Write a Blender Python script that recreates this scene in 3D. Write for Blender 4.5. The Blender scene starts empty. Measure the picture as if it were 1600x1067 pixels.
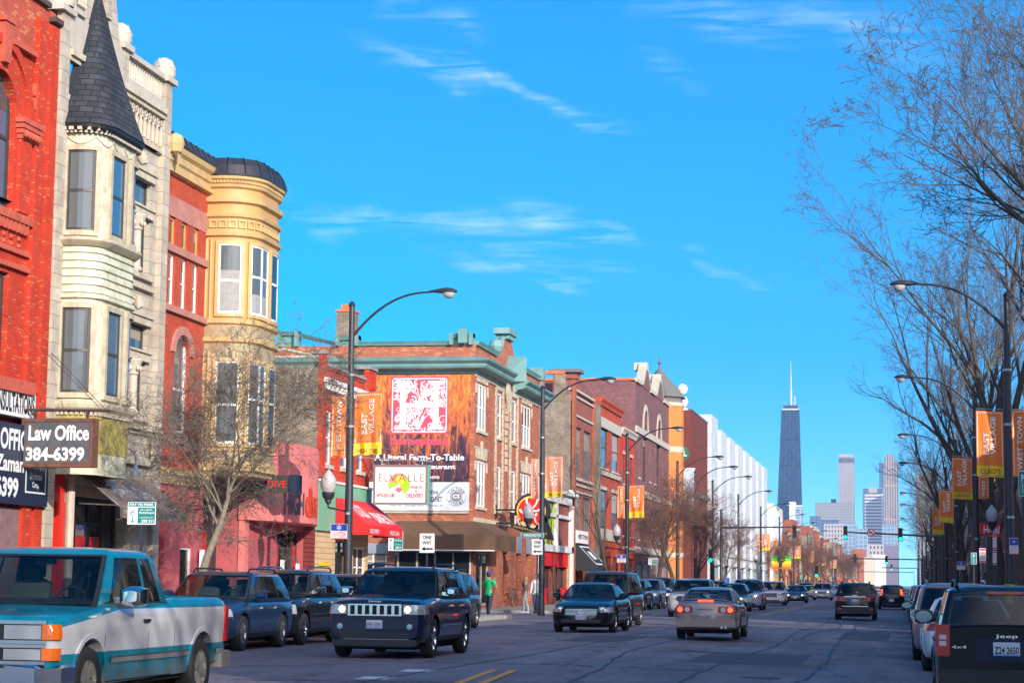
import bpy, bmesh, math, random
from mathutils import Vector, Matrix
S = bpy.context.scene
COL = S.collection
R = math.radians
PI = math.pi
def lerp(a, b, t): return a + (b - a) * t
random.seed(7)
# ------------------------------------------------------------------ camera
FPX = 3250.0
_d = Vector((610, -381.5, -FPX)).normalized()
_h = Vector((1, -.0115, 0))
_up = _h.cross(_d).normalized()
_x = _d.cross(_up).normalized()
MC = Matrix((_x, _d, _up))
CAM = Vector((0, 0, 1.47))
cd = bpy.data.cameras.new('camera'); cam = bpy.data.objects.new('camera', cd); COL.objects.link(cam)
cd.sensor_width = 36; cd.lens = FPX * 36 / 1600; cd.clip_start = .1; cd.clip_end = 30000
cam.matrix_world = Matrix.Translation(CAM) @ MC.to_4x4()
S.camera = cam
# ------------------------------------------------------------------ sun and sky
SUN_EL = R(18.5)
LD = Vector((-.62, .785, 0)).normalized()             # the way the light travels over the ground
sun_dir = Vector((-LD.x * math.cos(SUN_EL), -LD.y * math.cos(SUN_EL), math.sin(SUN_EL)))
sl = bpy.data.lights.new('sun', 'SUN'); sun = bpy.data.objects.new('sun', sl); COL.objects.link(sun)
sl.energy = 2.75; sl.angle = R(.5); sl.color = (1, .93, .82)
sun.rotation_euler = sun_dir.to_track_quat('Z', 'Y').to_euler()
W = bpy.data.worlds.new('World'); S.world = W; W.use_nodes = True
nt = W.node_tree; nt.nodes.clear()
def N(t, k, **kw):
    n = t.nodes.new(k)
    for a, b in kw.items():
        if a.startswith('i_'):
            n.inputs[int(a[2:]) if a[2:].isdigit() else a[2:]].default_value = b
        else: setattr(n, a, b)
    return n
sky = N(nt, 'ShaderNodeTexSky', sky_type='NISHITA', sun_disc=False, sun_elevation=R(27),
        sun_rotation=math.atan2(sun_dir.x, sun_dir.y), altitude=200, air_density=1.0, dust_density=.3, ozone_density=3.0)
hsv = N(nt, 'ShaderNodeHueSaturation'); hsv.inputs['Saturation'].default_value = 1.62; hsv.inputs['Hue'].default_value = .498
hsv.inputs['Value'].default_value = 1.0
tc = N(nt, 'ShaderNodeTexCoord')
def wnoise(rot, scl, nscale, det, lo, hi):
    mp = N(nt, 'ShaderNodeMapping'); mp.inputs['Rotation'].default_value = rot; mp.inputs['Scale'].default_value = scl
    nz = N(nt, 'ShaderNodeTexNoise'); nz.inputs['Scale'].default_value = nscale; nz.inputs['Detail'].default_value = det
    nz.inputs['Roughness'].default_value = .62; nz.inputs['Distortion'].default_value = .55
    mr = N(nt, 'ShaderNodeMapRange'); mr.inputs[1].default_value = lo; mr.inputs[2].default_value = hi
    nt.links.new(tc.outputs['Generated'], mp.inputs[0]); nt.links.new(mp.outputs[0], nz.inputs[0]); nt.links.new(nz.outputs[0], mr.inputs[0])
    return mr
def vec(a, b, op='DOT_PRODUCT'):
    n = N(nt, 'ShaderNodeVectorMath', operation=op); nt.links.new(a, n.inputs[0]); n.inputs[1].default_value = b; return n.outputs['Value']
def mth(op, a, b, c=None):
    n = N(nt, 'ShaderNodeMath', operation=op)
    for i, q in enumerate((a, b, c)):
        if q is None: continue
        if isinstance(q, (int, float)): n.inputs[i].default_value = q
        else: nt.links.new(q, n.inputs[i])
    return n.outputs[0]
def rng(a, lo, hi, c=0, d=1):
    n = N(nt, 'ShaderNodeMapRange', interpolation_type='SMOOTHSTEP'); nt.links.new(a, n.inputs[0])
    for i, q in zip((1, 2, 3, 4), (lo, hi, c, d)): n.inputs[i].default_value = q
    return n.outputs[0]
def cdir(px, py): return (MC @ Vector((px - 800, 533.5 - py, -FPX))).normalized()
GEN = tc.outputs['Generated']
fib = wnoise((0, R(20), .4), (3, 3, 26), 7, 11, .42, .74).outputs[0]; big = wnoise((.3, .2, .5), (1, 1, 2), 9, 4, .3, .7).outputs[0]
tot = None
# high cirrus streaks, each between two directions of the sky
for (x0, y0, x1, y1, w, st) in ((560, 40, 990, 230, .0085, .8), (600, -30, 760, 60, .010, .4), (420, 325, 980, 410, .010, .55), (660, 400, 1010, 445, .006, .6), (780, 350, 1010, 400, .010, .9), (1060, 380, 1220, 450, .008, .35), (960, -20, 1500, 90, .016, .4), (1000, 60, 1110, 150, .010, .25), (-900, 300, -100, 120, .03, .7), (1700, 500, 2600, 300, .03, .6)):
    A, B_ = cdir(x0, y0), cdir(x1, y1); nn = A.cross(B_).normalized(); ax = (B_ - A).normalized(); m0, m1 = A.dot(ax), B_.dot(ax)
    d = mth('ADD', vec(GEN, nn), mth('MULTIPLY', mth('SUBTRACT', big, .5), .022)); d = mth('ABSOLUTE', d, None); across = rng(d, 0, w, 1, 0); al = vec(GEN, ax)
    q = (m1 - m0) * .3; along = mth('MULTIPLY', rng(al, m0 - q * .3, m0 + q), rng(al, m1 - q, m1 + q * .2, 1, 0))
    c_ = mth('MULTIPLY', mth('MULTIPLY', across, along), mth('MULTIPLY', fib, st)); tot = c_ if tot is None else mth('MAXIMUM', tot, c_)
front = rng(vec(GEN, cdir(800, 533)), -.2, .3); tot = mth('MULTIPLY', tot, front)
class _o: pass
mu2 = _o(); mu2.outputs = [mth('MULTIPLY', tot, .56)]
mx = N(nt, 'ShaderNodeMixRGB'); mx.inputs[2].default_value = (5.6, 6.6, 7.2, 1)
bg = N(nt, 'ShaderNodeBackground'); bg.inputs[1].default_value = .133
wo = N(nt, 'ShaderNodeOutputWorld')
_sx = N(nt, 'ShaderNodeSeparateXYZ'); nt.links.new(GEN, _sx.inputs[0]); _cx = N(nt, 'ShaderNodeCombineXYZ'); nt.links.new(_sx.outputs[0], _cx.inputs[0]); nt.links.new(_sx.outputs[1], _cx.inputs[1])
nt.links.new(mth('ADD', mth('MULTIPLY', mth('MAXIMUM', _sx.outputs[2], 0), 1.15), .085), _cx.inputs[2]); _nv = N(nt, 'ShaderNodeVectorMath', operation='NORMALIZE'); nt.links.new(_cx.outputs[0], _nv.inputs[0]); nt.links.new(_nv.outputs[0], sky.inputs[0])
nt.links.new(sky.outputs[0], hsv.inputs['Color']); nt.links.new(hsv.outputs[0], mx.inputs[1]); nt.links.new(mu2.outputs[0], mx.inputs[0])
au = rng(vec(GEN, sun_dir), .45, 1.0); mx2 = N(nt, 'ShaderNodeMixRGB'); nt.links.new(mth('MULTIPLY', mth('POWER', au, 1.3), .48), mx2.inputs[0]); nt.links.new(mx.outputs[0], mx2.inputs[1]); mx2.inputs[2].default_value = (20, 16.5, 13.5, 1)
nt.links.new(mx2.outputs[0], bg.inputs[0]); nt.links.new(bg.outputs[0], wo.inputs[0])
S.view_settings.view_transform = 'Standard'; S.view_settings.look = 'None'; S.view_settings.gamma = 1
S.view_settings.exposure = .98
try:
    S.cycles.use_denoising = True; S.cycles.max_bounces = 5; S.cycles.diffuse_bounces = 3; S.cycles.glossy_bounces = 3
    S.cycles.transparent_max_bounces = 8; S.cycles.caustics_reflective = False; S.cycles.caustics_refractive = False
    S.cycles.volume_bounces = 0; S.cycles.sample_clamp_indirect = 4
except Exception: pass

# ------------------------------------------------------------------ pixel of the photograph -> point of the place
def ray(px, py): return MC @ Vector((px - 800, 533.5 - py, -FPX))
def P(px, py, X=-20.5):
    r = ray(px, py); p = CAM + r * (X / r.x); return p.y, p.z
def Q(px, py, Y):
    r = ray(px, py); p = CAM + r * (Y / r.y); return p.x, p.z

# ------------------------------------------------------------------ materials
MATS = {}
def mat(name, col, rough=.7, metal=0, var=0, vs=3, bump=0, bs=30, coat=0, spec=.5, emit=None, es=1, obj=False, dirt=None, dsc=.6):
    if name in MATS: return MATS[name]
    m = bpy.data.materials.new(name); m.use_nodes = True; t = m.node_tree; p = t.nodes['Principled BSDF']
    c = (*col, 1); p.inputs['Base Color'].default_value = c; p.inputs['Roughness'].default_value = rough
    p.inputs['Metallic'].default_value = metal; p.inputs['Specular IOR Level'].default_value = spec
    if coat: p.inputs['Coat Weight'].default_value = coat; p.inputs['Coat Roughness'].default_value = .03
    if emit: p.inputs['Emission Color'].default_value = (*emit, 1); p.inputs['Emission Strength'].default_value = es
    if obj: src = N(t, 'ShaderNodeTexCoord').outputs['Object']
    else: src = N(t, 'ShaderNodeNewGeometry').outputs['Position']
    last = None
    if var:
        nz = N(t, 'ShaderNodeTexNoise'); nz.inputs['Scale'].default_value = vs; nz.inputs['Detail'].default_value = 6; nz.inputs['Roughness'].default_value = .65
        t.links.new(src, nz.inputs[0])
        mr = N(t, 'ShaderNodeMapRange'); mr.inputs[1].default_value = .3; mr.inputs[2].default_value = .7; mr.inputs[3].default_value = 1 - var; mr.inputs[4].default_value = 1 + var
        t.links.new(nz.outputs[0], mr.inputs[0])
        vm = N(t, 'ShaderNodeMixRGB', blend_type='MULTIPLY'); vm.inputs[0].default_value = 1; vm.inputs[1].default_value = c
        t.links.new(mr.outputs[0], vm.inputs[2]); last = vm.outputs[0]
    if dirt:
        nz = N(t, 'ShaderNodeTexNoise'); nz.inputs['Scale'].default_value = dsc; nz.inputs['Detail'].default_value = 8; nz.inputs['Roughness'].default_value = .7
        t.links.new(src, nz.inputs[0])
        mr = N(t, 'ShaderNodeMapRange'); mr.inputs[1].default_value = .5; mr.inputs[2].default_value = .68; mr.inputs[4].default_value = .8
        t.links.new(nz.outputs[0], mr.inputs[0])
        vm = N(t, 'ShaderNodeMixRGB'); vm.inputs[1].default_value = c; vm.inputs[2].default_value = (*dirt, 1)
        if last: t.links.new(last, vm.inputs[1])
        t.links.new(mr.outputs[0], vm.inputs[0]); last = vm.outputs[0]
    if last: t.links.new(last, p.inputs['Base Color'])
    if bump:
        nz = N(t, 'ShaderNodeTexNoise'); nz.inputs['Scale'].default_value = bs; nz.inputs['Detail'].default_value = 5
        t.links.new(src, nz.inputs[0])
        b = N(t, 'ShaderNodeBump'); b.inputs['Strength'].default_value = bump; b.inputs['Distance'].default_value = .02
        t.links.new(nz.outputs[0], b.inputs['Height']); t.links.new(b.outputs[0], p.inputs['Normal'])
    MATS[name] = m; return m

def tiles(name, c1, c2, mortar, bw=.21, bh=.073, ms=.012, rough=.85, var=.25, odd=None, blotch=None, bump=.35, shift=.5, vs=1.1):
    """brick, block, shingle or panel courses laid in wall coordinates"""
    if name in MATS: return MATS[name]
    m = bpy.data.materials.new(name); m.use_nodes = True; t = m.node_tree; p = t.nodes['Principled BSDF']; L = t.links.new
    p.inputs['Roughness'].default_value = rough; p.inputs['Specular IOR Level'].default_value = .25
    g = N(t, 'ShaderNodeNewGeometry'); sp = N(t, 'ShaderNodeSeparateXYZ'); L(g.outputs['Position'], sp.inputs[0])
    sn = N(t, 'ShaderNodeSeparateXYZ'); L(g.outputs['True Normal'], sn.inputs[0])
    ab = N(t, 'ShaderNodeMath', operation='ABSOLUTE'); L(sn.outputs[0], ab.inputs[0])
    gt = N(t, 'ShaderNodeMath', operation='GREATER_THAN'); L(ab.outputs[0], gt.inputs[0]); gt.inputs[1].default_value = .6
    mxu = N(t, 'ShaderNodeMix'); L(gt.outputs[0], mxu.inputs[0]); L(sp.outputs[0], mxu.inputs[2]); L(sp.outputs[1], mxu.inputs[3])
    cb = N(t, 'ShaderNodeCombineXYZ'); L(mxu.outputs[0], cb.inputs[0]); L(sp.outputs[2], cb.inputs[1])
    br = N(t, 'ShaderNodeTexBrick'); L(cb.outputs[0], br.inputs[0]); br.offset = shift
    br.inputs['Color1'].default_value = (*c1, 1); br.inputs['Color2'].default_value = (*c2, 1); br.inputs['Mortar'].default_value = (*mortar, 1)
    br.inputs['Scale'].default_value = 1; br.inputs['Mortar Size'].default_value = ms; br.inputs['Brick Width'].default_value = bw; br.inputs['Row Height'].default_value = bh
    br.inputs['Mortar Smooth'].default_value = .3
    last = br.outputs[0]
    if odd:                                              # stray bricks of another colour
        b2 = N(t, 'ShaderNodeTexBrick'); L(cb.outputs[0], b2.inputs[0]); b2.offset = shift
        b2.inputs['Color1'].default_value = (0, 0, 0, 1); b2.inputs['Color2'].default_value = (1, 1, 1, 1); b2.inputs['Mortar'].default_value = (0, 0, 0, 1)
        b2.inputs['Scale'].default_value = 1; b2.inputs['Mortar Size'].default_value = ms; b2.inputs['Brick Width'].default_value = bw; b2.inputs['Row Height'].default_value = bh; b2.inputs['Bias'].default_value = -.1
        g2 = N(t, 'ShaderNodeMapRange'); g2.inputs[1].default_value = .72; g2.inputs[2].default_value = .8; L(b2.outputs[0], g2.inputs[0])
        mo = N(t, 'ShaderNodeMixRGB'); L(g2.outputs[0], mo.inputs[0]); L(last, mo.inputs[1]); mo.inputs[2].default_value = (*odd, 1); last = mo.outputs[0]
    if blotch:
        nz = N(t, 'ShaderNodeTexNoise'); nz.inputs['Scale'].default_value = .55; nz.inputs['Detail'].default_value = 7; nz.inputs['Roughness'].default_value = .7; L(g.outputs['Position'], nz.inputs[0])
        mr = N(t, 'ShaderNodeMapRange'); mr.inputs[1].default_value = .48; mr.inputs[2].default_value = .7; mr.inputs[4].default_value = .6; L(nz.outputs[0], mr.inputs[0])
        mo = N(t, 'ShaderNodeMixRGB'); L(mr.outputs[0], mo.inputs[0]); L(last, mo.inputs[1]); mo.inputs[2].default_value = (*blotch, 1); last = mo.outputs[0]
    nz = N(t, 'ShaderNodeTexNoise'); nz.inputs['Scale'].default_value = vs; nz.inputs['Detail'].default_value = 8; nz.inputs['Roughness'].default_value = .75; L(g.outputs['Position'], nz.inputs[0])
    mr = N(t, 'ShaderNodeMapRange'); mr.inputs[1].default_value = .3; mr.inputs[2].default_value = .7; mr.inputs[3].default_value = 1 - var; mr.inputs[4].default_value = 1 + var; L(nz.outputs[0], mr.inputs[0])
    ml = N(t, 'ShaderNodeMixRGB', blend_type='MULTIPLY'); ml.inputs[0].default_value = 1; L(last, ml.inputs[1]); L(mr.outputs[0], ml.inputs[2])
    L(ml.outputs[0], p.inputs['Base Color'])
    b = N(t, 'ShaderNodeBump'); b.inputs['Strength'].default_value = bump; b.inputs['Distance'].default_value = .012; b.invert = True
    L(br.outputs['Fac'], b.inputs['Height']); L(b.outputs[0], p.inputs['Normal'])
    MATS[name] = m; return m

m_red = tiles('red_painted_brick', (.62, .052, .022), (.50, .042, .02), (.42, .05, .03), odd=(.62, .13, .05), var=.22)
m_red_up = tiles('red_weathered_brick', (.56, .075, .04), (.42, .06, .04), (.42, .12, .08), odd=(.62, .22, .08), blotch=(.42, .12, .09), var=.3)
m_red2 = tiles('scarlet_brick', (.56, .07, .03), (.40, .045, .022), (.42, .11, .07), var=.2)
m_orangebrick = tiles('orange_brick', (.47, .125, .065), (.33, .075, .042), (.38, .19, .13), var=.25, odd=(.62, .24, .1))
m_brown = tiles('brown_red_brick', (.42, .11, .06), (.30, .07, .04), (.33, .15, .1), var=.25)
m_common = tiles('grey_common_brick', (.34, .27, .20), (.20, .16, .125), (.16, .13, .11), odd=(.42, .28, .13), var=.3, blotch=(.36, .3, .25), ms=.016)
m_dred = tiles('dark_red_brick', (.34, .09, .07), (.24, .06, .05), (.30, .14, .11), var=.2)
m_purple = tiles('purple_brick', (.23, .095, .10), (.145, .065, .08), (.20, .12, .12), var=.25, odd=(.34, .12, .1))
m_orange = tiles('bright_orange_brick', (.80, .23, .05), (.68, .17, .035), (.6, .25, .1), var=.15)
m_maroon = tiles('maroon_brick', (.22, .05, .04), (.16, .038, .032), (.17, .06, .05), var=.15)
m_stone = tiles('cream_limestone', (.55, .48, .39), (.43, .38, .31), (.27, .23, .19), bw=.9, bh=.34, ms=.012, var=.22, blotch=(.34, .26, .20), vs=2.4)
m_block = tiles('white_panel', (.60, .62, .65), (.53, .55, .58), (.5, .52, .55), bw=2.4, bh=1.5, ms=.05, rough=.5, var=.1, bump=.2, shift=0)
m_shingle = tiles('slate_shingle', (.052, .058, .072), (.03, .034, .045), (.014, .015, .018), bw=.34, bh=.16, ms=.012, var=.3, bump=.9)
m_siding = tiles('maroon_siding', (.26, .045, .04), (.24, .04, .036), (.07, .012, .01), bw=60, bh=.16, ms=.012, var=.15, bump=.8)
m_beigeblock = tiles('beige_block', (.62, .43, .25), (.54, .37, .21), (.3, .2, .12), bw=2, bh=.2, ms=.012, var=.12, bump=.5)
m_cream = mat('peeling_cream_paint', (.62, .61, .46), .75, var=.18, vs=2, bump=.3, dirt=(.34, .28, .17), dsc=3.6)
m_creamt = mat('cream_trim', (.56, .49, .37), .75, var=.2, vs=3, dirt=(.42, .33, .22), dsc=1.4)
m_tan = mat('tan_window_casing', (.46, .40, .29), .7, var=.25, vs=4)
m_yellow = mat('yellow_pressed_metal', (.56, .33, .12), .55, var=.14, vs=1.3, dirt=(.50, .27, .11), dsc=1.3)
m_yellowl = mat('pale_yellow_trim', (.60, .41, .18), .55, var=.16, vs=1.5, dirt=(.5, .33, .16), dsc=1.6)
m_sand = mat('sandstone_band', (.46, .20, .16), .85, var=.18, vs=2)
m_sred = mat('red_stone_trim', (.52, .10, .06), .85, var=.25, vs=5, bump=.4, bs=12)
m_white = mat('white_paint', (.80, .79, .76), .5, var=.06, vs=2)
m_whites = mat('white_stone', (.52, .46, .38), .7, var=.12, vs=3)
m_teal = mat('verdigris_cornice', (.15, .30, .29), .6, var=.16, vs=1.2, dirt=(.26, .42, .40), dsc=.5)
m_black = mat('black_metal', (.012, .013, .016), .4, var=.2)
m_dark = mat('dark_frame', (.05, .047, .045), .45, var=.15)
m_greyf = mat('grey_painted_frame', (.16, .16, .165), .5, var=.15)
m_roof = mat('tar_roof', (.07, .07, .075), .9, var=.2)
m_roofmetal = mat('black_seamed_metal', (.03, .032, .04), .38, var=.35, vs=3)
m_lead = mat('grey_metal_roof', (.17, .16, .14), .5, var=.1)
m_pink = mat('pink_panel', (.78, .21, .19), .6, var=.1, vs=.8, dirt=(.60, .13, .14), dsc=.7)
m_mauve = mat('mauve_panel', (.48, .10, .115), .65, var=.12, vs=.9)
m_greenp = mat('green_panel', (.16, .40, .26), .6, var=.08)
m_scarlet = mat('scarlet_paint', (.75, .018, .01), .45, var=.1)
m_redc = mat('red_canvas', (.78, .015, .018), .6, var=.05)
m_brownc = mat('brown_canvas', (.14, .075, .04), .8, var=.1)
m_taupec = mat('taupe_canvas', (.30, .235, .20), .85, var=.15)
m_curtain = mat('curtain', (.33, .33, .33), .9, var=.12, vs=5)
m_redcurt = mat('red_curtain', (.55, .01, .012), .7, var=.2)
m_steel = mat('galvanised_steel', (.42, .44, .46), .4, .8, var=.1)
m_pole = mat('dark_lamp_post_paint', (.028, .032, .042), .42, var=.25, vs=6)
m_chimney = mat('orange_coping_tile', (.62, .17, .06), .7, var=.2)
m_copingdk = mat('dark_coping', (.09, .06, .05), .7, var=.2)
def glass(name, col=(.012, .018, .026), rough=.04, wav=.0):
    m = mat(name, col, rough, spec=.9)
    t = m.node_tree; p = t.nodes['Principled BSDF']
    g = N(t, 'ShaderNodeNewGeometry'); nz = N(t, 'ShaderNodeTexNoise'); nz.inputs['Scale'].default_value = 1.1; nz.inputs['Detail'].default_value = 2
    t.links.new(g.outputs['Position'], nz.inputs[0])
    b = N(t, 'ShaderNodeBump'); b.inputs['Strength'].default_value = .12; b.inputs['Distance'].default_value = .05
    t.links.new(nz.outputs[0], b.inputs['Height']); t.links.new(b.outputs[0], p.inputs['Normal'])
    return m
m_glass = glass('window_glass')
m_glassb = glass('sky_window_glass', (.05, .13, .22), .06)
m_glassg = glass('greyish_window_glass', (.10, .12, .13), .10)
m_shop = glass('shop_glass', (.02, .022, .026))

# ------------------------------------------------------------------ mesh builder
def FL(X=-20.5): return lambda u, d, z: Vector((X + d, u, z))
def FC(Y): return lambda u, d, z: Vector((u, Y - d, z))
def FR(X): return lambda u, d, z: Vector((X - d, -u, z))
def FW(u, d, z): return Vector((u, d, z))
class MB:
    def __init__(s, F=FW): s.F = F; s.v = []; s.f = []; s.mi = []; s.m = 0
    def add(s, pts, faces):
        n = len(s.v); s.v += [s.F(*p) for p in pts]
        for f in faces: s.f.append([i + n for i in f]); s.mi.append(s.m)
        return s
    def box(s, u0, u1, d0, d1, z0, z1):
        return s.add([(u0, d0, z0), (u1, d0, z0), (u1, d1, z0), (u0, d1, z0), (u0, d0, z1), (u1, d0, z1), (u1, d1, z1), (u0, d1, z1)],
                     [(0, 3, 2, 1), (4, 5, 6, 7), (0, 1, 5, 4), (1, 2, 6, 5), (2, 3, 7, 6), (3, 0, 4, 7)])
    def quad(s, a, b, c, d): return s.add([a, b, c, d], [(0, 1, 2, 3)])
    def prism(s, poly, d0, d1):                      # polygon in (u,z) with thickness in d
        n = len(poly); pts = [(u, d0, z) for u, z in poly] + [(u, d1, z) for u, z in poly]
        return s.add(pts, [tuple(range(n)), tuple(range(2 * n - 1, n - 1, -1))] + [(i, (i + 1) % n, n + (i + 1) % n, n + i) for i in range(n)])
    def prof(s, poly, u0, u1):                       # profile in (d,z) swept along u
        n = len(poly); pts = [(u0, d, z) for d, z in poly] + [(u1, d, z) for d, z in poly]
        return s.add(pts, [tuple(range(n)), tuple(range(2 * n - 1, n - 1, -1))] + [(i, (i + 1) % n, n + (i + 1) % n, n + i) for i in range(n)])
    def tube(s, path, rad, n=8, cap=True):
        path = [Vector(p) for p in path]
        if not isinstance(rad, (list, tuple)): rad = [rad] * len(path)
        rings = []
        up = Vector((0, 0, 1)); prev = None
        for i, p in enumerate(path):
            t = (path[min(i + 1, len(path) - 1)] - path[max(i - 1, 0)]).normalized()
            if prev is None:
                a = t.cross(up if abs(t.z) < .95 else Vector((1, 0, 0))).normalized()
            else: a = (prev - t * prev.dot(t)).normalized()
            prev = a; b = t.cross(a)
            rings.append([p + (a * math.cos(2 * PI * k / n) + b * math.sin(2 * PI * k / n)) * rad[i] for k in range(n)])
        pts = [q for r in rings for q in r]; fs = []
        for i in range(len(rings) - 1):
            for k in range(n): fs.append((i * n + k, i * n + (k + 1) % n, (i + 1) * n + (k + 1) % n, (i + 1) * n + k))
        if cap: fs.append(tuple(range(n - 1, -1, -1))); fs.append(tuple(range(len(pts) - n, len(pts))))
        return s.add([tuple(q) for q in pts], fs)
    def lathe(s, c, prof, n=16, a0=0, a1=2 * PI):    # prof of (r,z) round vertical axis through c
        full = abs(a1 - a0 - 2 * PI) < 1e-6; m = n if full else n + 1; pts = []; fs = []
        for r, z in prof:
            for k in range(m):
                a = a0 + (a1 - a0) * k / n; pts.append((c[0] + r * math.cos(a), c[1] + r * math.sin(a), c[2] + z))
        for i in range(len(prof) - 1):
            for k in range(n if full else n):
                k2 = (k + 1) % m; fs.append((i * m + k, i * m + k2, (i + 1) * m + k2, (i + 1) * m + k))
        return s.add(pts, fs)
    def build(s, name, mats, parent=None, smooth=False, angle=None, recalc=True, tf=None):
        me = bpy.data.meshes.new(name); me.from_pydata([tuple(v) for v in s.v], [], s.f); me.validate()
        if not isinstance(mats, (list, tuple)): mats = [mats]
        for m in mats: me.materials.append(m)
        if len(mats) > 1 and len(me.polygons) == len(s.mi): me.polygons.foreach_set('material_index', s.mi)
        if recalc and len(me.polygons) < 60000:
            bm = bmesh.new(); bm.from_mesh(me); bmesh.ops.recalc_face_normals(bm, faces=bm.faces); bm.to_mesh(me); bm.free()
        if smooth:
            me.polygons.foreach_set('use_smooth', [True] * len(me.polygons)); me.set_sharp_from_angle(angle=angle or R(35))
        o = bpy.data.objects.new(name, me); COL.objects.link(o)
        if parent: o.parent = parent; o.matrix_parent_inverse = parent.matrix_basis.inverted()
        return o
def tag(o, label=None, cat=None, group=None, kind=None):
    if label: o['label'] = label
    if cat: o['category'] = cat
    if group: o['group'] = group
    if kind: o['kind'] = kind
    return o
def thing(name, label, cat, loc=(0, 0, 0), rz=0, group=None):
    o = bpy.data.objects.new(name, None); COL.objects.link(o); o.location = loc; o.rotation_euler = (0, 0, rz); o.empty_display_size = .3
    o.matrix_basis = Matrix.Translation(Vector(loc)) @ Matrix.Rotation(rz, 4, 'Z')
    return tag(o, label, cat, group)
def dup(o, parent=None):
    c = o.copy(); COL.objects.link(c)
    if parent: c.parent = parent
    for ch in o.children: dup(ch, c)
    return c
def outline_poly(txt, bold=0.0):
    cu = bpy.data.curves.new('t', 'FONT'); cu.body = txt; cu.size = 1; cu.offset = bold; cu.resolution_u = 3
    o = bpy.data.objects.new('t', cu); COL.objects.link(o)
    dg = bpy.context.evaluated_depsgraph_get(); me = o.evaluated_get(dg).to_mesh()
    vs = [(v.co.x, v.co.y) for v in me.vertices]; fs = [tuple(p.vertices) for p in me.polygons]
    bpy.data.objects.remove(o); bpy.data.curves.remove(cu)
    return vs, fs
_tc = {}
def text(txt, F, u0, u1, z0, z1, d, m, parent, bold=.012, rot=False, shear=0, name='lettering', bend=None, tf=None):
    """letters stretched into the box u0..u1, z0..z1 of frame F; rot: they run upward"""
    k = (txt, bold)
    if k not in _tc: _tc[k] = outline_poly(txt, bold)
    vs, fs = _tc[k]
    if not vs: return None
    x0 = min(v[0] for v in vs); x1 = max(v[0] for v in vs); y0 = min(v[1] for v in vs); y1 = max(v[1] for v in vs)
    b = MB(F); pts = []
    for x, y in vs:
        a = (x - x0) / (x1 - x0); c = (y - y0) / (y1 - y0)
        if rot: u = u0 + (u1 - u0) * (1 - c); z = z0 + (z1 - z0) * a
        else: u = u0 + (u1 - u0) * a; z = z0 + (z1 - z0) * c
        if shear: z += shear * (u - u0)
        dd = d + (bend(u, z) if bend else 0)
        pts.append((u, dd, z))
    b.add(pts, fs)
    return b.build(name, m, parent, recalc=False)
WR = random.Random(4); m_blind = mat('yellowed_blind', (.34, .29, .21), .8, var=.1); m_drape = mat('dark_drape', (.10, .07, .07), .9, var=.3, vs=6)
# ------------------------------------------------------------------ facade kit
def wall(F, u0, u1, z0, z1, holes, m, parent, name='wall', dep=.28, d=0, arch=(), mb=None):
    b = mb or MB(F)
    us = sorted({u0, u1, *[h[0] for h in holes], *[h[1] for h in holes]}); zs = sorted({z0, z1, *[h[2] for h in holes], *[h[3] for h in holes]})
    us = [u for u in us if u0 <= u <= u1]; zs = [z for z in zs if z0 <= z <= z1]
    for i in range(len(us) - 1):
        for j in range(len(zs) - 1):
            uc = (us[i] + us[i + 1]) / 2; zc = (zs[j] + zs[j + 1]) / 2
            if any(h[0] < uc < h[1] and h[2] < zc < h[3] for h in holes): continue
            b.quad((us[i], d, zs[j]), (us[i + 1], d, zs[j]), (us[i + 1], d, zs[j + 1]), (us[i], d, zs[j + 1]))
    for a, c, e, g in [h[:4] for h in holes]:
        for q in (((a, d, e), (a, d, g), (a, d - dep, g), (a, d - dep, e)), ((c, d, e), (c, d, g), (c, d - dep, g), (c, d - dep, e)),
                  ((a, d, e), (c, d, e), (c, d - dep, e), (a, d - dep, e)), ((a, d, g), (c, d, g), (c, d - dep, g), (a, d - dep, g))): b.quad(*q)
    for (a, c, zt, h, kind) in arch:                  # fill the corners over an arched head
        n = 12; cu = (a + c) / 2; hw = (c - a) / 2
        for sgn in (-1, 1):
            poly = [(cu + sgn * hw, zt + .001)]
            for k in range(n + 1):
                x = k / n
                zz = math.sqrt(max(0, 1 - x * x)) if kind == 'round' else (1 - x ** 1.6)
                poly.append((cu + sgn * hw * x, zt - h + h * zz))
            b.prism(poly, d - .002, d - dep)
    if mb: return None
    return b.build(name, m, parent, recalc=False)
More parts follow.
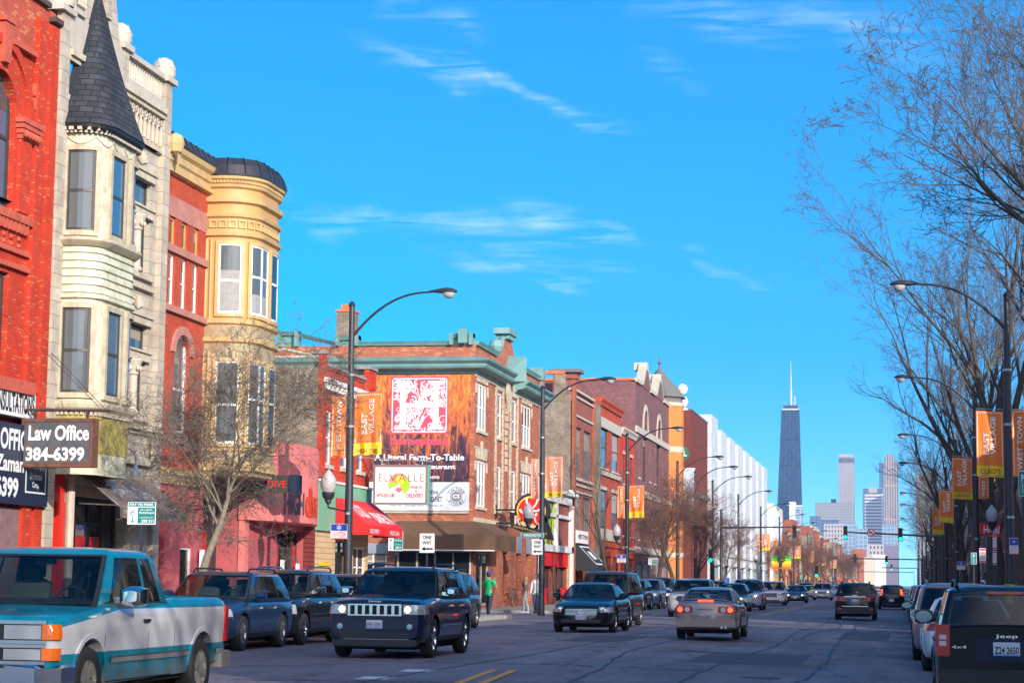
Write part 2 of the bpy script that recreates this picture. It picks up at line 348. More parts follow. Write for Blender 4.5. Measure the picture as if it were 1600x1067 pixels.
def window(par, F, u0, u1, z0, z1, mf=None, mp=None, ins=.16, fw=.07, rails=(.5,), mulls=(), d=0, sill=None, lintel=None, name='window', split=None):
    mf = mf or m_white; mp = mp or m_glass
    b = MB(F); a = d - ins; t = a + .07
    b.box(u0, u0 + fw, a, t, z0, z1); b.box(u1 - fw, u1, a, t, z0, z1)
    b.box(u0 + fw, u1 - fw, a, t, z0, z0 + fw); b.box(u0 + fw, u1 - fw, a, t, z1 - fw, z1)
    xs = [u0 + fw] + [u0 + (u1 - u0) * q for q in mulls] + [u1 - fw]
    for q in mulls: b.box(u0 + (u1 - u0) * q - fw * .5, u0 + (u1 - u0) * q + fw * .5, a, t + .004, z0 + fw, z1 - fw)
    for q in rails: b.box(u0 + fw, u1 - fw, a, t - .01, z0 + (z1 - z0) * q - fw * .4, z0 + (z1 - z0) * q + fw * .4)
    o = b.build(name, mf, par)
    g = MB(F); g.quad((u0, a + .025, z0), (u1, a + .025, z0), (u1, a + .025, z1), (u0, a + .025, z1)); g.build('pane', mp, o, recalc=False)
    if mf in (m_white, m_dark, m_whites, m_greyf, m_yellow) and name == 'window' and WR.random() < .5:
        q = z1 - (z1 - z0) * WR.choice((.25, .4, .5, .7)); g = MB(F); g.quad((u0 + fw, a + .029, q), (u1 - fw, a + .029, q), (u1 - fw, a + .029, z1 - fw), (u0 + fw, a + .029, z1 - fw)); g.build('blind', WR.choice((m_curtain, m_blind, m_drape)), o, recalc=False)
    if sill: s = MB(F); s.box(u0 - .08, u1 + .08, d - ins, d + .09, z0 - .14, z0 - .002); s.build('sill', sill, o)
    if lintel: s = MB(F); s.box(u0 - .12, u1 + .12, d - .02, d + .04, z1 + .002, z1 + .24); s.build('lintel', lintel, o)
    return o
def shell(F, u0, u1, z1, depth, m, parent, d0=-.29, z0=0, name='side_wall', roofm=None, par=.5):
    b = MB(F); e = .004
    b.quad((u0 + e, d0, z0), (u0 + e, d0 - depth, z0), (u0 + e, d0 - depth, z1), (u0 + e, d0, z1))
    b.quad((u1 - e, d0, z0), (u1 - e, d0 - depth, z0), (u1 - e, d0 - depth, z1), (u1 - e, d0, z1))
    b.quad((u0, d0 - depth, z0), (u1, d0 - depth, z0), (u1, d0 - depth, z1), (u0, d0 - depth, z1))
    b.quad((u0 + e, 0, z0), (u0 + e, d0, z0), (u0 + e, d0, z1), (u0 + e, 0, z1)); b.quad((u1 - e, 0, z0), (u1 - e, d0, z0), (u1 - e, d0, z1), (u1 - e, 0, z1))
    b.build(name, m, parent, recalc=False)
    r = MB(F); r.quad((u0, -.02, z1 - par), (u1, -.02, z1 - par), (u1, d0 - depth, z1 - par), (u0, d0 - depth, z1 - par)); r.build('roof', roofm or m_roof, parent, recalc=False)
def cornice(F, u0, u1, z, prof, m, parent, name='cornice', dent=None):
    b = MB(F); b.prof([(d, z + h) for d, h in prof], u0, u1)
    if dent:
        w, dd, za, zb = dent; k = int((u1 - u0) / (w * 2))
        for i in range(k): b.box(u0 + (i + .25) * (u1 - u0) / k, u0 + (i + .75) * (u1 - u0) / k, 0, dd, z + za, z + zb)
    return b.build(name, m, parent)
# ================================================================== THE SETTING: ground, road, pavements
def PW(x0, x1, yt, yb, X=-20.5):
    u0, zt = P(x0, yt, X); u1 = P(x1, yt, X)[0]; zb = P(x0, yb, X)[1]
    return u0, u1, zb, zt
def asphalt():
    m = mat('asphalt', (.075, .075, .082), .82)
    t = m.node_tree; L = t.links.new; p = t.nodes['Principled BSDF']
    g = N(t, 'ShaderNodeNewGeometry').outputs['Position']
    def nz(s, d, r, mp=None):
        n = N(t, 'ShaderNodeTexNoise'); n.inputs['Scale'].default_value = s; n.inputs['Detail'].default_value = d; n.inputs['Roughness'].default_value = r
        if mp:
            q = N(t, 'ShaderNodeMapping'); q.inputs['Scale'].default_value = mp; L(g, q.inputs[0]); L(q.outputs[0], n.inputs[0])
        else: L(g, n.inputs[0])
        return n.outputs[0]
    def mr(o, a, b, c, d):
        n = N(t, 'ShaderNodeMapRange'); n.inputs[1].default_value = a; n.inputs[2].default_value = b; n.inputs[3].default_value = c; n.inputs[4].default_value = d; L(o, n.inputs[0]); return n.outputs[0]
    def mul(a, b):
        n = N(t, 'ShaderNodeMixRGB', blend_type='MULTIPLY'); n.inputs[0].default_value = 1; L(a, n.inputs[1]); L(b, n.inputs[2]); return n.outputs[0]
    base = N(t, 'ShaderNodeMixRGB'); base.inputs[1].default_value = (.135, .118, .135, 1); base.inputs[2].default_value = (.23, .20, .22, 1)
    L(mr(nz(.16, 6, .6, (1, .35, 1)), .4, .66, 0, 1), base.inputs[0])
    c = mul(base.outputs[0], mr(nz(9, 6, .75), .3, .7, .72, 1.3))
    c = mul(c, mr(nz(.9, 5, .7, (1.6, .10, 1)), .35, .6, .78, 1.1))     # wheel tracks and oil along the lanes
    # crack network
    q = N(t, 'ShaderNodeMapping'); q.inputs['Scale'].default_value = (.34, .085, 1); 
    wn = N(t, 'ShaderNodeTexNoise'); wn.inputs['Scale'].default_value = 1.3; wn.inputs['Detail'].default_value = 5; L(g, wn.inputs[0])
    ad = N(t, 'ShaderNodeMixRGB', blend_type='ADD'); ad.inputs[0].default_value = 1.6; L(g, ad.inputs[1]); L(wn.outputs['Color'], ad.inputs[2]); L(ad.outputs[0], q.inputs[0])
    v = N(t, 'ShaderNodeTexVoronoi', feature='DISTANCE_TO_EDGE'); v.inputs['Scale'].default_value = 1; L(q.outputs[0], v.inputs[0])
    c = mul(c, mr(v.outputs['Distance'], .006, .028, .6, 1))
    L(c, p.inputs['Base Color'])
    b = N(t, 'ShaderNodeBump'); b.inputs['Strength'].default_value = .5; b.inputs['Distance'].default_value = .01; L(nz(60, 4, .7), b.inputs['Height']); L(b.outputs[0], p.inputs['Normal'])
    L(mr(nz(.5, 4, .6), .3, .7, .62, .9), p.inputs['Roughness'])
    return m
m_asph = asphalt()
m_walk = tiles('concrete_slabs', (.36, .33, .29), (.31, .29, .25), (.13, .12, .11), bw=1.5, bh=1.5, ms=.02, var=.22, blotch=(.26, .24, .22), shift=0, rough=.9)
m_walk.node_tree  # slabs: the second coordinate is height on walls, so pavement gets its own noise only
m_kerb = mat('kerb_concrete', (.34, .32, .29), .9, var=.2, vs=2)
m_pave = mat('pavement_concrete', (.33, .30, .27), .9, var=.16, vs=.8, bump=.2, dirt=(.2, .18, .16), dsc=.9)
def road_z(x): return 0.0 if x < -6.5 else -(x + 6.5) * .022
g = MB(); g.quad((-9000, -3000, -1.0), (9000, -3000, -1.0), (9000, 20000, -1.0), (-9000, 20000, -1.0))
tag(g.build('ground', mat('far_ground', (.12, .11, .10), .95, var=.3, vs=.01), recalc=False), kind='structure')
g = MB(); xs = [-15.4, -12, -9, -6.5, -4, -2, 0, 2.3]; ys = [-80, 0, 20, 40, 60, 79.5, 99.3, 140, 180, 260, 500, 1000, 2500, 5000]
for i in range(len(xs) - 1):
    for j in range(len(ys) - 1):
        a, b_, c, d = xs[i], xs[i + 1], ys[j], ys[j + 1]
        g.quad((a, c, road_z(a)), (b_, c, road_z(b_)), (b_, d, road_z(b_)), (a, d, road_z(a)))
for a, c in ((82.6, 96.4), (170, 186), (1010, 1030)): g.quad((-140, a, 0), (-15.4, a, 0), (-15.4, c, 0), (-140, c, 0))
g.quad((2.3, 58, -.2), (60, 58, -.2), (60, 69, -.2), (2.3, 69, -.2))
tag(g.build('road', m_asph, recalc=False), kind='structure')
for (a, c) in ((-80, 82.6), (96.4, 170), (186, 1010), (1030, 5000)):
    b = MB(); b.box(-21, -15.62, a, c, -.3, .15); tag(b.build('pavement', m_pave), kind='structure')
    b = MB(); b.box(-15.615, -15.4, a, c, -.3, .152); tag(b.build('kerb', m_kerb), kind='structure')
for (a, c) in ((-80, 58), (69, 5000)):
    b = MB(); b.box(2.52, 8.6, a, c, -.5, -.05); tag(b.build('pavement', m_pave), kind='structure')
    b = MB(); b.box(2.3, 2.515, a, c, -.5, -.048); tag(b.build('kerb', m_kerb), kind='structure')
m_yel = mat('worn_yellow_paint', (.62, .30, .03), .7, var=.3, vs=6, dirt=(.2, .13, .05), dsc=5)
m_wp = mat('worn_white_paint', (.62, .62, .62), .7, var=.3, vs=6, dirt=(.15, .15, .16), dsc=4)
mk = MB(); mk.m = 0
for o in (0, .34):
    mk.quad((-5.75 + o, 22, .004), (-5.62 + o, 22, .004 - .02 * 0), (-6.66 + o, 34.6, .004), (-6.80 + o, 34.6, .004))
for o in (0, .3):
    mk.quad((-6.9 + o, 205, .004), (-6.78 + o, 205, .004), (-6.78 + o, 900, .004), (-6.9 + o, 900, .004))
    mk.quad((-6.9 + o, 101, .004), (-6.78 + o, 101, .004), (-6.78 + o, 164, .004), (-6.9 + o, 164, .004))
tag(mk.build('yellow_lines', m_yel, recalc=False), kind='structure')
mk = MB()
for y in (30.4, 33.2): mk.quad((-8.05, y, .004), (-7.55, y, .004), (-7.6, y + .9, .004), (-8.1, y + .9, .004))
for k in range(60): y = 102 + k * 9; mk.quad((-3.1, y, road_z(-3.1) + .004), (-2.98, y, road_z(-2.98) + .004), (-2.98, y + 3, road_z(-2.98) + .004), (-3.1, y + 3, road_z(-3.1) + .004))
for y in (166.5, 189): mk.quad((-15, y, .005), (-6.6, y, .005), (-6.6, y + .5, .005), (-15, y + .5, .005))
tag(mk.build('white_road_markings', m_wp, recalc=False), kind='structure')
# tar seams snaking along and across the road
sm = MB(); rnd = random.Random(3); runs = []
for x0, sl, ya, am in ((-5.2, -.028, 18, .25), (-3.4, .004, 16, .12), (-1.6, -.004, 30, .08), (-7.6, .006, 24, .1), (-2.6, 0, 60, .3)):
    runs.append([(x0 + sl * (y - 30) + rnd.uniform(-.06, .06) + am * math.sin(y * .21 + x0), y) for y in [ya + q * 1.1 for q in range(90)]])
for y0 in (24, 29.5, 37, 48, 57, 70, 88):
    a = rnd.uniform(-13, -4); runs.append([(a + q * .5, y0 + rnd.uniform(-.12, .12) + .4 * math.sin(q * .2)) for q in range(rnd.randint(8, 22))])
for pts in runs:
  for i in range(len(pts) - 1):
    w = rnd.uniform(.015, .045); (a, b_), (c, d) = pts[i], pts[i + 1]
    if len(pts) < 60: sm.quad((a, b_ - w * 1.6, .007 + road_z(a)), (c, d - w * 1.6, .007 + road_z(c)), (c, d + w * 1.6, .007 + road_z(c)), (a, b_ + w * 1.6, .007 + road_z(a))); continue
    sm.quad((a - w, b_, .006 + road_z(a)), (a + w, b_, .006 + road_z(a)), (c + w, d, .006 + road_z(c)), (c - w, d, .006 + road_z(c)))
tag(sm.build('road_seam', mat('tar', (.02, .02, .022), .6, var=.4, vs=8), recalc=False), kind='structure')

# ================================================================== BUILDINGS, NEAR LEFT
F = FL(-20.5)
def rrect(u0, u1, p, r, n=8):                         # outline of a rounded bay, (u,d) with outward normals
    o = [(u0, -.05, -1, 0)]
    if p - r > .05: o.append((u0, p - r, -1, 0))
    for k in range(n + 1):
        a = PI - PI / 2 * k / n; o.append((u0 + r + r * math.cos(a), p - r + r * math.sin(a), math.cos(a), math.sin(a)))
    m = int((u1 - u0 - 2 * r) / .35)
    for k in range(1, m): o.append((u0 + r + (u1 - u0 - 2 * r) * k / m, p, 0, 1))
    for k in range(n + 1):
        a = PI / 2 - PI / 2 * k / n; o.append((u1 - r + r * math.cos(a), p - r + r * math.sin(a), math.cos(a), math.sin(a)))
    o.append((u1, -.05, 1, 0)); return o
def sweep(mb, out, levels, cap=True):
    n = len(out); pts = []; fs = []
    for off, z in levels:
        for (u, d, nu, nd) in out: pts.append((u + nu * off, d + nd * off, z))
    for i in range(len(levels) - 1):
        for k in range(n - 1): fs.append((i * n + k, i * n + k + 1, (i + 1) * n + k + 1, (i + 1) * n + k))
    if cap: fs.append(tuple(range(n))); fs.append(tuple(range((len(levels) - 1) * n, len(levels) * n)))
    mb.add(pts, fs)
def on_out(out, s0, s1, n=7):                        # points along the outline between two arc-length fractions
    L = [0]
    for i in range(1, len(out)): L.append(L[-1] + math.hypot(out[i][0] - out[i - 1][0], out[i][1] - out[i - 1][1]))
    T = L[-1]; res = []
    for k in range(n + 1):
        s = (s0 + (s1 - s0) * k / n)
        for i in range(1, len(out)):
            if L[i] >= s or i == len(out) - 1:
                f = (s - L[i - 1]) / max(1e-6, L[i] - L[i - 1]); a = out[i - 1]; b = out[i]
                res.append(tuple(a[j] + (b[j] - a[j]) * f for j in range(4))); break
    return res
def bay_window(par, F, out, s0, s1, z0, z1, mf, mp, fw=.09, rail=.5, cas=.07, mull=None, curtain=None):
    def band(mb, a, b, za, zb, o0, o1):
        seg = on_out(out, a, b, 5); k = len(seg); pts = []
        for (u, d, nu, nd) in seg:
            for o, z in ((o0, za), (o1, za), (o1, zb), (o0, zb)): pts.append((u + nu * o, d + nd * o, z))
        fs = []
        for i in range(k - 1):
            for j in range(4): fs.append((i * 4 + j, i * 4 + (j + 1) % 4, (i + 1) * 4 + (j + 1) % 4, (i + 1) * 4 + j))
        fs += [(0, 1, 2, 3), (4 * k - 4, 4 * k - 3, 4 * k - 2, 4 * k - 1)]
        mb.add(pts, fs)
    b = MB(F)
    band(b, s0 - fw, s0, z0 - fw, z1 + fw, -.02, cas); band(b, s1, s1 + fw, z0 - fw, z1 + fw, -.02, cas)
    band(b, s0, s1, z1, z1 + fw, -.02, cas - .004); band(b, s0, s1, z0 - fw, z0, -.02, cas - .004)
    w = b.build('window', mf[0], par)
    b = MB(F); q = .05
    band(b, s0, s0 + q, z0, z1, -.02, .035); band(b, s1 - q, s1, z0, z1, -.02, .035)
    band(b, s0 + q, s1 - q, z0, z0 + q * 1.4, -.02, .033); band(b, s0 + q, s1 - q, z1 - q, z1, -.02, .033)
    zr = z0 + (z1 - z0) * rail; band(b, s0 + q, s1 - q, zr - .035, zr + .035, -.02, .032)
    if mull: sm_ = (s0 + s1) / 2; band(b, sm_ - mull / 2, sm_ + mull / 2, z0 + q * 1.4, z1 - q, -.02, .034)
    b.build('sash', mf[1], w)
    b = MB(F); band(b, s0, s1, z0, z1, .0, .012); b.build('pane', mp, w)
    if curtain: b = MB(F); band(b, s0 + q, s1 - q, z0 + .08, z0 + (z1 - z0) * curtain, .013, .017); b.build('curtain', m_curtain, w)
    return w

# ---- red romanesque block at the left edge
B = thing('brick_building', 'red painted romanesque brick block with an arched window at the far left edge', 'building', (-20.5, 44.1, .15))
ac = 44.3
holes = [(ac - .95, ac + .95, 9.94, 13.15), (ac - .95, ac + .95, 6.07, 8.5), (ac - 2.4, ac - 1.2, .6, 3.0)]
wall(F, 40.9, 47.38, 0, 10.2, [(ac - .95, ac + .95, 6.07, 8.5), (ac - .95, ac + .95, 9.94, 10.2), (ac + .2, ac + 1.55, .5, 2.75)], m_red, B)
wall(F, 40.9, 47.38, 10.2, 13.9, [(ac - .95, ac + .95, 10.2, 13.15)], m_red, B, arch=[(ac - .95, ac + .95, 13.15, .95, 'round')])
wall(F, 40.9, 47.38, 13.9, 15.3, [], m_red_up, B, name='parapet')
shell(F, 40.9, 47.38, 15.3, 14, m_common, B)
b = MB(F)
for (a, c) in ((46.2, 46.72), (46.93, 47.36)): b.box(a, c, .001, .13, .3, 14.9)
b.build('pilaster', m_red, B)
b = MB(F); b.box(40.9, 46.85, -.2, .12, 15.3, 15.42); b.box(46.95, 47.42, -.2, .2, 15.0, 15.12); b.build('coping', m_copingdk, B)
b = MB(F)                                             # moulded arch rings
for r0, r1, d0, d1 in ((.95, 1.12, -.02, .06), (1.12, 1.55, -.02, .03), (1.55, 1.78, -.02, .12)):
    n = 22; pts = []; fs = []
    for k in range(n + 1):
        a = PI * k / n
        for r, d in ((r0, d0), (r0, d1), (r1, d1), (r1, d0)): pts.append((ac + r * math.cos(a), d, 12.2 + r * math.sin(a)))
    for i in range(n):
        for j in range(4): fs.append((i * 4 + j, i * 4 + (j + 1) % 4, i * 4 + 4 + (j + 1) % 4, i * 4 + 4 + j))
    b.add(pts, fs)
for s in (-1, 1): b.box(min(ac + s * 1.12, ac + s * 1.72), max(ac + s * 1.12, ac + s * 1.72), .001, .1, 10, 11.8)
b.build('arch_moulding', m_red, B)
b = MB(F)
for s in (-1, 1):
    for k in range(4): b.box(ac + s * 1.5 - .42 - .05 * k, ac + s * 1.5 + .42 + .05 * k, .001, .14 + .035 * k, 11.75 + k * .12, 11.87 + k * .12)
    for k in range(5): b.lathe((ac + s * 1.5 - .36 + .18 * k, .2, 11.86), [(0, -.1), (.07, -.06), (.09, 0), (.07, .06), (0, .1)], 8)
b.build('capital', m_sred, B)
b = MB(F)
b.prism([(ac - .14, 13.3), (ac + .14, 13.3), (ac + .22, 14.25), (ac - .22, 14.25)], .001, .2)
b.box(ac - .3, ac + .3, .001, .24, 14.25, 14.36)
for s in (-1, 1):
    a, c = sorted((ac + s * .42, ac + s * 1.75)); b.box(a, c, .001, .16, 13.85, 13.97)
for zz in (12.95, 12.6): b.box(ac + 1.85, ac + 1.93, .001, .1, zz, zz + .3)
b.build('keystone', m_sred, B)
b = MB(F)
b.box(ac - 2.9, ac + 1.85, .001, .16, 9.74, 9.94); b.box(ac - 2.9, ac + 1.85, .001, .1, 9.0, 9.12)
for k in range(20): b.box(ac - 2.8 + k * .23, ac - 2.68 + k * .23, .001, .13, 9.5, 9.74)
for k in range(8):
    for j in range(2): b.lathe((ac - 1.6 + k * .42, .02, 9.2 + j * .17), [(0, -.07), (.06, -.03), (.07, .03), (0, .07)], 6)
b.box(ac - 2.9, ac + 2.1, .001, .28, 5.72, 6.02); b.box(ac - 2.9, ac + 1.85, .001, .12, 8.62, 8.74)
b.build('stone_sill', m_sred, B)
for z0, z1, rr in ((9.94, 13.1, .55), (6.07, 8.5, .5)):
    w = window(B, F, ac - .93, ac + .93, z0 + .01, z1, m_dark, m_glassb, ins=.2, fw=.11, rails=(rr,), mulls=(.5,))
b = MB(F); b.box(ac + .9, ac + 2.25, .001, .05, .3, 3.05); b.build('stone_base', mat('mauve_stone', (.22, .13, .14), .9, var=.3, vs=3, bump=.5, bs=5), B)
w = window(B, F, ac + .2, ac + 1.55, .5, 2.75, m_dark, m_shop, ins=.14, rails=(.3, .5, .7), mulls=(.33, .66), fw=.05)
def board(par, F, u0, u1, z0, z1, d0, d1, mface, name='sign_board', medge=None):
    b = MB(F); b.box(u0, u1, d0, d1, z0, z1); return b.build(name, medge or mface, par)
m_navy = mat('navy_sign_paint', (.012, .022, .055), .5, var=.1); m_sw = mat('sign_white', (.78, .79, .80), .5); m_sb = mat('sign_black', (.012, .012, .014), .5)
s = thing('wall_sign', 'white wall sign ending in the word consultations above the navy sign', 'sign', (-20.3, 45.5, 5.1))
board(s, F, 43.9, 46.6, 5.12, 5.83, .14, .2, m_sb); b = MB(F); b.box(43.94, 46.56, .2, .206, 5.16, 5.79); b.build('face', m_sw, s)
text('CONSULTATIONS', F, 43.98, 46.5, 5.24, 5.71, .21, m_sb, s, .03)
s = thing('wall_sign', 'navy law office sign flat on the red building with a boxed list', 'sign', (-20.2, 45.5, 3.1))
board(s, F, 42.2, 47.34, 3.12, 4.98, .16, .26, m_navy)
text('LAW OFFICE', F, 43.2, 46.3, 4.36, 4.86, .264, m_sw, s, .03)
text('Abe Zaman', F, 43.3, 45.9, 3.86, 4.24, .264, m_sw, s, .03); text('384-6399', F, 43.3, 45.62, 3.26, 3.74, .264, m_sw, s, .04)
b = MB(F)
for q in ((46.02, 46.06, 3.45, 4.2), (47.16, 47.2, 3.45, 4.2), (46.02, 47.2, 3.41, 3.45), (46.02, 47.2, 4.2, 4.24)): b.box(q[0], q[1], .26, .268, q[2], q[3])
b.build('boxed_list', m_sw, s)
for i, t_ in enumerate(('Personal Injury', 'Workmans-', 'Comp.')):
    w_ = (.5, .36, .2)[i]; text(t_, F, 46.61 - w_, 46.61 + w_, 3.95 - i * .22, 4.12 - i * .22, .264, m_sw, s, .02)
# projecting law office sign
Fc = FC(46)
s = thing('hanging_sign', 'rusty dark box sign reading Law Office hanging from a long bar', 'sign', (-19.4, 46, 4))
b = MB(Fc); b.box(-20.28, -18.55, -.17, .17, 4.02, 5.12); b.build('sign_box', mat('rusty_sign_metal', (.06, .052, .05), .6, var=.3, vs=3, dirt=(.22, .07, .02), dsc=2.2), s)
b = MB(Fc)
for q in ((-20.3, -18.53, 4.0, 4.09), (-20.3, -18.53, 5.06, 5.14), (-20.3, -20.24, 4.09, 5.06), (-18.59, -18.53, 4.09, 5.06)): b.box(q[0], q[1], -.19, .19, q[2], q[3])
b.build('sign_rim', mat('rust', (.14, .06, .04), .8, var=.4, vs=7), s)
b = MB(Fc); b.box(-20.23, -18.6, .171, .176, 4.1, 5.05); b.build('face', mat('slate_sign_face', (.075, .085, .10), .5, var=.2, vs=4, dirt=(.20, .09, .04), dsc=3.2), s)
text('Law Office', Fc, -20.12, -18.62, 4.62, 4.98, .18, m_sw, s, .03); text('384-6399', Fc, -20.17, -18.72, 4.14, 4.47, .18, m_sw, s, .035)
b = MB(Fc); b.tube([(-20.5, 0, 5.36), (-18.2, 0, 5.33)], .035, 8)
for x in (-20.05, -18.75): b.box(x - .03, x + .03, -.03, .03, 5.1, 5.35)
b.tube([(-20.5, .9, 7.6), (-18.4, 0, 5.35)], .008, 5); b.tube([(-20.5, -1.6, 7.0), (-18.3, 0, 5.35)], .008, 5)
b.tube([(-20.5, .8, 5.4), (-19.0, 0, 5.34)], .008, 5)
b.build('hanging_bar', mat('brown_iron', (.06, .035, .03), .7, var=.3), s)

# ---- cream stone castle front with the witch-hat turret
B = thing('stone_building', 'cream stone castle front with a witch-hat turret over a round bay', 'building', (-20.5, 51.4, .15))
hw = [PW(201, 231, 270, 418), PW(203, 233, 505, 655)]
H1 = [(52.55, 54.35, 9.75, 12.35), (52.6, 54.4, 5.85, 8.35)]
wall(F, 47.42, 55.36, 3.6, 14.0, H1 + [(48.4, 50.9, 9.7, 12.2), (48.4, 50.9, 5.85, 8.15)], m_stone, B)
wall(F, 47.42, 55.36, 0, 3.6, [(47.55, 48.9, .15, 3.55), (49.3, 53.1, .4, 3.5)], m_stone, B, name='ground_floor_wall')
shell(F, 47.42, 55.36, 14.0, 14, m_common, B)
for hh in H1 + [(48.4, 50.9, 9.7, 12.2), (48.4, 50.9, 5.85, 8.15)][2:]: pass
for u0, u1, z0, z1 in H1:
    zs = z0 + (z1 - z0) * .64
    b = MB(F); b.box(u0 - .1, u1 + .1, -.22, .1, zs - .1, zs + .12); b.box(u0 - .14, u1 + .14, -.02, .16, zs + .12, zs + .18)
    b.box(u0 - .1, u1 + .15, -.02, .13, z0 - .16, z0); b.box(u0 - .16, u1 + .16, -.02, .1, z1, z1 + .2); b.box(u0 - .2, u1 + .2, -.02, .16, z1 + .2, z1 + .28)
    b.box(u0 - .2, u1 + .2, -.02, .14, z1 + .95, z1 + 1.05); b.build('window_stonework', m_creamt, B)
    window(B, F, u0, u1, z0, zs - .1, m_dark, m_glassb, ins=.24, rails=(.55,), mulls=(.5,), fw=.1)
    window(B, F, u0, u1, zs + .12, z1, m_dark, m_glassb, ins=.2, rails=(), fw=.08)
    b = MB(F); uc = (u0 + u1) / 2 - .15
    b.lathe((uc, .02, z0), [(.17, 0), (.2, .06), (.13, .14), (.125, zs - z0 - .55), (.17, zs - z0 - .5), (.14, zs - z0 - .45), (.22, zs - z0 - .25), (.26, zs - z0 - .14), (.24, zs - z0 - .1)], 14)
    for k in range(6):
        a = k * PI / 3; b.lathe((uc + .2 * math.cos(a), .02 + .2 * math.sin(a), zs - .38), [(0, -.07), (.06, 0), (.05, .08), (0, .12)], 6)
    b.build('column', m_whites, B, smooth=True)
    b = MB(F)                                         # carved spray over the window
    for k in range(7): a = R(20 + 23.3 * k); b.tube([(uc + .15, .03, z1 + .42), (uc + .15 + .42 * math.cos(a), .05, z1 + .45 + .32 * math.sin(a))], [.03, .045], 5)
    b.build('carving', m_creamt, B)
b = MB(F)                                             # the two buttress strips and the frieze
for a, c in ((47.45, 47.95), (54.85, 55.34)): b.box(a, c, .001, .17, .3, 15.4)
b.box(51.5, 51.95, .001, .17, 12.6, 15.5)
b.build('buttress', m_stone, B)
b = MB(F)
for (a, c, z, r) in ((47.3, 48.0, 15.4, .36), (51.45, 52.0, 15.5, .30), (54.8, 55.42, 15.4, .32)):
    b.box(a - .08, c + .08, -.35, .27, z, z + .16)
    b.lathe(((a + c) / 2, -.02, z + .16), [(r * .95, 0), (r * 1.05, .12), (r, .32), (r * .7, .5), (r * .3, .58), (0, .6)], 14)
    for k in range(6): aa = k * PI / 3; b.tube([((a + c) / 2 + r * math.cos(aa), -.02 + r * math.sin(aa), z + .42), ((a + c) / 2 + r * .6 * math.cos(aa + .5), -.02 + r * .6 * math.sin(aa + .5), z + .68)], .04, 5)
b.build('finial', m_whites, B, smooth=True)
b = MB(F); b.box(47.95, 54.85, .001, .12, 13.3, 13.45); b.box(47.95, 54.85, .001, .26, 14.42, 14.58); b.box(47.95, 54.85, .001, .18, 14.3, 14.42); b.build('cornice', m_creamt, B)
b = MB(F); b.box(52.0, 54.85, .001, .05, 13.45, 14.3); b.build('frieze', m_creamt, B)
b = MB(F)
for k in range(9):
    u = 52.15 + k * .32
    b.tube([(u, .09, 13.5), (u, .09, 13.9)], .045, 6)
    n = 8; b.tube([(u + .16 - .16 * math.cos(PI * j / n), .09, 13.9 + .16 * math.sin(PI * j / n)) for j in range(n + 1)], .035, 5)
    b.tube([(u + .08 + .08 * math.cos(2 * PI * j / 8), .09, 14.17 + .08 * math.sin(2 * PI * j / 8)) for j in range(9)], .02, 5)
b.build('arcade', m_whites, B, smooth=True)
b = MB(F)
b.box(52.0, 54.85, -.12, .16, 14.62, 14.82); b.box(52.0, 54.85, -.12, .18, 15.42, 15.56); b.box(48, 51.45, -.12, .16, 14.62, 15.5)
for k in range(15): b.lathe((52.17 + k * .185, .02, 14.82), [(.05, 0), (.06, .06), (.035, .12), (.07, .3), (.035, .5), (.055, .56), (.055, .6)], 8)
b.build('balustrade', m_whites, B, smooth=True)
# raked gable behind the turret
b = MB(F); b.prism([(47.9, 14.6), (51.6, 14.6), (51.1, 16.2), (50.4, 18.2), (50.0, 18.4), (49.2, 17.0), (48.5, 16.4), (48.1, 16.3), (48.0, 15.4)], -.3, .14); b.build('gable', m_stone, B)
b = MB(F); b.box(48.05, 48.75, .14, .24, 15.55, 15.68); b.box(48.15, 48.8, .14, .3, 16.35, 16.48)
for k in range(4): b.lathe((48.3 + k * .14, .2, 15.8), [(.04, 0), (.03, .06), (.055, .25), (.03, .42), (.04, .5)], 7)
b.build('gable_carving', m_whites, B)
out = rrect(48.0, 50.95, 1.02, .6)
b = MB(F); sweep(b, out, [(0, 3.95), (0, 12.55)], cap=False); 
b.build('bay', m_cream, B, smooth=True)
b = MB(F)                                             # curved clapboards and swelling base between the floors
for k in range(6): sweep(b, out, [(.006, 8.42 + k * .2), (.05, 8.44 + k * .2), (.02, 8.6 + k * .2), (.006, 8.61 + k * .2)], cap=False)
sweep(b, out, [(0, 8.28), (.1, 8.3), (.1, 8.4), (0, 8.41)], cap=False)
b.build('clapboards', m_cream, B)
b = MB(F)
sweep(b, out, [(0, 9.58), (.1, 9.6), (.2, 9.68), (.24, 9.72), (.22, 9.8), (0, 9.82)], cap=False)
sweep(b, out, [(0, 5.46), (.12, 5.5), (.2, 5.58), (.22, 5.66), (.2, 5.74), (0, 5.76)], cap=False)
for zz, st in ((9.55, .05), (5.43, .05)):
    pass
b.build('bay_ledge', m_tan, B)
b = MB(F); sweep(b, out, [(-.5, 4.3), (-.28, 4.42), (.02, 4.5), (.05, 5.3), (.07, 5.44)], cap=True); b.build('bay_skirt', mat('mustard_paint', (.42, .36, .10), .7, var=.3, vs=3, dirt=(.3, .2, .1), dsc=2), B, smooth=True)
b = MB(F)
for (u, d, nu, nd) in on_out(out, .15, 4.7, 42): b.box(u + nu * .1 - .03, u + nu * .1 + .03, d + nd * .1 - .03, d + nd * .1 + .03, 5.4, 5.5); b.box(u + nu * .12 - .03, u + nu * .12 + .03, d + nd * .12 - .03, d + nd * .12 + .03, 12.42, 12.54)
for (u, d, nu, nd) in on_out(out, .2, 4.6, 23): b.box(u + nu * .17 - .05, u + nu * .17 + .05, d + nd * .17 - .07, d + nd * .1 + .05, 12.48, 12.56)
b.build('dentils', m_whites, B)
b = MB(F)                                             # swags under the eave
segs = on_out(out, .2, 4.6, 60)
